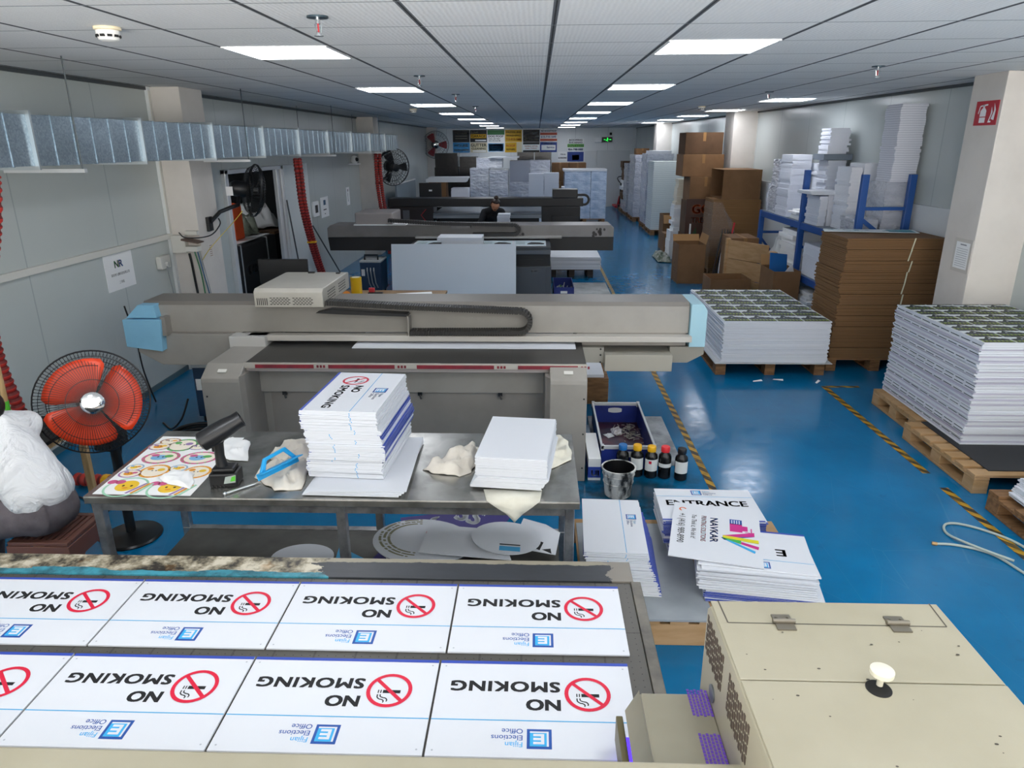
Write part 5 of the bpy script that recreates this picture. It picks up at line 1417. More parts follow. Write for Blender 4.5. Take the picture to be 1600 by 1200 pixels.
wire([(-3.55, 6.71, 1.1), (-3.54, 6.75, .8), (-3.52, 6.8, .5), (-3.5, 6.8, .02)], .005, GRY, 'thin grey cable dropping from the wall socket')
wire([(-3.45, 6.85, 1.40), (-3.35, 6.78, 1.36), (-3.2, 6.95, 1.36), (-3.15, 7.1, 1.45), (-3.2, 7.2, 1.5)], .006, BLACK, 'black cable sagging from the trunking to the tilted wall fan')
wire([(-3.3, 6.93, 1.12), (-3.2, 6.95, 1.25), (-3.1, 7.3, 1.45), (-3.05, 7.45, 1.55)], .004, GYW, 'yellow wire running up to the tilted wall fan')
wire([(-3.52, 5.85, .9), (-3.5, 5.9, .6), (-3.48, 5.9, .3), (-3.42, 5.9, .01)], .007, BLACK, 'black cable trailing down the panel wall behind the printer end')
# paper signs
def notice(name, x, y0, y1, z0, z1, label, fn, mats, tilt=0):
    m = MB().box(x, y0, z0, x+.002, y1, z1); pr = Print(m, (x+.002, y0, z0), (0, 1, 0), (0, 0, 1)); fn(pr, y1-y0, z1-z0)
    return tag(m.build(name, mats, org=(x, (y0+y1)/2, (z0+z1)/2)), label, 'notice')
def nr(p, W, H):
    p.text_fit('N', W*.34, W*.475, H*.62, H*.2, 1, .035); p.text_fit('R', W*.50, W*.63, H*.62, H*.2, 2, .035)
    p.text('\u6df1\u5733\u5e02\u4e5d\u9e4f\u79d1\u6280\u6709\u9650\u516c\u53f8', W*.5, H*.40, H*.085, 3, .01, 'CENTER'); p.text('\u4e8c\u53f7\u673a', W*.5, H*.17, H*.085, 3, .01, 'CENTER')
notice('paper_notice', XL, 5.80, 6.23, 1.02, 1.325, 'white paper notice with a green and blue NR logo under the trunking', nr, [PAPER, mat('nr_green', '#1d7a3c', .6), mat('nr_blue', '#1f66b0', .6), INKB])
notice('paper_notice', XL, 12.05, 12.5, 1.03, 1.36, 'small white paper notice beside the wall thermostat', lambda p, W, H: (p.rect(W*.35, H*.6, W*.65, H*.85, 1), p.rect(W*.3, H*.35, W*.7, H*.4, 2), p.rect(W*.42, H*.15, W*.56, H*.19, 2)), [PAPER, mat('nr_blue2', '#24506f', .6), INKB])
notice('paper_notice', XL, 13.75, 13.98, 1.1, 1.43, 'narrow strip of white paper on the wall past the thermostat', lambda p, W, H: (p.rect(W*.4, H*.2, W*.5, H*.7, 1), p.disc(W*.5, H*.82, W*.12, 1)), [PAPER, INKB])
th_ = thing('thermostat', 'white wall controller with a dark screen past the doorway', 'thermostat', (XL, 11.7, 1.2))
MB().box(XL+.0005, 11.55, 1.09, XL+.03, 11.86, 1.33).build('case', PAPER, th_, bevel=.006); MB().box(XL+.03, 11.64, 1.15, XL+.033, 11.78, 1.27).build('screen', BLACK, th_)
cc = thing('security_camera', 'small white security camera on a shelf bracket beside the far column', 'security camera', (XL, 14.2, 1.85))
MB().box(XL+.0005, 14.05, 1.83, XL+.16, 14.4, 1.85).build('bracket', PAPER, cc, bevel=.004); MB().sphere((XL+.09, 14.2, 1.92), .075, 20, 14).build('dome', PAPER, cc, smooth=True, angle=180); MB().sphere((XL+.14, 14.17, 1.925), .04, 14, 10).build('lens', BLACK, cc, smooth=True, angle=180)
swb = MB().box(-3.3, 24.46, 1.35, -3.26, 24.66, 1.6); tag(swb.build('switch_box', mat('switch_grey', '#4b4a4a', .5), bevel=.004, org=(-3.28, 24.5, 1.35)), 'dark switch box on the far cream column under the red fan', 'switch')
# small papers and scribbles on the cream column side by the doorway
pc = MB().box(-3.2995, 7.1, 1.12, -3.2985, 7.2, 1.26); p = Print(pc, (-3.2985, 7.1, 1.12), (0, 1, 0), (0, 0, 1))
for i in range(6): p.rect(.02, .015+.02*i, .08, .022+.02*i, 1)
tag(pc.build('handwritten_note', [COLUMN, mat('pencil_brown', '#a08272', .8)], org=(-3.299, 7.15, 1.12)), 'faint handwritten notes on the side of the cream column', 'notice')

# ---- wall fans
WF = thing('wall_fan', 'black wall fan tilted sideways over the doorway, motor towards us', 'fan', (-3.3, 7.2, 1.45), 0, 'wall fans')
Mx = fan_head(WF, (-3.02, 7.78, 1.735), (.80, .58, -.16), .27, BLACK, BLACK, BLACK, 3, 95, 48, .17, .0022)
MB().box(-3.3, 7.12, 1.38, -3.27, 7.22, 1.52).build('wall_bracket', BLACK, WF, bevel=.004)
MB().tube([(-3.27, 7.17, 1.47), (-3.2, 7.25, 1.56), (-3.15, 7.4, 1.59), (-3.15, 7.6, 1.6), (-3.16, 7.68, 1.68)], .02, 10).build('arm', BLACK, WF, smooth=True)
MB().box(-3.235, 7.545, 1.70, -3.165, 7.548, 1.79).build('rating_label', PAPER, WF)
WF2 = thing('wall_fan', 'large black wall fan with three black blades beside the red hoses', 'fan', (-3.26, 15.2, 1.5), 0, 'wall fans')
fan_head(WF2, (-2.98, 15.35, 1.745), (.66, -.74, -.1), .37, BLACK, BLACK, BLACK, 3, 34, 32, .2, .0032)
MB().tube([(-3.27, 14.89, 1.45), (-3.2, 14.86, 1.45), (-3.12, 15.2, 1.55), (-3.1, 15.5, 1.7)], .028, 10).build('arm', BLACK, WF2, smooth=True)
MB().tube([(-3.23, 14.88, 1.9), (-3.05, 14.86, 2.03), (-2.93, 14.86, 2.075)], .02, 8).build('stay', BLACK, WF2)
WF3 = thing('wall_fan', 'far grey wall fan with three dark red blades on the last cream column', 'fan', (-3.3, 24.3, 2.1), 0, 'wall fans')
fan_head(WF3, (-3.27, 24.05, 2.17), (.25, -.96, -.05), .42, mat('blade_dark_red', '#8c1f28', .45), mat('guard_grey', '#5d6264', .5), mat('hub_dark_red', '#7c1c25', .4), 3, 42, 28, .16, .0035)
MB().cyl((-3.28, 24.18, 2.17), (-3.28, 24.3, 2.17), .06, n=14).build('mount', BLACK, WF3)

# ---- power boards beside the column
for i, z in enumerate((1.12, .98, .84)):
    b = MB().box(-3.26, 14.95, z, -3.225, 15.01, z+.1); tag(b.build('power_strip', BLACK if i % 2 else PAPER, bevel=.004, org=(-3.24, 14.98, z)), ['white power strip lowest under the black wall fan', 'black power strip in the middle under the black wall fan', 'white power strip topmost under the black wall fan'][2-i], 'power strip')
# ---- side room seen through the doorway
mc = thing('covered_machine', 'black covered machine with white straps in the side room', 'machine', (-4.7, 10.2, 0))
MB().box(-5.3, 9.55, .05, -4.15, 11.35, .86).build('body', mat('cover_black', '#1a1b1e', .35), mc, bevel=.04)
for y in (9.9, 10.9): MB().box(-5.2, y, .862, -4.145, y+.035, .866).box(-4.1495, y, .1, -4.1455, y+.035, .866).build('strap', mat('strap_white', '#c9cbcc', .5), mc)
p = MB(); pp = Print(p, (-4.1485, 10.1, .42), (0, 1, 0), (0, 0, 1)); pp.text('KARTEC', .0, 0, .19, 0, .012); p.build('lettering', mat('letter_grey', '#b9bcc0', .5), mc)
MB().box(-5.0, 9.58, .868, -4.2, 11.2, .885).build('top_board', ALU, mc, bevel=.003)
b = MB().prism([(10.22, .887), (10.55, .887), (10.53, 1.38), (10.25, 1.42)], 'x', -4.5, -4.32)
ob = tag(b.build('orange_bag', mat('bag_orange', '#e2541f', .5), bevel=.02, org=(-4.4, 10.4, .887)), 'orange bag standing on the covered machine', 'bag')
rag('plastic_sack', [(-4.75, 10.75), (-4.4, 10.7), (-4.28, 11.0), (-4.4, 11.3), (-4.8, 11.3)], .888, .32, mat('sack_green', '#7a8070', .35, col2='#3c4236', scale=9), 'green grey plastic sack on the covered machine', 'sack', 31, freq=4)
rag('white_cloth_heap', [(-5.2, 11.5), (-4.6, 11.45), (-4.3, 11.8), (-4.4, 12.3), (-5.2, 12.3)], .885, .42, PAPER, 'heap of white material at the back of the side room', 'cloth', 32, freq=3)
tb2 = thing('side_table', 'dark table under the white heap in the side room', 'table', (-4.8, 11.9, 0))
MB().box(-5.3, 11.42, .84, -4.2, 12.4, .884).build('top', CARDD, tb2)
for x in (-5.28, -4.27):
    for y in (11.44, 12.33): MB().box(x, y, 0, x+.05, y+.05, .84).build('leg', BLACK, tb2)
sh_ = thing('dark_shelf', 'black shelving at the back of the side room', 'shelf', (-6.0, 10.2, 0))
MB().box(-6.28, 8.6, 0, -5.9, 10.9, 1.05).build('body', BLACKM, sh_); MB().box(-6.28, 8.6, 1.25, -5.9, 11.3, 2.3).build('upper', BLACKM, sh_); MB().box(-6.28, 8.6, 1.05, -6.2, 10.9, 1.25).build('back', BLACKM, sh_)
# ---- leaning rods, monitor on the printer, chillers
for i, (a, b_, l) in enumerate((((-3.42, 10.3, 0), (-3.53, 10.22, 1.46), 'grey metal rod leaning on the door leaf inside the red hoses'), ((-3.1, 11.5, 0), (-3.5, 11.2, 1.0), 'short dark rod leaning on the wall outside the red hoses'))):
    tag(MB().cyl(a, b_, .011, n=8).build('metal_rod', mat('rod_dark', '#4a4e50', .4, .5), org=a), l, 'rod')
mo = thing('monitor', 'black flat monitor seen from behind, between the grey carriage and the doorway', 'monitor', (-2.2, 6.35, .80))
MB().box(-2.51, 6.33, 1.0, -2.06, 6.36, 1.225).build('screen', BLACK, mo, bevel=.006); MB().box(-2.31, 6.35, .83, -2.26, 6.38, 1.05).build('stem', BLACK, mo); MB().box(-2.42, 6.26, .8, -2.16, 6.46, .815).build('base', BLACK, mo, bevel=.005)
st2 = thing('side_cabinet', 'low dark cabinet carrying the monitor beside the grey printer', 'cabinet', (-2.3, 6.3, 0)); MB().box(-2.6, 6.05, 0, -2.0, 6.6, .8).build('body', GREYD, st2, bevel=.005); MB().box(-2.58, 6.043, .05, -2.02, 6.05, .78).build('door', GREYD, st2, bevel=.003)
def chiller(x, y, s, label):
    t = thing('chiller', label, 'chiller', (x, y, 0), 0, 'dark blue chillers')
    MB().box(x-.16*s, y, .05, x+.16*s, y+.45*s, .5*s).build('body', mat('chiller_blue', '#1d3a57', .45), t, bevel=.008)
    MB().box(x-.165*s, y-.005, .5*s, x+.165*s, y+.455*s, .53*s).build('top', mat('chiller_white', '#b9bcbb', .45), t, bevel=.006)
    MB().tube([(x-.1*s, y+.1, .53*s), (x-.1*s, y+.1, .60*s), (x+.1*s, y+.1, .60*s), (x+.1*s, y+.1, .53*s)], .014, 8).build('handle', BLACK, t)
    b = MB()
    for i in range(3): b.tube([(x-.05+.05*i, y-.003, .42*s), (x-.04+.05*i, y-.05, .38*s), (x-.02+.05*i, y-.05, .2*s), (x+.05*i, y-.003, .12*s)], .01, 8)
    b.build('hoses', GRY, t)
    MB().box(x-.14*s, y-.006, .3*s, x-.09*s, y, .4*s).build('control_panel', PAPER, t)
    for dx in (-.12, .12):
        for dy in (.05, .38): MB().cyl((x+dx*s, y+dy*s, 0), (x+dx*s, y+dy*s, .05), .022, n=10).build('caster', BLACK, t)
chiller(-2.66, 5.45, .95, 'dark blue chiller box with a black handle between the wall and the grey printer')
chiller(-2.52, 10.7, 1.0, 'dark chiller beside the third printer, behind the yellow tape roll')
hc = MB()
for i in range(4): hc.torus((-2.66, 5.05, .02+.022*i), .17-.01*(i % 2), .012, n=32, k=8)
tag(hc.build('coiled_hose', RUBBER, smooth=True, org=(-2.66, 5.05, 0)), 'black hose coiled on the floor in front of the chiller', 'hose')
wire([(-2.75, 5.2, .3), (-2.8, 5.15, .15), (-2.95, 5.25, .02), (-3.1, 5.4, .01)], .008, BLACK, 'black cable on the floor by the chiller', 'cables by the chiller')
# ================================================================ printed boards stacked on pallets along the aisle
PG = [WHITE, mat('hill_dark', '#141d22', .5), mat('hill_green', '#93b022', .5), mat('strip_olive', '#a3a02c', .5), mat('hill_grey', '#33434a', .5), mat('sky_pale', '#dfe6e8', .5)]
def scenic(p, W, H, nc, nr, seed):
    r = random.Random(seed); g = .012
    cw, ch = (W-g)/nc, (H-g)/nr
    for i in range(nc):
        for j in range(nr):
            u0, v0 = g+i*cw, g+j*ch; w, h = cw-g, ch-.004
            p.rect(u0, v0, u0+w, v0+h, 5, 1)
            p.rect(u0, v0+h*.86, u0+w, v0+h, 1, 2)
            p.rect(u0, v0+h*.10, u0+w, v0+h*.28, 2, 2); p.rect(u0, v0, u0+w, v0+h*.12, 1, 3)
            n = 14; pr = [.48, .52, .60, .56, .66, .80, .86, .80, .68, .70, .62, .60, .66, .58, .52]
            top = [(u0+w*k/n, v0+h*(pr[k]+r.uniform(-.03, .03))) for k in range(n+1)]
            for k in range(n): p.poly([(top[k][0], v0+h*.30), (top[k+1][0], v0+h*.30), top[k+1], top[k]], 1 if k % 3 else 4, 2)
            p.disc(u0+w*.40, v0+h*.55, w*.04, 0, 3, 10)
            for k in range(7): p.rect(u0+w*(.05+.13*k), v0+h*.13, u0+w*(.05+.13*k+.06), v0+h*.27, 1, 3)
            for k in range(3): p.rect(u0+w*(.55+.13*k), v0+h*.88, u0+w*(.6+.13*k), v0+h*.97, 3, 3)
pallet('pallet', 1.79, 6.82, 2.86, 8.36, 'wooden pallet under the printed boards nearer the printers')
b = MB().box(1.76, 6.75, .1355, 2.9, 8.4, .142); tag(b.build('base_board', mat('base_board_grey', '#c4c7c9', .5), org=(2.3, 7.5, .1355)), 'pale base board sticking out below the printed boards nearer the printers', 'board')
bA = board_mesh('printed_board', 1.03, 1.60, .0105)
bAt = board_mesh('printed_board', 1.03, 1.60, .0105, lambda p, W, H: scenic(p, W, H, 4, 6, 3), PG)
stack([bA], 'printed_board', 'board', 2.34, 7.585, .143, 37, .0112, 0, 31, .008, .004, 'sheet of small green landscape prints, topmost of the stack nearer the printers',
      'white edged board in the printed stack nearer the printers', 'boards in the printed stack nearer the printers', None, None, bAt)
# the larger stack by the column, across two pallets
pallet('pallet', 2.98, 5.28, 3.98, 6.03, 'wooden pallet under the far end of the big printed stack', m_=WOODL)
pallet('pallet', 2.87, 4.30, 3.98, 5.24, 'pale wooden pallet under the near end of the big printed stack', m_=WOODL)
b = MB().box(2.99, 4.36, .1355, 3.98, 5.23, .141); tag(b.build('black_sheet', mat('sheet_black', '#1e1f22', .55), org=(3.5, 4.8, .1355)), 'black sheet covering the pale pallet in front of the big printed stack', 'sheet')
bB = board_mesh('printed_board', .90, 1.22, .0115)
darkp = mat('print_edge_dark', '#39474c', .5)
mB = MB().box(-.45, -.61, 0, .45, .61, .0115)
for k in range(9): mB.quad((-.4505, -.6+.135*k, .004), (-.4505, -.6+.135*k, .0105), (-.4505, -.49+.135*k, .0105), (-.4505, -.49+.135*k, .004), 1)
bB2 = mB.mesh('printed_board', [WHITE, darkp])
bB3 = board_mesh('printed_board', .90, 1.22, .0118, None, [mat('lilac_shaded_edge', '#b9b6c6', .5)])  # lilac print edges, also carrying the stack front's grey shading in their colour
bBt = board_mesh('printed_board', .90, 1.22, .0115, lambda p, W, H: scenic(p, W, H, 4, 7, 8), PG)
stack([bB, bB3, bB2, bB, bB, bB3, bB, bB2, bB, bB2, bB, bB3, bB], 'printed_board', 'board', 3.495, 5.40, .142, 62, .0122, 0, 32, .010, .006, 'sheet of small green landscape prints on the tall stack by the column',
      'white edged board in the tall printed stack by the column', 'boards in the tall printed stack by the column', lambda i, n: ((.015-.03*abs(.45-i/n), 0)), None, bBt)
pallet('pallet', 2.84, 2.5, 3.9, 4.1, 'brown pallet under the low white stack near the loose cable')
fB = board_mesh('white_board', .95, 1.35, .009)
stack([fB], 'white_board', 'board', 3.38, 3.33, .137, 18, .0105, 0, 33, .02, .015, 'plain white board on top of the low stack near the loose cable', 'white board in the low stack near the loose cable', 'boards in the low stack near the loose cable', lambda i, n: (.006*i, 0))
# strapped bundles of flattened boxes
pallet('pallet', 2.93, 6.97, 3.9, 7.62, 'pallet under the strapped flat cardboard bundles')
r = random.Random(41)
sheetm = MB()
FLUTE = edges_mat('flat_box_edges', '#84623f', '#3a2615', 126, 0.85, 0.75)
def flat_box(w, d, t, seed):
    q = random.Random(seed); m = MB(); 
    m.box(-w/2, -d/2, 0, w/2, d/2, t, 1); m.m[1] = 0
    return m.mesh('flattened_box', [CARD, FLUTE])
fbm = [flat_box(.95, .64, .0158, i) for i in range(2)]
NB = 11; bh = (1.33-.137)/NB
for i in range(NB):
    ox, oy = r.uniform(-.014, .014)+.02*(i/NB), r.uniform(-.014, .014); z = .137+i*bh
    lab = 'strapped bundle of flattened cardboard boxes, %s' % ('topmost, under the teal printed strip' if i == NB-1 else 'lowest, on the pallet' if i == 0 else '%s from the pallet in its stack' % ['', 'second', 'third', 'fourth', 'fifth', 'sixth', 'seventh', 'eighth', 'ninth', 'tenth', 'eleventh', 'twelfth'][i])
    t = thing('cardboard_bundle', lab, 'cardboard bundle', (3.43+ox, 7.30+oy, z), r.uniform(-.008, .008), 'strapped cardboard bundles')
    for k in range(6):
        o = bpy.data.objects.new('flattened_box', fbm[k % 2]); C.objects.link(o); o.parent = t
        o.location = (r.uniform(-.012, .008), r.uniform(-.006, .006), .001+k*(bh-.004)/6)
    x = .12+r.uniform(-.02, .02)
    sl = r.uniform(0, .025)
    MB().prism([(x, 0), (x+.012, 0), (x+.012+sl, bh-.001), (x+sl, bh-.001)], 'y', -.333, -.329).build('strap', mat('strap_cream', '#cfd0b4', .5), t, local=True)
m = MB().add([(2.93, 7.46, 1.335), (3.80, 7.29, 1.335), (3.86, 7.55, 1.335), (2.99, 7.66, 1.335), (2.93, 7.46, 1.34), (3.80, 7.29, 1.34), (3.86, 7.55, 1.34), (2.99, 7.66, 1.34)], [(3, 2, 1, 0), (4, 5, 6, 7), (0, 1, 5, 4), (1, 2, 6, 5), (2, 3, 7, 6), (3, 0, 4, 7)])
p = Print(m, (2.93, 7.46, 1.34), (.87, -.17, 0), (.17, .87, 0))
r = random.Random(2)
p.rect(.62, .02, .86, .22, 1, 1)
for k in range(26): u = r.uniform(.03, .8); v = r.uniform(.02, .18); p.rect(u, v, u+r.uniform(.02, .06), v+r.uniform(.01, .03), r.choice((1, 2, 3)), 2)
tag(m.build('printed_strip', [mat('strip_white_p', '#dfe8ea', .4), mat('teal_print', '#4f9fb0', .45), mat('teal_dark', '#2f6f86', .45), mat('teal_pale', '#a8ccd4', .45)], org=(3.4, 7.5, 1.335)), 'teal and white printed strip lying on the flat cardboard bundles', 'printed board')

# column signs
fs = MB().box(3.605, 6.085, 2.32, 3.6095, 6.385, 2.505)
p = Print(fs, (3.605, 6.385, 2.32), (0, -1, 0), (0, 0, 1)); W, H = .3, .185
p.poly([(.07, .02), (.15, .02), (.15, .11), (.13, .13), (.09, .13), (.07, .11)], 1); p.rect(.098, .13, .122, .15, 1); p.bar(.09, .15, .16, .155, .012, 1); p.bar(.11, .155, .06, .145, .01, 1); p.bar(.06, .145, .045, .09, .012, 1)
for a in (0, .045, .085): p.poly([(.19+a*.5, .02+a*.3), (.23+a*.5, .02+a*.2), (.245+a*.4, .08+a*.4), (.215+a*.4, .14+a*.3), (.215+a*.5, .08+a*.3)], 1 if a != .045 else 0, 1+int(a*100))
p.rect(.06, .06, .16, .067, 0, 2)
tag(fs.build('fire_extinguisher_sign', [mat('sign_red', '#b51f30', .4), mat('sign_white', '#f0eef0', .5)], org=(3.607, 6.235, 2.4)), 'red sign with a white fire extinguisher and flames on the cream column', 'sign')
nt = MB().box(3.605, 6.05+.01, 1.14, 3.6095, 6.32, 1.42, 0); p = Print(nt, (3.605, 6.32, 1.14), (0, -1, 0), (0, 0, 1)); p.rect(.03, .03, .23, .25, 1, 1)
p.rect(.09, .225, .18, .235, 2, 2)
for i in range(9): p.rect(.05, .05+.018*i, .21, .053+.018*i, 2, 2)
tag(nt.build('inspection_card', [mat('plastic_sleeve', '#c9c4bc', .3), PAPER, mat('print_grey', '#8b8d92', .6)], org=(3.607, 6.2, 1.2)), 'paper inspection card in a clear sleeve low on the cream column', 'notice')

# ================================================================ blue rack along the facing wall
RX0, RX1 = 3.34, 3.89
rk = thing('storage_rack', 'blue steel storage rack against the wall loaded with white boards', 'rack', (3.6, 9.3, 0))
for y, h in ((7.69, 1.88), (9.33, 1.87), (11.0, 1.24)):
    for x in (RX0, RX1-.07):
        MB().box(x, y, 0, x+.07, y+.055, h).build('upright', RACK, rk, bevel=.004)
    for z in ([1.52, .9, .15] if h > 1.5 else [.9, .15]): MB().box(RX0+.07, y+.012, z, RX1-.07, y+.04, z+.035).build('tie_bar', RACK, rk)
    br = MB(); br.prism([(RX0+.06, 1.45), (RX0+.06, 1.40), (RX1-.08, 1.10), (RX1-.08, 1.15)] if h > 1.5 else [(RX0+.06, .85), (RX0+.06, .80), (RX1-.08, .3), (RX1-.08, .35)], 'y', y+.018, y+.038); br.build('brace', RACK, rk)
for z in (1.15, .52):
    for x in (RX0+.01, RX1-.06):
        MB().box(x, 7.745, z, x+.05, 9.33, z+.08).box(x, 9.385, z, x+.05, 11.0, z+.08).build('beam', RACK, rk)
    MB().box(RX0+.03, 7.745, z+.0805, RX1-.02, 9.328, z+.09).build('shelf', mat('shelf_steel', '#7d8790', .5), rk); MB().box(RX0+.03, 9.387, z+.0805, RX1-.02, 10.998, z+.09).build('shelf', MATS['shelf_steel'], rk)
TP = 1.2405; LP = .6105
def bundle(x0, y0, z0, x1, y1, z1, label, m_=None, n=9, seed=0, jit=.008, name='board_bundle', group='white board bundles on the rack', cat='board bundle'):
    """one wrapped or tied bundle: a single ragged sided block of boards"""
    r = random.Random(seed+int(x0*1000)+int(y0*100)); vs = []; fs = []
    for i in range(n):
        a, b = r.uniform(-jit, jit), r.uniform(-jit, jit)
        c, d = r.uniform(-jit, 0), r.uniform(-jit, 0)
        for z in (z0+(z1-z0)*i/n, z0+(z1-z0)*(i+1)/n):
            vs += [(x0+a-c, y0+b-d, z), (x1+a+c, y0+b-d, z), (x1+a+c, y1+b+d, z), (x0+a-c, y1+b+d, z)]
    L = 2*n
    for i in range(L-1):
        for k in range(4): fs.append((4*i+k, 4*i+(k+1) % 4, 4*i+4+(k+1) % 4, 4*i+4+k))
    fs += [(3, 2, 1, 0), tuple(4*(L-1)+k for k in range(4))]
    m = MB().add(vs, fs)
    # a light top face of its own
    o = m.build(name, m_ or EDGES, org=((x0+x1)/2, (y0+y1)/2, z0))
    return tag(o, label, cat, group)
bundle(3.40, 10.92, TP, 3.62, 11.0, 1.62, 'small white bundle at the far end of the rack, lower one', seed=1); bundle(3.40, 10.55, TP, 3.66, 10.88, 1.60, 'wrapped white bundle at the far end of the rack, below its twin', FILM, seed=2)
bundle(3.41, 10.57, 1.602, 3.64, 10.86, 1.97, 'wrapped white bundle at the far end of the rack, above its twin', FILM, seed=3)
bundle(3.37, 9.98, TP, 3.64, 10.45, 1.66, 'tall white bundle second from the far end of the rack, lower half', n=14, seed=4); bundle(3.38, 9.99, 1.662, 3.64, 10.44, 2.04, 'tall white bundle second from the far end of the rack, upper half', n=12, seed=5)
bundle(3.38, 9.52, TP, 3.56, 9.9, 1.36, 'loose low pile of white offcuts between the rack bundles', PAPER, n=5, jit=.03, seed=6)
bundle(3.67, 9.75, TP, 3.86, 10.2, 1.93, 'white folder pile at the wall behind the middle upright', EDGESF, n=20, jit=.012, seed=7)
bundle(3.37, 8.84, TP, 3.47, 9.28, 1.585, 'narrow white bundle beside the square block on the rack', seed=8); bundle(3.475, 8.84, TP, 3.70, 9.28, 1.60, 'square white block of boards in the middle of the rack', EDGESF, n=6, seed=9)
b = MB().prism([(8.80, 1.604), (9.31, 1.604), (9.27, 1.64), (8.84, 1.645)], 'x', 3.25, 3.66); tag(b.build('white_plank', WHITE, bevel=.004, org=(3.45, 9.2, 1.604)), 'thick white plank lying across the square block on the rack', 'plank')
bundle(3.62, 9.40, TP, 3.86, 9.72, 1.98, 'tall ragged white bundle against the wall in the middle of the rack', EDGES, n=22, jit=.014, seed=10)
t = MB().box(3.55, 9.36, 1.985, 3.9, 9.73, 1.992).box(3.55, 9.36, 1.992, 3.56, 9.73, 2.055).box(3.89, 9.36, 1.992, 3.9, 9.73, 2.055).box(3.56, 9.36, 1.992, 3.89, 9.37, 2.055).box(3.56, 9.72, 1.992, 3.89, 9.73, 2.055)
tag(t.build('grey_tray', mat('tray_grey', '#737d88', .4), org=(3.7, 9.5, 1.985)), 'shallow grey tray between the top bundle and the tall ragged bundle', 'tray')
bundle(3.60, 9.38, 2.057, 3.86, 9.71, 2.36, 'ragged white bundle topmost over the grey tray', EDGES, n=12, jit=.016, seed=11)
bundle(3.50, 8.38, TP, 3.64, 8.78, 1.93, 'leaning white folders beside the strapped tall bundle', EDGESF, n=24, jit=.01, seed=12); bundle(3.645, 8.38, TP, 3.86, 8.78, 1.97, 'tall strapped white bundle behind the near front upright', EDGESF, n=3, jit=.004, seed=13)
bundle(3.42, 7.80, TP, 3.62, 8.3, 1.42, 'low film wrapped bundle just inside the near rack frame', FILM, n=4, seed=14)
bundle(3.64, 7.80, TP, 3.90, 8.2, 1.50, 'cream wrapped bundle under the tallest white stack, lower', FILM, n=4, seed=15); bundle(3.64, 7.80, 1.502, 3.90, 8.2, 1.80, 'cream wrapped bundle under the tallest white stack, upper', FILM, n=4, seed=16)
bundle(3.66, 7.78, 1.802, 3.92, 8.12, 2.56, 'tallest white stack on the rack, reaching near the ceiling', edges_mat('stack_edges_lilac', '#d9dbe4', '#a3a8b8', 45, strength=.55), n=26, jit=.006, seed=17)
bundle(3.38, 7.9, LP, 3.8, 8.6, .86, 'white bundle low in the near bay of the rack', seed=18); bundle(3.38, 7.9, .862, 3.8, 8.6, 1.1, 'white bundle high in the near bay of the rack', seed=19)
bundle(3.38, 8.65, LP, 3.8, 9.2, 1.0, 'white bundle by the middle upright in the near bay', seed=20)
bundle(3.36, 9.45, LP, 3.75, 10.1, .86, 'white rolled sheets in the far bay, lower', PAPER, n=4, jit=.02, seed=21); bundle(3.36, 9.5, .862, 3.75, 10.1, 1.09, 'white rolled sheets in the far bay, upper', PAPER, n=4, jit=.02, seed=22)
rag('packing_paper', [(3.4, 10.3), (3.7, 10.25), (3.75, 10.7), (3.45, 10.75)], LP, .3, PAPER, 'crumpled white packing paper at the far end of the rack', 'paper', 41, freq=5)
bundle(3.4, 8.0, .003, 3.8, 8.7, .3, 'white bundle on the floor under the rack', seed=23); bundle(3.42, 8.02, .302, 3.78, 8.65, .49, 'white bundle on top of the floor bundle under the rack', seed=24)
bundle(3.36, 8.78, .003, 3.7, 9.3, .42, 'ragged pile of white offcuts on the floor behind the open carton', PAPER, n=12, jit=.03, seed=25)

# ================================================================ cardboard boxes, crate and oddments in front of the rack
def open_box(name, x0, y0, z0, x1, y1, z1, label, open_='+z', flaps=(), t=.006, m_=None, cat='cardboard box', group='cardboard boxes'):
    th = thing(name, label, cat, ((x0+x1)/2, (y0+y1)/2, z0), 0, group); m_ = m_ or CARD
    m = MB()
    if open_ != '-x': m.box(x0, y0, z0, x0+t, y1, z1)
    m.box(x1-t, y0, z0, x1, y1, z1)
    m.box(x0+t, y0, z0, x1-t, y0+t, z1).box(x0+t, y1-t, z0, x1-t, y1, z1).box(x0+t, y0+t, z0, x1-t, y1-t, z0+t)
    if open_ != '+z': m.box(x0+t, y0+t, z1-t, x1-t, y1-t, z1)
    m.build('carton', [m_], th)
    for (side, L, a) in flaps:
        a = math.radians(a); f = MB()
        if side == '-y': f.add([(x0, y0, z1), (x1, y0, z1), (x1, y0-L*math.cos(a), z1+L*math.sin(a)), (x0, y0-L*math.cos(a), z1+L*math.sin(a))], [(0, 1, 2, 3)])
        if side == '+y': f.add([(x0, y1, z1), (x1, y1, z1), (x1, y1+L*math.cos(a), z1+L*math.sin(a)), (x0, y1+L*math.cos(a), z1+L*math.sin(a))], [(0, 1, 2, 3)])
        if side == '-x': f.add([(x0, y0, z1), (x0, y1, z1), (x0-L*math.cos(a), y1, z1+L*math.sin(a)), (x0-L*math.cos(a), y0, z1+L*math.sin(a))], [(0, 1, 2, 3)])
        if side == '+x': f.add([(x1, y0, z1), (x1, y1, z1), (x1+L*math.cos(a), y1, z1+L*math.sin(a)), (x1+L*math.cos(a), y0, z1+L*math.sin(a))], [(0, 1, 2, 3)])
        o = f.build('flap', [CARDIN], th); s = o.modifiers.new('solid', 'SOLIDIFY'); s.thickness = .004
    return th
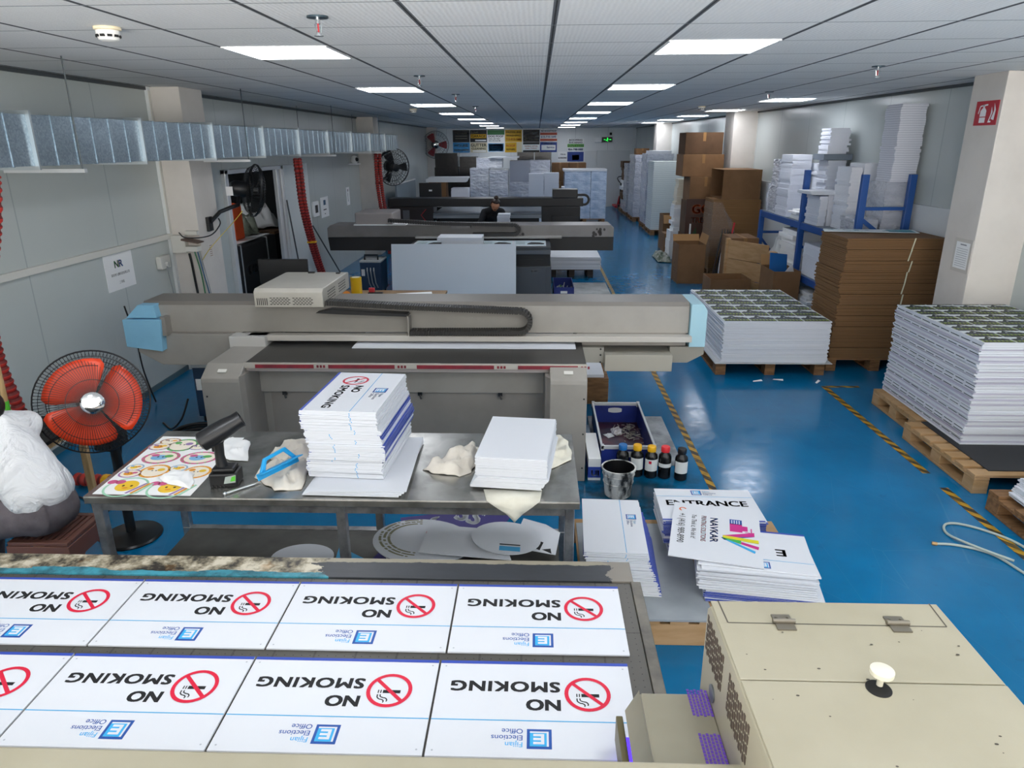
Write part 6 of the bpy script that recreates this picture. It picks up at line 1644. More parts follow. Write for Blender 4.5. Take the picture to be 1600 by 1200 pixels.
def closed_box(name, x0, y0, z0, x1, y1, z1, label, m_=None, group='cardboard boxes', tape=True):
    th = thing(name, label, 'cardboard box', ((x0+x1)/2, (y0+y1)/2, z0), 0, group)
    b = MB().box(x0, y0, z0, x1, y1, z1).build('carton', m_ or CARD, th, bevel=.006)
    if tape:
        xm = (x0+x1)/2; MB().box(xm-.025, y0-.001, z0+(z1-z0)*.6, xm+.025, y0, z1).box(xm-.025, y0-.001, z1, xm+.025, y1, z1+.001).build('tape', mat('tape_brown', '#8d6536', .35), th)
    return th
bx1 = open_box('cardboard_box', 2.30, 11.68, .002, 2.735, 12.2, .635, 'open brown cardboard box standing alone at the edge of the aisle', flaps=(('+y', .12, 60), ('+x', .15, 75)))
m = MB(); p = Print(m, (2.30, 12.2, 0), (0, -1, 0), (0, 0, 1)); 
for i in range(2): p.rect(.1, .18+.04*i, .36, .19+.04*i, 0)
p.disc(.22, .30, .02, 0); m.build('stamp', mat('stamp_dark', '#4a3523', .7), bx1)
open_box('cardboard_box', 2.38, 9.72, .002, 2.92, 10.2, .43, 'low open cardboard box in front of the pale wooden crate side')
cz = thing('crate_side', 'pale wooden crate side leaning on the open cartons', 'crate', (3.0, 10.2, 0))
A_, B_ = Vector((2.79, 10.55)), Vector((3.17, 9.92)); d = (B_-A_).normalized(); n_ = Vector((-d.y, d.x))*.02
for k in range(3):
    z0_, z1_ = .06+.27*k, .06+.27*k+.262
    MB().prism([(A_.x, A_.y), (B_.x, B_.y), (B_.x+n_.x, B_.y+n_.y), (A_.x+n_.x, A_.y+n_.y)], 'z', z0_, min(z1_, .86)).build('board', WOODL, cz, bevel=.003)
MB().box(3.172, 9.86, 0, 3.285, 9.97, .10).box(3.172, 9.86, .65, 3.285, 9.97, .775).box(3.25, 9.86, .1, 3.285, 9.97, .65).box(3.172, 9.9, .1, 3.19, 9.97, .65).build('corner_post', WOODL, cz, bevel=.003)
MB().box(2.76, 10.56, 0, 2.82, 10.62, .88).build('post', WOODL, cz, bevel=.003)
closed_box('cardboard_box', 2.88, 10.72, .002, 3.28, 11.3, .86, 'brown cardboard box with a printed lid behind the crate side')
open_box('cardboard_box', 2.98, 9.0, .002, 3.315, 9.55, .66, 'deep open cardboard box holding a blue sheet beside the crate post', flaps=(('+y', .14, 70),), m_=CARD)
b = MB().box(-.13, -.006, 0, .13, .006, .44); b.xf(Matrix.Translation((3.15, 9.33, .40)) @ Matrix.Rotation(R_(20), 4, 'Z') @ Matrix.Rotation(R_(-16), 4, 'X') @ Matrix.Rotation(R_(8), 4, 'Y'))
tag(b.build('blue_sheet', mat('sheet_blue', '#1c64a8', .45), org=(3.12, 9.36, .44)), 'bright blue plastic sheet sticking out of the deep open carton', 'sheet')
b = MB().prism([(-.02, 0), (.17, .0), (.1, .2)], 'y', -.003, .003); b.xf(Matrix.Translation((3.12, 9.12, .56)) @ Matrix.Rotation(R_(12), 4, 'X')); tag(b.build('white_offcut', WHITE, org=(3.2, 9.12, .56)), 'white triangular offcut in the deep open carton', 'offcut')
# leaning dark signs and sticks
for i in range(5):
    m = MB().box(0, 0, 0, .012, .5, .84)
    if i == 0:
        p = Print(m, (0, .5, 0), (0, -1, 0), (0, 0, 1)); 
        p.poly([(.05, .1), (.2, .15), (.3, .6), (.12, .7)], 1); p.poly([(.25, .2), (.42, .1), (.45, .5), (.33, .55)], 2); p.rect(.05, .02, .45, .08, 3); p.poly([(.1, .72), (.4, .75), (.38, .8), (.12, .79)], 3)
    o = m.build('dark_sign_board', [mat('board_dark', '#211e22', .5), mat('print_green_d', '#2f5a2a', .5), mat('print_rust', '#5e2b20', .5), mat('print_olive_d', '#6d7a30', .5)])
    o.location = (2.83+.045*i, 11.6, .012); o.rotation_euler = (0, R_(8), R_(-14))
    tag(o, 'dark sign board with a green plant print, outermost of the leaning boards' if i == 0 else 'plain dark board in the row of leaning boards behind the open box', 'sign board', None if i == 0 else 'dark leaning boards')
tag(MB().cyl((2.93, 11.36, .014), (3.12, 11.55, 1.0), .014, n=10).build('red_stick', RED, org=(2.88, 11.3, 0)), 'thin red stick leaning beside the dark boards', 'stick')
tag(MB().cyl((2.86, 11.3, .012), (2.95, 11.5, .64), .012, n=10).build('white_stick', PAPER, org=(2.85, 11.25, 0)), 'short white stick leaning beside the red one', 'stick')
# flat cardboard stack under film with open box on top
pallet('pallet', 2.97, 12.4, 3.76, 13.1, 'pallet under the film wrapped cardboard stack')
for i in range(9):
    z = .137+i*.128
    bundle(2.96+.004*(i % 3), 12.4, z, 3.76, 13.05, z+.127, 'bundle of flat cardboard in the film wrapped stack', CARDEDGE, n=4, jit=.006, seed=50+i, name='cardboard_bundle', group='cardboard in the film wrapped stack', cat='cardboard bundle')
fm_ = bpy.data.materials.new('clear_film'); fm_.use_nodes = True; _t = NT(fm_)
_t.b.inputs['Base Color'].default_value = (.8, .83, .88, 1); _t.b.inputs['Roughness'].default_value = .12; _t.b.inputs['Alpha'].default_value = .10; _t.bump(_t.noise(9, 4), .9, .06)
m = MB(); K = 10
pts = [(2.93, 12.9), (2.92, 12.6), (2.93, 12.37), (3.1, 12.355), (3.3, 12.36)]
vs = []; 
for j in range(K+1):
    for k, (x, y) in enumerate(pts):
        z = .35+.9*j/K
        if k == 4: z = .35+(.5+.25*math.sin(j))*j/K
        vs.append((x-.02*MN.noise(Vector((j*.9, k, 3))), y-.02*abs(MN.noise(Vector((j*.7, k, 1)))), z))
fs = [(j*5+k, j*5+k+1, j*5+k+6, j*5+k+5) for j in range(K) for k in range(4)]
tag(m.add(vs, fs).build('stretch_film', fm_, smooth=True, org=(3.0, 12.6, .35), angle=180), 'torn clear stretch film hanging round the corner of the cardboard stack', 'film')
open_box('cardboard_box', 3.09, 12.4, 1.292, 3.73, 13.25, 1.77, 'big cardboard box lying on its side, open end towards the aisle', open_='-x')
# GO board and the boxes behind it
go = MB().box(2.66, 13.1, .02, 3.06, 13.115, 1.25); p = Print(go, (2.66, 13.1, .02), (1, 0, 0), (0, 0, 1))
p.text('GO', .10, .98, .22, 1, .035); p.text('TREE', .10, .82, .13, 1, .02)
p.rect(.08, .15, .11, .8, 2); p.poly([(.12, .2), (.25, .3), (.2, .75), (.13, .6)], 3); p.rect(.16, .3, .2, .5, 2, 2)
tag(go.build('go_sign', [mat('go_brown', '#3d1f14', .5), mat('go_orange', '#d8602a', .5), PAPER, mat('go_green', '#203a1e', .5)], org=(2.86, 13.1, .02)), 'dark brown sign with orange GO letters standing under the tall boxes', 'sign')
closed_box('cardboard_box', 2.70, 13.3, .002, 3.3, 13.9, .6, 'dark cardboard box on the floor behind the brown sign', CARDD); closed_box('cardboard_box', 2.72, 13.3, .602, 3.3, 13.9, 1.2, 'dark cardboard box second from the floor behind the brown sign', CARDD)
closed_box('cardboard_box', 2.74, 13.3, 1.202, 3.3, 13.9, 1.62, 'brown cardboard box beside the big box lying on its side', CARD)
closed_box('cardboard_box', 2.60, 13.35, 1.622, 3.32, 14.0, 2.0, 'brown cardboard box second from the top of the tall pile', CARD)
closed_box('cardboard_box', 2.62, 13.36, 2.002, 3.28, 13.98, 2.37, 'dark brown cardboard box topmost of the tall pile near the ceiling', CARDD)
# ragged paper pile, tall white stack, wrapped pallets along the wall
bundle(2.62, 14.3, .003, 2.98, 14.75, .55, 'white carton like bundle at the foot of the ragged paper pile', PAPER, n=3, jit=.01, seed=60, group='ragged paper pile'); bundle(2.66, 14.32, .552, 2.98, 14.72, 1.05, 'middle of the ragged white paper pile beside the boxes', PAPER, n=8, jit=.03, seed=61, group='ragged paper pile'); bundle(2.70, 14.34, 1.052, 2.98, 14.7, 1.53, 'upper part of the ragged cream paper pile beside the boxes', mat('paper_cream', '#e3dccb', .7), n=9, jit=.03, seed=62, group='ragged paper pile')
open_box('cardboard_box', 2.70, 15.6, .002, 3.15, 16.1, .74, 'half flattened brown box in front of the tall white stack', flaps=(('-y', .2, -60),))
closed_box('cardboard_box', 2.64, 15.0, .002, 2.95, 15.4, .42, 'small brown carton between the ragged pile and the half flattened box')
rag('plastic_scraps', [(2.35, 13.9), (2.6, 13.8), (2.62, 14.2), (2.5, 14.9), (2.36, 14.7)], .003, .14, mat('green_scrap', '#5d6c5a', .5, col2='#b9b9b0', scale=12), 'green and white packing scraps on the floor by the boxes', 'scraps', 44, freq=6)
pallet('pallet', 2.84, 18.15, 3.62, 19.15, 'pallet under the tall white sheet stack')
for i in range(4):
    z = .137+i*.407; bundle(2.84, 18.18, z, 3.6, 19.1, z+.406, 'quarter of the tall plain white sheet stack along the wall', edges_mat('sheet_edges', '#ccd2d0', '#9aa4a6', 22, strength=.45), n=6, jit=.004, seed=70+i, group='tall white sheet stack')
for (x0, y0, x1, y1, zt, lab) in ((2.86, 19.45, 3.55, 20.5, 1.93, 'beside the tall white sheet stack'), (2.80, 21.4, 3.22, 22.7, 1.88, 'third along the wall'), (2.78, 22.95, 3.2, 23.9, 1.6, 'fourth along the wall')):
    pallet('pallet', x0+.01, y0, x1, y1, 'pallet under the wrapped boards %s' % lab)
    n = 4
    for i in range(n):
        h = (zt-.137)/n; bundle(x0, y0+.02, .137+h*i, x1, y1-.02, .137+h*(i+1)-.001, 'film wrapped tier of white boards on the pallet %s' % lab, FILM, n=4, jit=.012, seed=80+i, group='wrapped tiers on the pallet %s' % lab)
bundle(2.95, 19.6, 1.931, 3.5, 20.4, 2.0, 'flat white boards on top of the wrapped pallet by the tall stack', WHITE, n=3, seed=90, group=None)
closed_box('cardboard_box', 2.83, 21.5, 1.881, 3.2, 21.95, 2.05, 'low brown box on top of the third wrapped pallet')
pallet('pallet', 2.78, 24.2, 3.3, 25.0, 'pallet in the far corner by the hand truck')
for i in range(5): bundle(2.80+.02*(i % 2), 24.25, .137+.3*i, 3.28, 24.95, .137+.3*i+.298, 'tier of mixed white and brown bundles in the far corner', (FILM, CARDD, PAPER, CARDD, CARDD)[i], n=3, jit=.03, seed=95+i, group='mixed bundles in the far corner')
# pallet truck
pj_ = thing('pallet_truck', 'red hand pallet truck with a black loop handle by the end wall', 'pallet truck', (2.86, 25.5, 0))
MB().prism([(2.76, .05), (2.98, .05), (2.94, .46), (2.84, .46)], 'y', 25.5, 25.62).build('body', RED, pj_, bevel=.01)
for x in (2.72, 2.9): MB().box(x, 25.62, .05, x+.14, 26.6, .11).build('fork', RED, pj_, bevel=.01)
for x in (2.80, 2.9): MB().cyl((x, 25.45, .09), (x+.05, 25.45, .09), .09, n=18).build('wheel', BLACK, pj_)
MB().tube([(2.87, 25.47, .2), (2.87, 25.42, .55), (2.87, 25.36, .88)], .022, 10).build('handle_bar', BLACK, pj_)
MB().tube([(2.87, 25.36, .88), (2.78, 25.34, .98), (2.74, 25.33, 1.06), (2.78, 25.32, 1.11), (2.87, 25.32, 1.12), (2.96, 25.32, 1.11), (3.0, 25.33, 1.06), (2.96, 25.34, .98), (2.87, 25.36, .88)], .016, 8).build('handle_loop', BLACK, pj_)
# loose cable on the aisle floor
def loop(pts, r, m_, label):
    P_ = [Vector(p) for p in pts]; d = []
    for i in range(len(P_)-1):
        p0, p1, p2, p3 = P_[max(i-1, 0)], P_[i], P_[i+1], P_[min(i+2, len(P_)-1)]
        for j in range(10):
            u = j/10; d.append(.5*((2*p1)+(-p0+p2)*u+(2*p0-5*p1+4*p2-p3)*u*u+(-p0+3*p1-3*p2+p3)*u**3))
    d.append(P_[-1]); return d
d = loop([(2.30, 3.655, .008), (2.42, 3.64, .008), (2.56, 3.55, .009), (2.62, 3.36, .009), (2.70, 3.1, .008), (2.78, 2.7, .008)], .0075, None, '')
t = thing('loose_cable', 'pale looped cable lying on the blue floor near the hazard tape', 'cable', (2.45, 3.7, 0))
MB().tube(d, .0075, 8).build('strand', mat('cable_pale', '#a9b5ad', .5), t, smooth=True)
d = loop([(2.62, 3.46, .0245), (2.5, 3.6, .0235), (2.43, 3.76, .009), (2.47, 3.87, .009), (2.56, 3.885, .009), (2.68, 3.8, .009), (2.78, 3.64, .0095), (2.81, 3.3, .0095)], .0075, None, '')
MB().tube(d, .0075, 8).build('strand', MATS['cable_pale'], t, smooth=True); MB().cyl((2.285, 3.66, .008), (2.31, 3.652, .008), .011, n=8).build('plug', mat('plug_brass', '#a8875a', .4, .5), t)
# ================================================================ third printer with the white board leaning on it
P3 = thing('wide_format_printer', 'third printer in the row, grey beam over a black body, behind the leaning white board', 'printer', (-1.0, 11.0, 0))
GB3 = mat('beam_grey_far', '#84807e', .4, col2='#77736f', scale=1.5); BK3 = mat('body_black', '#19191b', .45); GY3 = mat('door_slate', '#50555b', .45)
g3 = MB().prism([(-3.22, .845), (1.17, .845), (1.17, .98), (1.12, 1.022), (-3.17, 1.022), (-3.22, .98)], 'y', 11.0, 11.5).build('gantry_beam', GB3, P3, bevel=.006)
MB().prism([(-3.2, .64), (-1.72, .64), (-1.72, .84), (-3.22, .84)][::1], 'y', 11.01, 11.5).build('lower_box', BK3, g3); MB().box(.2, 11.01, .64, 1.17, 11.5, .844).build('lower_box', mat('soot_black', '#242322', .5), g3)
MB().box(-1.85, 10.9, .835, .38, 11.0, .868).build('lower_rail', mat('rail_far', '#a29f9b', .4), g3, bevel=.006)
rr = random.Random(6); SM = (MB(), MB())
for i in range(14):
    sm = SM[i >= 9]
    x, z = (rr.gauss(.95, .05), rr.uniform(.86, .98)) if i < 9 else (rr.gauss(-.3, .05), rr.uniform(.86, .9)); a = rr.uniform(.008, .03)
    sm.add([(x+a*math.cos(k*math.pi/4), 10.9985, z+a*1.2*math.sin(k*math.pi/4)) for k in range(8)], [tuple(range(8))])
for sm in SM: sm.build('soot_stain', mat('soot', '#3c3836', .6), g3)
MB().box(-1.86, 10.2, .76, .2, 12.3, .8).build('vacuum_bed', mat('bed_slate', '#3f4448', .35, .3), P3); MB().box(-1.86, 10.19, .70, .2, 10.26, .758).build('bed_rail', mat('rail_slate', '#5b6066', .35, .3), P3, bevel=.004)
MB().box(-1.8, 10.45, .12, .17, 12.2, .70).build('body', BK3, P3)
cb3 = MB().box(-.36, 10.36, .08, .215, 11.0, .50).build('cabinet_door', GY3, P3, bevel=.012); MB().box(-.34, 10.345, .09, .14, 10.36, .485).build('door_leaf', GY3, cb3, bevel=.004)
q = MB(); p = Print(q, (-.08, 10.3445, .42), (1, 0, 0), (0, 0, 1)); p.text('EMPI', 0, 0, .045, 0, .02); q.build('badge', PAPER, cb3)
MB().box(-.36, 10.36, .0, .22, 11.0, .08).build('plinth', BLACKM, P3); MB().box(-1.8, 10.45, 0, -.4, 12.2, .12).build('plinth', BLACKM, P3)
MB().box(-.34, 10.4, .5, .2, 10.98, .70).build('open_bay', BK3, P3); MB().box(-.25, 10.39, .53, .1, 10.4, .6).build('ink_tray', BLACK, P3)
MB().box(-2.78, 11.0, 1.03, -2.2, 11.7, 1.21).build('carriage', mat('carriage_pinkgrey', '#9a9390', .45), P3, bevel=.02); MB().box(-2.8, 10.98, 1.022, -2.0, 11.2, 1.04).build('carriage_plate', PAPER, P3)
pth = chain_path([('L', (-2.25, 1.105), (-1.5, 1.06), 20), ('L', (-1.5, 1.06), (-.36, 1.035), 40), ('A', (-.34, .965), .07, 90, -90, 10), ('L', (-.34, .895), (-1.0, .895), 24)])
energy_chain(pth, 10.88, 10.99, .05, 'cable_chain', mat('chain_dark', '#2c2a2a', .5), P3)
MB().prism([(-1.3, .99), (-1.0, .985), (-1.0, 1.01), (-1.3, 1.01)], 'y', 10.9, 10.99).build('chain_bracket', GB3, P3)
m = MB()
for i in range(9): m.box(-2.12, 10.5+.05*i, .08+.055*i, -1.87, 10.545+.05*i, .12+.055*i)
m.build('folded_cover_ribs', RUBBER, P3)
# prints on its bed
def car_print(p, W, H):
    for k in range(4):
        u = W*k/4+.02; w = W/4-.03
        p.rect(u, H*.08, u+w, H*.92, 1, 1)
        p.poly([(u+w*.42, H*.25), (u+w*.95, H*.25), (u+w*.98, H*.45), (u+w*.8, H*.62), (u+w*.55, H*.65), (u+w*.44, H*.45)], 2, 2)
        for q in range(4): p.rect(u+w*.05, H*(.25+.14*q), u+w*.35, H*(.31+.14*q), 3, 2)
cp = board_mesh('printed_sheet', 1.95, .62, .004, car_print, [WHITE, mat('sheet_sky', '#cfe0e4', .5), INKB, mat('sheet_grey', '#7f8f95', .5)])
put(cp, 'printed_sheet', -.84, 10.62, .8006, 0, 'printed sheet with dark vehicle silhouettes on the third printer bed', 'printed board')
bundle(-1.36, 10.21, .806, -.78, 10.6, .873, 'white box like stack on the third printer bed, lower', WHITE, n=3, jit=.002, seed=101, group=None); bundle(-1.42, 10.2, .874, -.78, 10.62, .935, 'white lid like stack topmost on the third printer bed', WHITE, n=2, jit=.002, seed=102, group=None)
b = MB().box(-.62, 10.19, .801, -.54, 10.25, .83); tag(b.build('paper_tag', PAPER, org=(-.58, 10.2, .801)), 'small white tag at the edge of the third printer bed', 'paper')
b = MB().box(-2.07, -.004, 0, -.292, .004, .86); b.xf(Matrix.Translation((0, 10.02, .003)) @ Matrix.Rotation(R_(-9), 4, 'X')); tag(b.build('white_board', mat('panel_white', '#dfe6ec', .4), org=(-1.18, 10.02, 0)), 'large blank white board leaning upright against the third printer', 'board')
# work table with tape rolls and paper
wt = thing('wooden_table', 'brown topped work table behind the grey printer', 'table', (-1.5, 7.0, 0))
MB().box(-2.25, 6.72, .725, -.93, 7.32, .75).build('top', mat('table_brown', '#8d6f4a', .6, col2='#7c5f3d', scale=5), wt, bevel=.003)
for x in (-2.2, -.98):
    for y in (6.77, 7.27): MB().box(x-.02, y-.02, 0, x+.02, y+.02, .725).build('leg', BLACK, wt)
b = MB().add([(-1.72, 6.85, .752), (-1.0, 6.8, .752), (-1.08, 7.22, .752), (-1.42, 7.12, .752), (-1.72, 6.85, .756), (-1.0, 6.8, .756), (-1.08, 7.22, .756), (-1.42, 7.12, .756)], [(3, 2, 1, 0), (4, 5, 6, 7), (0, 1, 5, 4), (1, 2, 6, 5), (2, 3, 7, 6), (3, 0, 4, 7)]); tag(b.build('paper_sheet', PAPER, org=(-1.3, 7.0, .752)), 'large white paper sheets spread on the brown work table', 'paper')
tp = thing('tape_roll', 'tall roll of yellow tape standing on the brown work table', 'tape roll', (-1.79, 6.95, .75)); MB().lathe((-1.79, 6.95, .751), [(.055, 0), (.055, .2)], 28).build('roll', mat('tape_yellow', '#d8ad1c', .25), tp, smooth=True); MB().lathe((-1.79, 6.95, .951), [(.03, 0), (.04, 0), (.04, .004), (.03, .004)], 24).build('core', mat('core_pale', '#d9cfa4', .6), tp)
tag(MB().cyl((-1.865, 6.84, .752), (-1.865, 6.84, .79), .0, .0, n=3).lathe((-1.87, 6.86, .79), [(.02, -.02), (.04, -.02), (.04, .02), (.02, .02)], 20, ax=(.3, -1, .2)).build('tape_roll', mat('tape_orange', '#f0921e', .4), org=(-1.87, 6.86, .75)), 'small orange tape roll leaning on the tall yellow roll', 'tape roll')
sc_ = thing('stapler', 'black and red hand tool beside the yellow roll', 'hand tool', (-1.66, 7.1, .75)); MB().box(-1.71, 7.07, .751, -1.56, 7.11, .775).build('body', BLACK, sc_, bevel=.005); MB().box(-1.70, 7.075, .776, -1.64, 7.105, .82).build('grip', mat('grip_red', '#b8323e', .5), sc_, bevel=.005)
tag(MB().cyl((-1.33, 6.83, .757), (-1.33, 6.83, .777), .035, n=20).build('tape_roll', mat('tape_tan', '#c59a4e', .4), org=(-1.33, 6.83, .757)), 'flat tan tape roll lying on the paper', 'tape roll')
# floor items by the third printer
b = MB().box(.28, 10.1, .0005, 1.14, 11.75, .006); tag(b.build('floor_mat', mat('mat_dirty_white', '#b7bab9', .6, col2='#8a8d8c', scale=4), org=(.7, 10.9, 0)), 'dirty white sheet on the floor under the small blue tray', 'mat')
t2 = thing('parts_tray', 'small dark blue tray with green and silver bits by the third printer', 'tray', (.43, 10.9, .0065))
m = MB().box(.26, 10.48, .008, .56, 11.3, .016).box(.26, 10.48, .016, .27, 11.3, .17).box(.55, 10.48, .016, .56, 11.3, .17).box(.27, 10.48, .016, .55, 10.49, .17).box(.27, 11.29, .016, .55, 11.3, .17); m.build('body', CRATE, t2)
MB().box(.36, 10.476, .08, .46, 10.48, .115).build('hand_slot', PAPER, t2)
r = random.Random(4); m = MB()
for i in range(30):
    x, y = .41+r.uniform(-.1, .1), 10.9+r.uniform(-.25, .2); a = r.uniform(0, 6); L = r.uniform(.03, .07); m.cyl((x, y, .04+r.uniform(0, .05)), (x+L*math.cos(a), y+L*math.sin(a), .06+r.uniform(0, .08)), .006, n=5, mi=r.choice((0, 0, 1)))
tag(m.build('metal_parts', [mat('parts_silver', '#b9bbb8', .4, .5), mat('parts_green', '#3d7a3a', .6)], org=(.41, 10.9, .02)), 'tangle of silver and green bits in the small dark blue tray', 'parts', None, 'stuff')
pallet('pallet', .24, 12.3, .98, 13.1, 'dark pallet under the white boards beside the third printer', m_=mat('pallet_dark', '#3a2f28', .7))
wm = board_mesh('white_board', .88, .95, .018)
stack([wm], 'white_board', 'board', .66, 12.72, .137, 11, .0195, 0, 61, .012, .01, 'blank white board on top of the low stack past the third printer', 'white board in the low stack past the third printer', 'boards in the low stack past the third printer')
# pallet just past the grey printer
pallet('pallet', .36, 5.95, .64, 6.75, 'small pallet half hidden behind the grey printer cabinet', z=.24)
b = MB().box(.36, 5.97, .2405, .60, 6.7, .27); tag(b.build('white_board', WHITE, bevel=.003, org=(.45, 6.4, .2405)), 'white boards on the small pallet half hidden by the grey printer', 'board')

# ================================================================ fourth, black printer with the woman working at it
P4 = thing('wide_format_printer', 'fourth printer in the row, black with a thin red mark', 'printer', (-1.0, 15.5, 0))
BK4 = mat('printer_black', '#1b1a1b', .42)
g4 = MB().box(-3.18, 15.5, .93, .98, 16.0, 1.10).build('gantry_beam', BK4, P4, bevel=.01)
MB().box(-3.15, 15.46, .62, -2.2, 16.0, .93).build('end_box', mat('box_wine_black', '#1f1718', .45), P4, bevel=.01)
m = MB(); m.tube([(-2.36, 15.455, .88), (-2.47, 15.455, .76), (-2.38, 15.455, .64)], .008, 6); m.build('red_mark', mat('mark_red', '#b2242c', .4), P4); MB().box(-2.86, 15.452, .66, -2.72, 15.46, .86).build('screen', mat('screen_grey', '#5c6064', .3), P4)
MB().box(-2.2, 15.4, .76, .1, 17.3, .8).build('vacuum_bed', mat('bed_far', '#6e757c', .3, .3), P4); MB().box(-2.2, 15.38, .70, .1, 15.45, .758).build('bed_rail', mat('rail_far_light', '#8a9096', .3, .3), P4)
MB().box(-2.1, 15.6, .05, .05, 17.2, .70).build('body', BK4, P4); MB().box(.1, 15.48, .60, .92, 16.0, .93).build('carriage_housing', BK4, P4, bevel=.01); MB().box(.32, 15.42, .58, .9, 15.5, .74).build('service_box', BK4, P4, bevel=.008)
MB().box(.33, 15.5, 1.102, .86, 15.9, 1.28).build('carriage', BK4, P4, bevel=.012); MB().box(-.3, 15.55, 0, .05, 17.0, .05).build('plinth', BLACKM, P4); MB().box(-2.1, 15.6, 0, -.35, 17.2, .05).build('plinth', BLACKM, P4)
pth = chain_path([('L', (.86, 1.16), (1.0, 1.16), 5), ('A', (1.0, 1.06), .1, 90, -90, 14), ('L', (1.0, .96), (.9, .96), 4)])
energy_chain(pth, 15.55, 15.65, .05, 'cable_chain', MATS['chain_dark'], P4)
bundle(-1.2, 15.5, .801, -.93, 15.9, .922, 'small white stack on the black printer behind the woman', WHITE, n=3, seed=110, group=None)
bundle(-.72, 13.22, .62, -.49, 13.52, .98, 'ragged white stack beside the woman', EDGES, n=9, jit=.01, seed=111, group=None)
lt = thing('work_bench', 'low dark work bench where the woman sits between the printers', 'table', (-.8, 13.4, 0)); MB().box(-1.5, 13.15, .58, -.2, 13.66, .619).build('top', BLACK, lt, bevel=.004)
for x in (-1.45, -.25):
    for y in (13.19, 13.62): MB().box(x-.02, y-.02, 0, x+.02, y+.02, .58).build('leg', BLACK, lt)
ws2 = thing('stool', 'plain dark stool under the woman between the printers', 'stool', (-.86, 14.25, 0)); MB().lathe((-.86, 14.25, 0), [(.17, .40), (.17, .425), (.15, .435)], 24).build('seat', BLACK, ws2, smooth=True)
for a in range(4): MB().cyl((-.86+.16*math.cos(a*1.57+.78), 14.25+.16*math.sin(a*1.57+.78), 0), (-.86+.1*math.cos(a*1.57+.78), 14.25+.1*math.sin(a*1.57+.78), .40), .014, n=8).build('leg', BLACK, ws2)
PW = dict(pelvis=(-.86, 14.24, .59), waist=(-.86, 14.16, .70), chest=(-.85, 14.02, .90), neck=(-.82, 13.92, 1.03), head=(-.79, 13.82, 1.10),
          elbow_l=(-.60, 13.86, .72), wrist_l=(-.66, 13.70, .66), elbow_r=(-1.10, 13.86, .72), wrist_r=(-.98, 13.70, .66),
          knee_l=(-.74, 13.84, .47), ankle_l=(-.73, 13.88, .08), knee_r=(-.98, 13.84, .47), ankle_r=(-.98, 13.88, .08))
seated_person('person', 'person with a dark hair bun and black jacket bent over work between the printers', PW, (0, -1), .45, DARKF, DARKF, mat('hair_brown', '#2a1a14', .45), bun=True, head_f=(.1, -.85, -.5))

# ================================================================ wrapped goods before the end wall
def tier(x0, y0, z0, x1, y1, z1, label, m_=FILM, s=0, g='wrapped board stacks before the end wall'): return bundle(x0, y0, z0, x1, y1, z1, label, m_, n=5, jit=.003, seed=200+s, group=g)
for x0, x1, y, z, lab in ((-1.84, -.78, 20.0, .137, 'left'), (-.77, .37, 20.3, .137, 'right')):
    pallet('pallet', x0, y, x1, y+1.0, 'pallet under the %s wrapped board stacks before the end wall' % ('wider' if lab == 'left' else 'taller'))
tier(-1.83, 20.02, .137, -1.3, 20.95, .62, 'wrapped boards at floor level under the wider stacks'); tier(-1.295, 20.02, .137, -.79, 20.95, .62, 'wrapped boards at floor level beside the taller stacks', s=1)
tier(-1.82, 20.02, .622, -1.31, 20.95, 1.2, 'wrapped grey white boards behind the black printer beam', s=2); tier(-1.295, 20.02, .622, -.79, 20.95, 1.02, 'shiny wrapped boards beside the middle of the end wall', s=3)
tier(-1.82, 20.02, 1.202, -1.31, 20.95, 1.57, 'wrapped boards topmost above the small white pile', s=4); tier(-1.29, 20.02, 1.022, -.79, 20.95, 1.52, 'very shiny wrapped boards under the loose white sheets', s=5)
tier(-1.65, 20.15, 1.572, -.95, 20.9, 1.83, 'wrapped boards on the crest of the wider stacks', s=6); b = MB().box(-1.3, 20.1, 1.832, -.5, 20.9, 1.87); tag(b.build('white_board', WHITE, org=(-.9, 20.5, 1.832)), 'loose white board sheets lying across the stacks under the posters', 'board')
tier(-.76, 20.32, .137, -.2, 21.25, .75, 'wrapped boards at floor level under the taller stacks', s=7); tier(-.195, 20.32, .137, .36, 21.25, .75, 'wrapped boards at floor level near the blue wrapped column', s=8)
tier(-.76, 20.32, .752, -.2, 21.25, 1.2, 'dull grey wrapped boards under the solid grey block', s=9); tier(-.75, 20.32, 1.202, -.2, 21.25, 1.75, 'solid grey wrapped block of the taller stacks', mat('grey_block', '#8e95a4', .35), 10)
tier(-.19, 20.32, .752, .36, 21.25, 1.35, 'wrapped boards behind the two small white piles', s=11); tier(-.19, 20.32, 1.352, .36, 21.25, 1.76, 'wrapped boards topmost beside the brown boxes', s=12)
tier(-.22, 19.5, .003, .17, 19.95, .72, 'white pile low in front of the taller stacks', EDGES, 13); tier(-.22, 19.5, .722, .17, 19.95, 1.44, 'white pile in front of the taller stacks, next to the narrow one', EDGES, 14); tier(.19, 19.5, .003, .58, 19.95, .72, 'narrow white pile low beside the blue wrapped column', EDGES, 15); tier(.19, 19.5, .722, .58, 19.95, 1.46, 'narrow white pile topmost beside the blue wrapped column', EDGES, 16)
FB = bpy.data.materials.new('wrapped_blue_boards'); FB.use_nodes = True; _t = NT(FB); _co = _t.coord(); _n = _t.noise(3, 3, vec=_t.scaled(_co, (1, 1, 3)))
_t.l(_t.ramp(_n, [(.3, lin('#8fa8c9')), (.7, lin('#cfdcec'))]), _t.b.inputs['Base Color']); _t.b.inputs['Roughness'].default_value = .14; _t.bump(_t.noise(12, 4, vec=_t.scaled(_co, (1, 1, 3))), .6, .05)
pallet('pallet', .80, 20.95, 1.95, 21.95, 'pallet under the pale blue wrapped column')
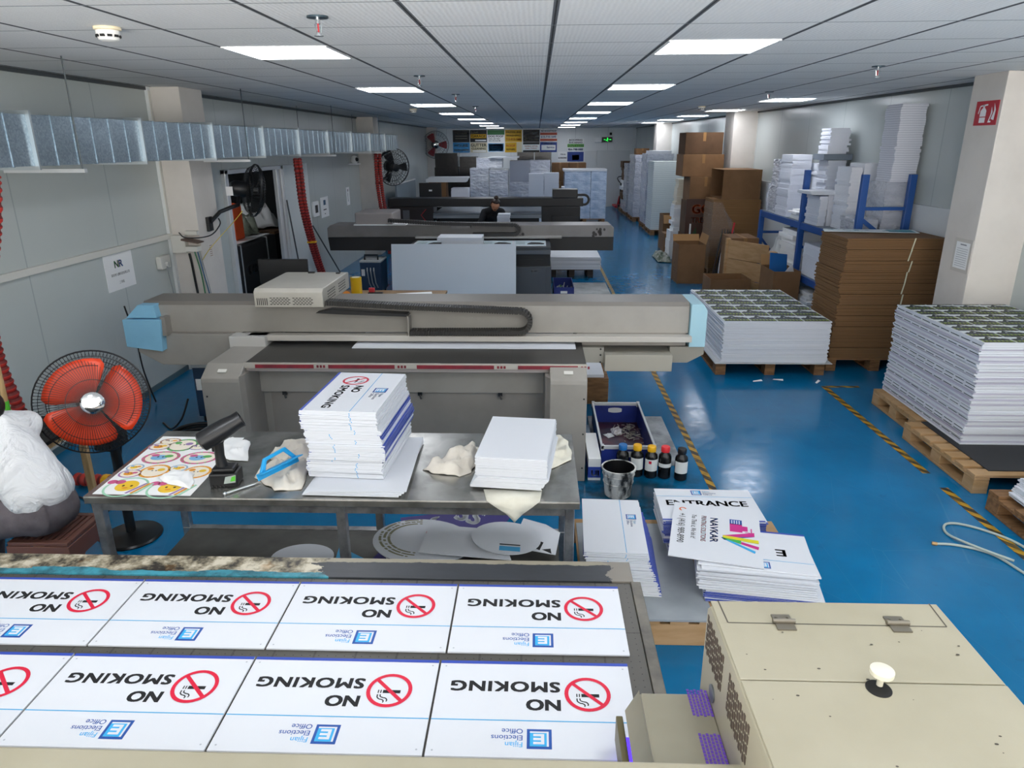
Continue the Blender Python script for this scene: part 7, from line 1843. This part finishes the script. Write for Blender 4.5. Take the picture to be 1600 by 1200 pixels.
for i in range(5): tier(.78, 20.98, .137+.262*i, 1.52, 21.9, .137+.262*i+.261, 'pale blue film wrapped tier, wide part of the column', FB, 20+i, 'pale blue wrapped column'); tier(1.53, 20.98, .137+.262*i, 1.97, 21.9, .137+.262*i+.261, 'pale blue film wrapped tier, narrow part of the column', FB, 30+i, 'pale blue wrapped column')
tier(.74, 20.96, 1.449, 1.98, 21.92, 1.50, 'flat board lid on the pale blue wrapped column', WHITE, 40, None)
tier(.66, 19.6, .003, .74, 20.0, 1.1, 'thin white upright bundle between the narrow pile and blue column', WHITE, 41, None)
closed_box('cardboard_box', .45, 22.5, .002, .95, 23.1, 1.1, 'large brown box behind the narrow white pile'); closed_box('cardboard_box', .45, 22.5, 1.102, .95, 23.1, 1.64, 'brown box topmost behind the narrow white pile'); closed_box('cardboard_box', .97, 22.5, .002, 1.48, 23.1, 1.1, 'large brown box behind the blue wrapped column'); closed_box('cardboard_box', .97, 22.5, 1.102, 1.48, 23.1, 1.64, 'brown box topmost behind the blue wrapped column')
FK = mat('wrapped_black', '#17171a', .2, bump=.6, bscale=12)
for i, (x0, x1) in enumerate(((-3.0, -2.3), (-2.28, -1.75))):
    tier(x0, 21.6, .003, x1, 22.4, .9, 'black wrapped goods at floor level by the far column, %s pile' % ('wide' if i == 0 else 'narrow'), FK, 50+i, 'black wrapped goods'); tier(x0, 21.6, .902, x1, 22.4, 1.55, 'shiny black wrapped goods in the %s pile by the far column' % ('wide' if i == 0 else 'narrow'), FK, 52+i, 'black wrapped goods'); tier(x0+.02, 21.62, 1.552, x1-.02, 22.4, 1.94-.1*i, 'black wrapped goods topmost in the %s pile by the far column' % ('wide' if i == 0 else 'narrow'), FK, 54+i, 'black wrapped goods')
for i, (x0, x1) in enumerate(((-.62, -.1), (-.08, .44))): tier(x0, 23.2, .003, x1, 23.9, 1.3, 'black wrapped upright goods under the posters, base %s' % ('by the grey block' if i == 0 else 'by the brown boxes'), FK, 60+i, 'black goods under the posters'); tier(x0, 23.2, 1.302, x1, 23.9, 1.94, 'black wrapped goods under the posters, top %s' % ('by the grey block' if i == 0 else 'by the brown boxes'), FK, 62+i, 'black goods under the posters')
# desk with monitor and a brown box, white stacks
dk = thing('desk', 'desk by the far wall fan carrying a monitor and a brown box', 'desk', (-2.5, 18.5, 0)); MB().box(-3.0, 18.0, .72, -1.7, 19.3, .75).build('top', PAPER, dk)
for x in (-2.95, -1.75):
    for y in (18.05, 19.25): MB().box(x-.02, y-.02, 0, x+.02, y+.02, .72).build('leg', BLACK, dk)
m2 = thing('monitor', 'black monitor on the far desk, seen from behind with a small white label', 'monitor', (-2.63, 18.1, .751)); MB().box(-2.91, 18.08, .94, -2.36, 18.12, 1.29).build('screen', BLACK, m2, bevel=.01); MB().box(-2.66, 18.12, .76, -2.6, 18.15, 1.1).build('stem', BLACK, m2); MB().box(-2.75, 18.05, .751, -2.5, 18.22, .765).build('base', BLACK, m2); MB().box(-2.67, 18.076, 1.09, -2.59, 18.0795, 1.13).build('label', PAPER, m2)
closed_box('cardboard_box', -2.74, 18.55, .752, -2.3, 19.0, 1.28, 'upright brown box behind the far monitor'); bundle(-2.8, 18.5, 1.282, -1.75, 19.1, 1.40, 'flat white sheets lying on the brown box of the far desk', WHITE, n=3, jit=.03, seed=120, group=None); bundle(-2.16, 18.4, .752, -1.72, 18.9, 1.14, 'small white pile on the far desk beside the brown box', EDGES, n=6, seed=121, group=None)
pt_ = thing('partition_panel', 'low glossy partition panel by the far desk', 'partition', (-3.2, 17.5, 0)); MB().box(-3.22, 16.6, 0, -3.18, 19.2, 1.32).build('panel', mat('partition_grey', '#8e9aa4', .25), pt_); MB().box(-3.225, 16.6, 1.32, -3.175, 19.2, 1.345).build('edge', ALU, pt_)
# ---- posters on the end wall
PX = dict(K=mat('poster_black', '#17181b', .5), Y=mat('poster_yellow', '#d8a71c', .5), G=mat('poster_green', '#1f6e34', .5), W=PAPER, B=mat('poster_sky', '#3c8fc9', .5), N=mat('poster_navy', '#24408f', .5), R=mat('poster_red', '#b84a2e', .5), L=mat('poster_lime', '#57a53a', .5), C=mat('poster_cream', '#d8cfb0', .5))
PK = list(PX); PM_ = [PX[k] for k in PK]; I_ = {k: i for i, k in enumerate(PK)}
def poster(x0, z0, x1, z1, bg, rows, label, group='posters on the end wall'):
    m = MB().box(x0, YB-.008, z0, x1, YB-.001, z1, I_[bg]); p = Print(m, (x0, YB-.008, z0), (1, 0, 0), (0, 0, 1), .001); W, H = x1-x0, z1-z0
    for row in rows:
        if row[0] == 'r': _, a, b_, c, d, k = row; p.rect(W*a, H*b_, W*c, H*d, I_[k], 1)
        else: _, txt, a, c, v, h, k = row; p.text_fit(txt, W*a, W*c, H*v, H*h, I_[k], .03, 2)
    return tag(m.build('poster', PM_, org=((x0+x1)/2, YB-.005, z0)), label, 'poster', group)
ZA, ZM, ZB = 2.66, 2.25, 1.90
poster(-3.02, ZM, -2.42, ZA, 'K', [('t', 'MOVERS', .15, .85, .68, .12, 'C'), ('r', .15, .5, .85, .52, 'C'), ('r', .15, .3, .85, .32, 'C')], 'black poster high at the corner of the end wall')
poster(-3.02, ZB, -2.42, ZM-.01, 'B', [('t', 'HOUSE', .1, .9, .56, .28, 'W'), ('t', 'WASHING', .06, .94, .12, .26, 'W')], 'sky blue poster reading HOUSE WASHING')
poster(-2.40, ZM, -1.80, ZA, 'K', [('t', 'JUNK', .06, .5, .75, .13, 'C'), ('r', .04, .33, .96, .66, 'Y'), ('t', 'GARAGE', .08, .92, .4, .2, 'K'), ('r', .3, .08, .95, .2, 'W')], 'black poster with a slanted yellow band')
poster(-2.40, ZB, -1.80, ZM-.01, 'C', [('t', 'GUTTER', .04, .96, .6, .3, 'K'), ('t', 'CLEANING', .08, .92, .3, .2, 'K'), ('r', .15, .06, .95, .22, 'W')], 'cream poster reading GUTTER CLEANING')
poster(-1.78, ZM, -1.17, ZA, 'W', [('r', 0, .6, 1, 1, 'G'), ('t', 'DOG POOP', .06, .94, .4, .16, 'K'), ('t', 'CALL OR TEXT', .08, .75, .22, .1, 'K'), ('t', '321-413-6178', .08, .75, .06, .1, 'K')], 'white poster with a green head reading DOG POOP')
poster(-1.78, ZB, -1.17, ZM-.01, 'W', [('r', .04, .1, .96, .9, 'B'), ('r', .08, .16, .92, .84, 'W'), ('t', 'Waterside', .12, .88, .5, .2, 'B'), ('t', 'Mowing', .2, .8, .22, .2, 'B')], 'white poster with a thin sky blue frame')
poster(-1.15, ZM, -.55, ZA, 'Y', [('t', 'PRESSURE', .06, .94, .72, .16, 'K'), ('t', 'WASHING', .06, .94, .46, .16, 'K'), ('t', '713-413-1666', .05, .95, .14, .2, 'R')], 'yellow poster with a phone number in red')
poster(-1.15, ZB, -.55, ZM-.01, 'C', [('r', 0, .0, .68, 1, 'Y'), ('t', 'ROOF', .08, .6, .55, .25, 'R'), ('t', 'REPAIRS', .08, .6, .2, .2, 'K')], 'yellow and cream poster under the phone number')
poster(-.51, ZM, .08, ZA, 'K', [('t', 'WINDOW', .12, .88, .7, .14, 'W'), ('t', 'CLEANING', .06, .94, .42, .14, 'W'), ('t', '401-741-1061', .08, .92, .14, .12, 'C')], 'black poster reading WINDOW CLEANING')
poster(-.51, ZB, .08, ZM-.01, 'W', [('r', 0, .78, 1, 1, 'K'), ('r', 0, 0, 1, .2, 'K'), ('t', 'MOBILE DETAIL', .1, .9, .55, .12, 'R'), ('t', 'CALL TODAY', .15, .85, .34, .12, 'R')], 'white poster between two black bands')
poster(.10, ZM, .70, ZA, 'W', [('t', 'WE SCOOP POOP', .04, .96, .82, .14, 'K'), ('r', 0, .56, 1, .76, 'R'), ('t', '615-710-1645', .05, .95, .34, .16, 'N'), ('r', 0, .06, 1, .26, 'R')], 'white poster with two rust bands and a phone number')
poster(.10, ZB, .70, ZM-.01, 'N', [('r', .08, .2, .92, .72, 'W'), ('t', 'PLUMBING', .2, .8, .8, .12, 'W'), ('t', 'Service', .4, .85, .4, .18, 'N')], 'navy poster with a white middle')
poster(.74, 1.62, 1.06, 1.92, 'W', [('t', 'FOR ALL', .3, .9, .6, .15, 'K'), ('t', 'CALL FOR FREE ESTIMATES', .04, .98, .2, .16, 'K')], 'small white poster with one black line above the brown boxes', None)
poster(1.08, 1.58, 1.66, 2.36, 'W', [('t', 'ROOFING', .1, .9, .9, .07, 'K'), ('t', 'SIDING', .1, .9, .79, .07, 'K'), ('r', 0, .62, 1, .76, 'L'), ('t', 'GUTTERS', .06, .94, .65, .08, 'W'), ('t', '954-798-1000', .04, .96, .48, .09, 'N'), ('r', 0, 0, 1, .42, 'N'), ('r', .3, .06, .72, .28, 'C')], 'tall white and navy poster with a lime band nearest the door', None)
# exit sign, emergency lamp
ex_ = thing('exit_sign', 'glowing green running man exit sign above the end door', 'exit sign', (2.47, YB-.04, 2.22)); MB().box(2.30, YB-.05, 2.23, 2.66, YB-.0, 2.40).build('case', BLACK, ex_); m = MB(); p = Print(m, (2.32, YB-.052, 2.245), (1, 0, 0), (0, 0, 1)); p.disc(.17, .115, .018, 0); p.bar(.17, .1, .15, .05, .03, 0); p.bar(.15, .05, .19, .01, .016, 0); p.bar(.15, .05, .11, .03, .016, 0); p.bar(.17, .09, .21, .07, .012, 0); p.bar(.04, .07, .1, .07, .02, 0); p.bar(.23, .07, .3, .07, .02, 0); m.build('pictogram', mat('exit_glow', '#27d04a', .5, emit='#25e04c', estr=2.2), ex_)
el = thing('emergency_lamp', 'small white emergency lamp box beside the exit sign', 'lamp', (2.15, YB-.04, 2.22)); MB().box(2.04, YB-.06, 2.22, 2.28, YB-.0, 2.39).build('case', PAPER, el, bevel=.006); MB().sphere((2.22, YB-.06, 2.42), .03, 10, 8).build('lamp', PAPER, el)
dv = MB().box(2.56, YB-.06, 2.47, 2.64, YB, 2.55).sphere((2.6, YB-.08, 2.5), .04, 12, 8); tag(dv.build('security_camera', BLACK, org=(2.6, YB, 2.5)), 'small black security camera above the exit sign', 'security camera')
# unseen side room lamp, added because the doorway came out too dark
panel(-4.9, 9.9, .585, .585, 'unseen square ceiling panel added to light the side room')
for i, (x, y, a, l) in enumerate(((2.15, 6.62, .2, 'white paper scrap on the floor before the printed boards, long one'), (2.36, 6.66, -.4, 'white paper scrap on the floor before the printed boards, folded one'), (2.72, 6.6, .9, 'tiny white scrap on the floor by the cardboard pallet'))):
    m = MB().add([(-.05, -.008, .001), (.05, -.01, .003), (.045, .012, .012), (-.04, .01, .004)], [(0, 1, 2, 3)]); o = m.build('paper_scrap', PAPER); o.location = (x, y, .001); o.rotation_euler = (0, 0, a)
    s_ = o.modifiers.new('solid', 'SOLIDIFY'); s_.thickness = .001; s_.offset = 1; tag(o, l, 'paper scrap')
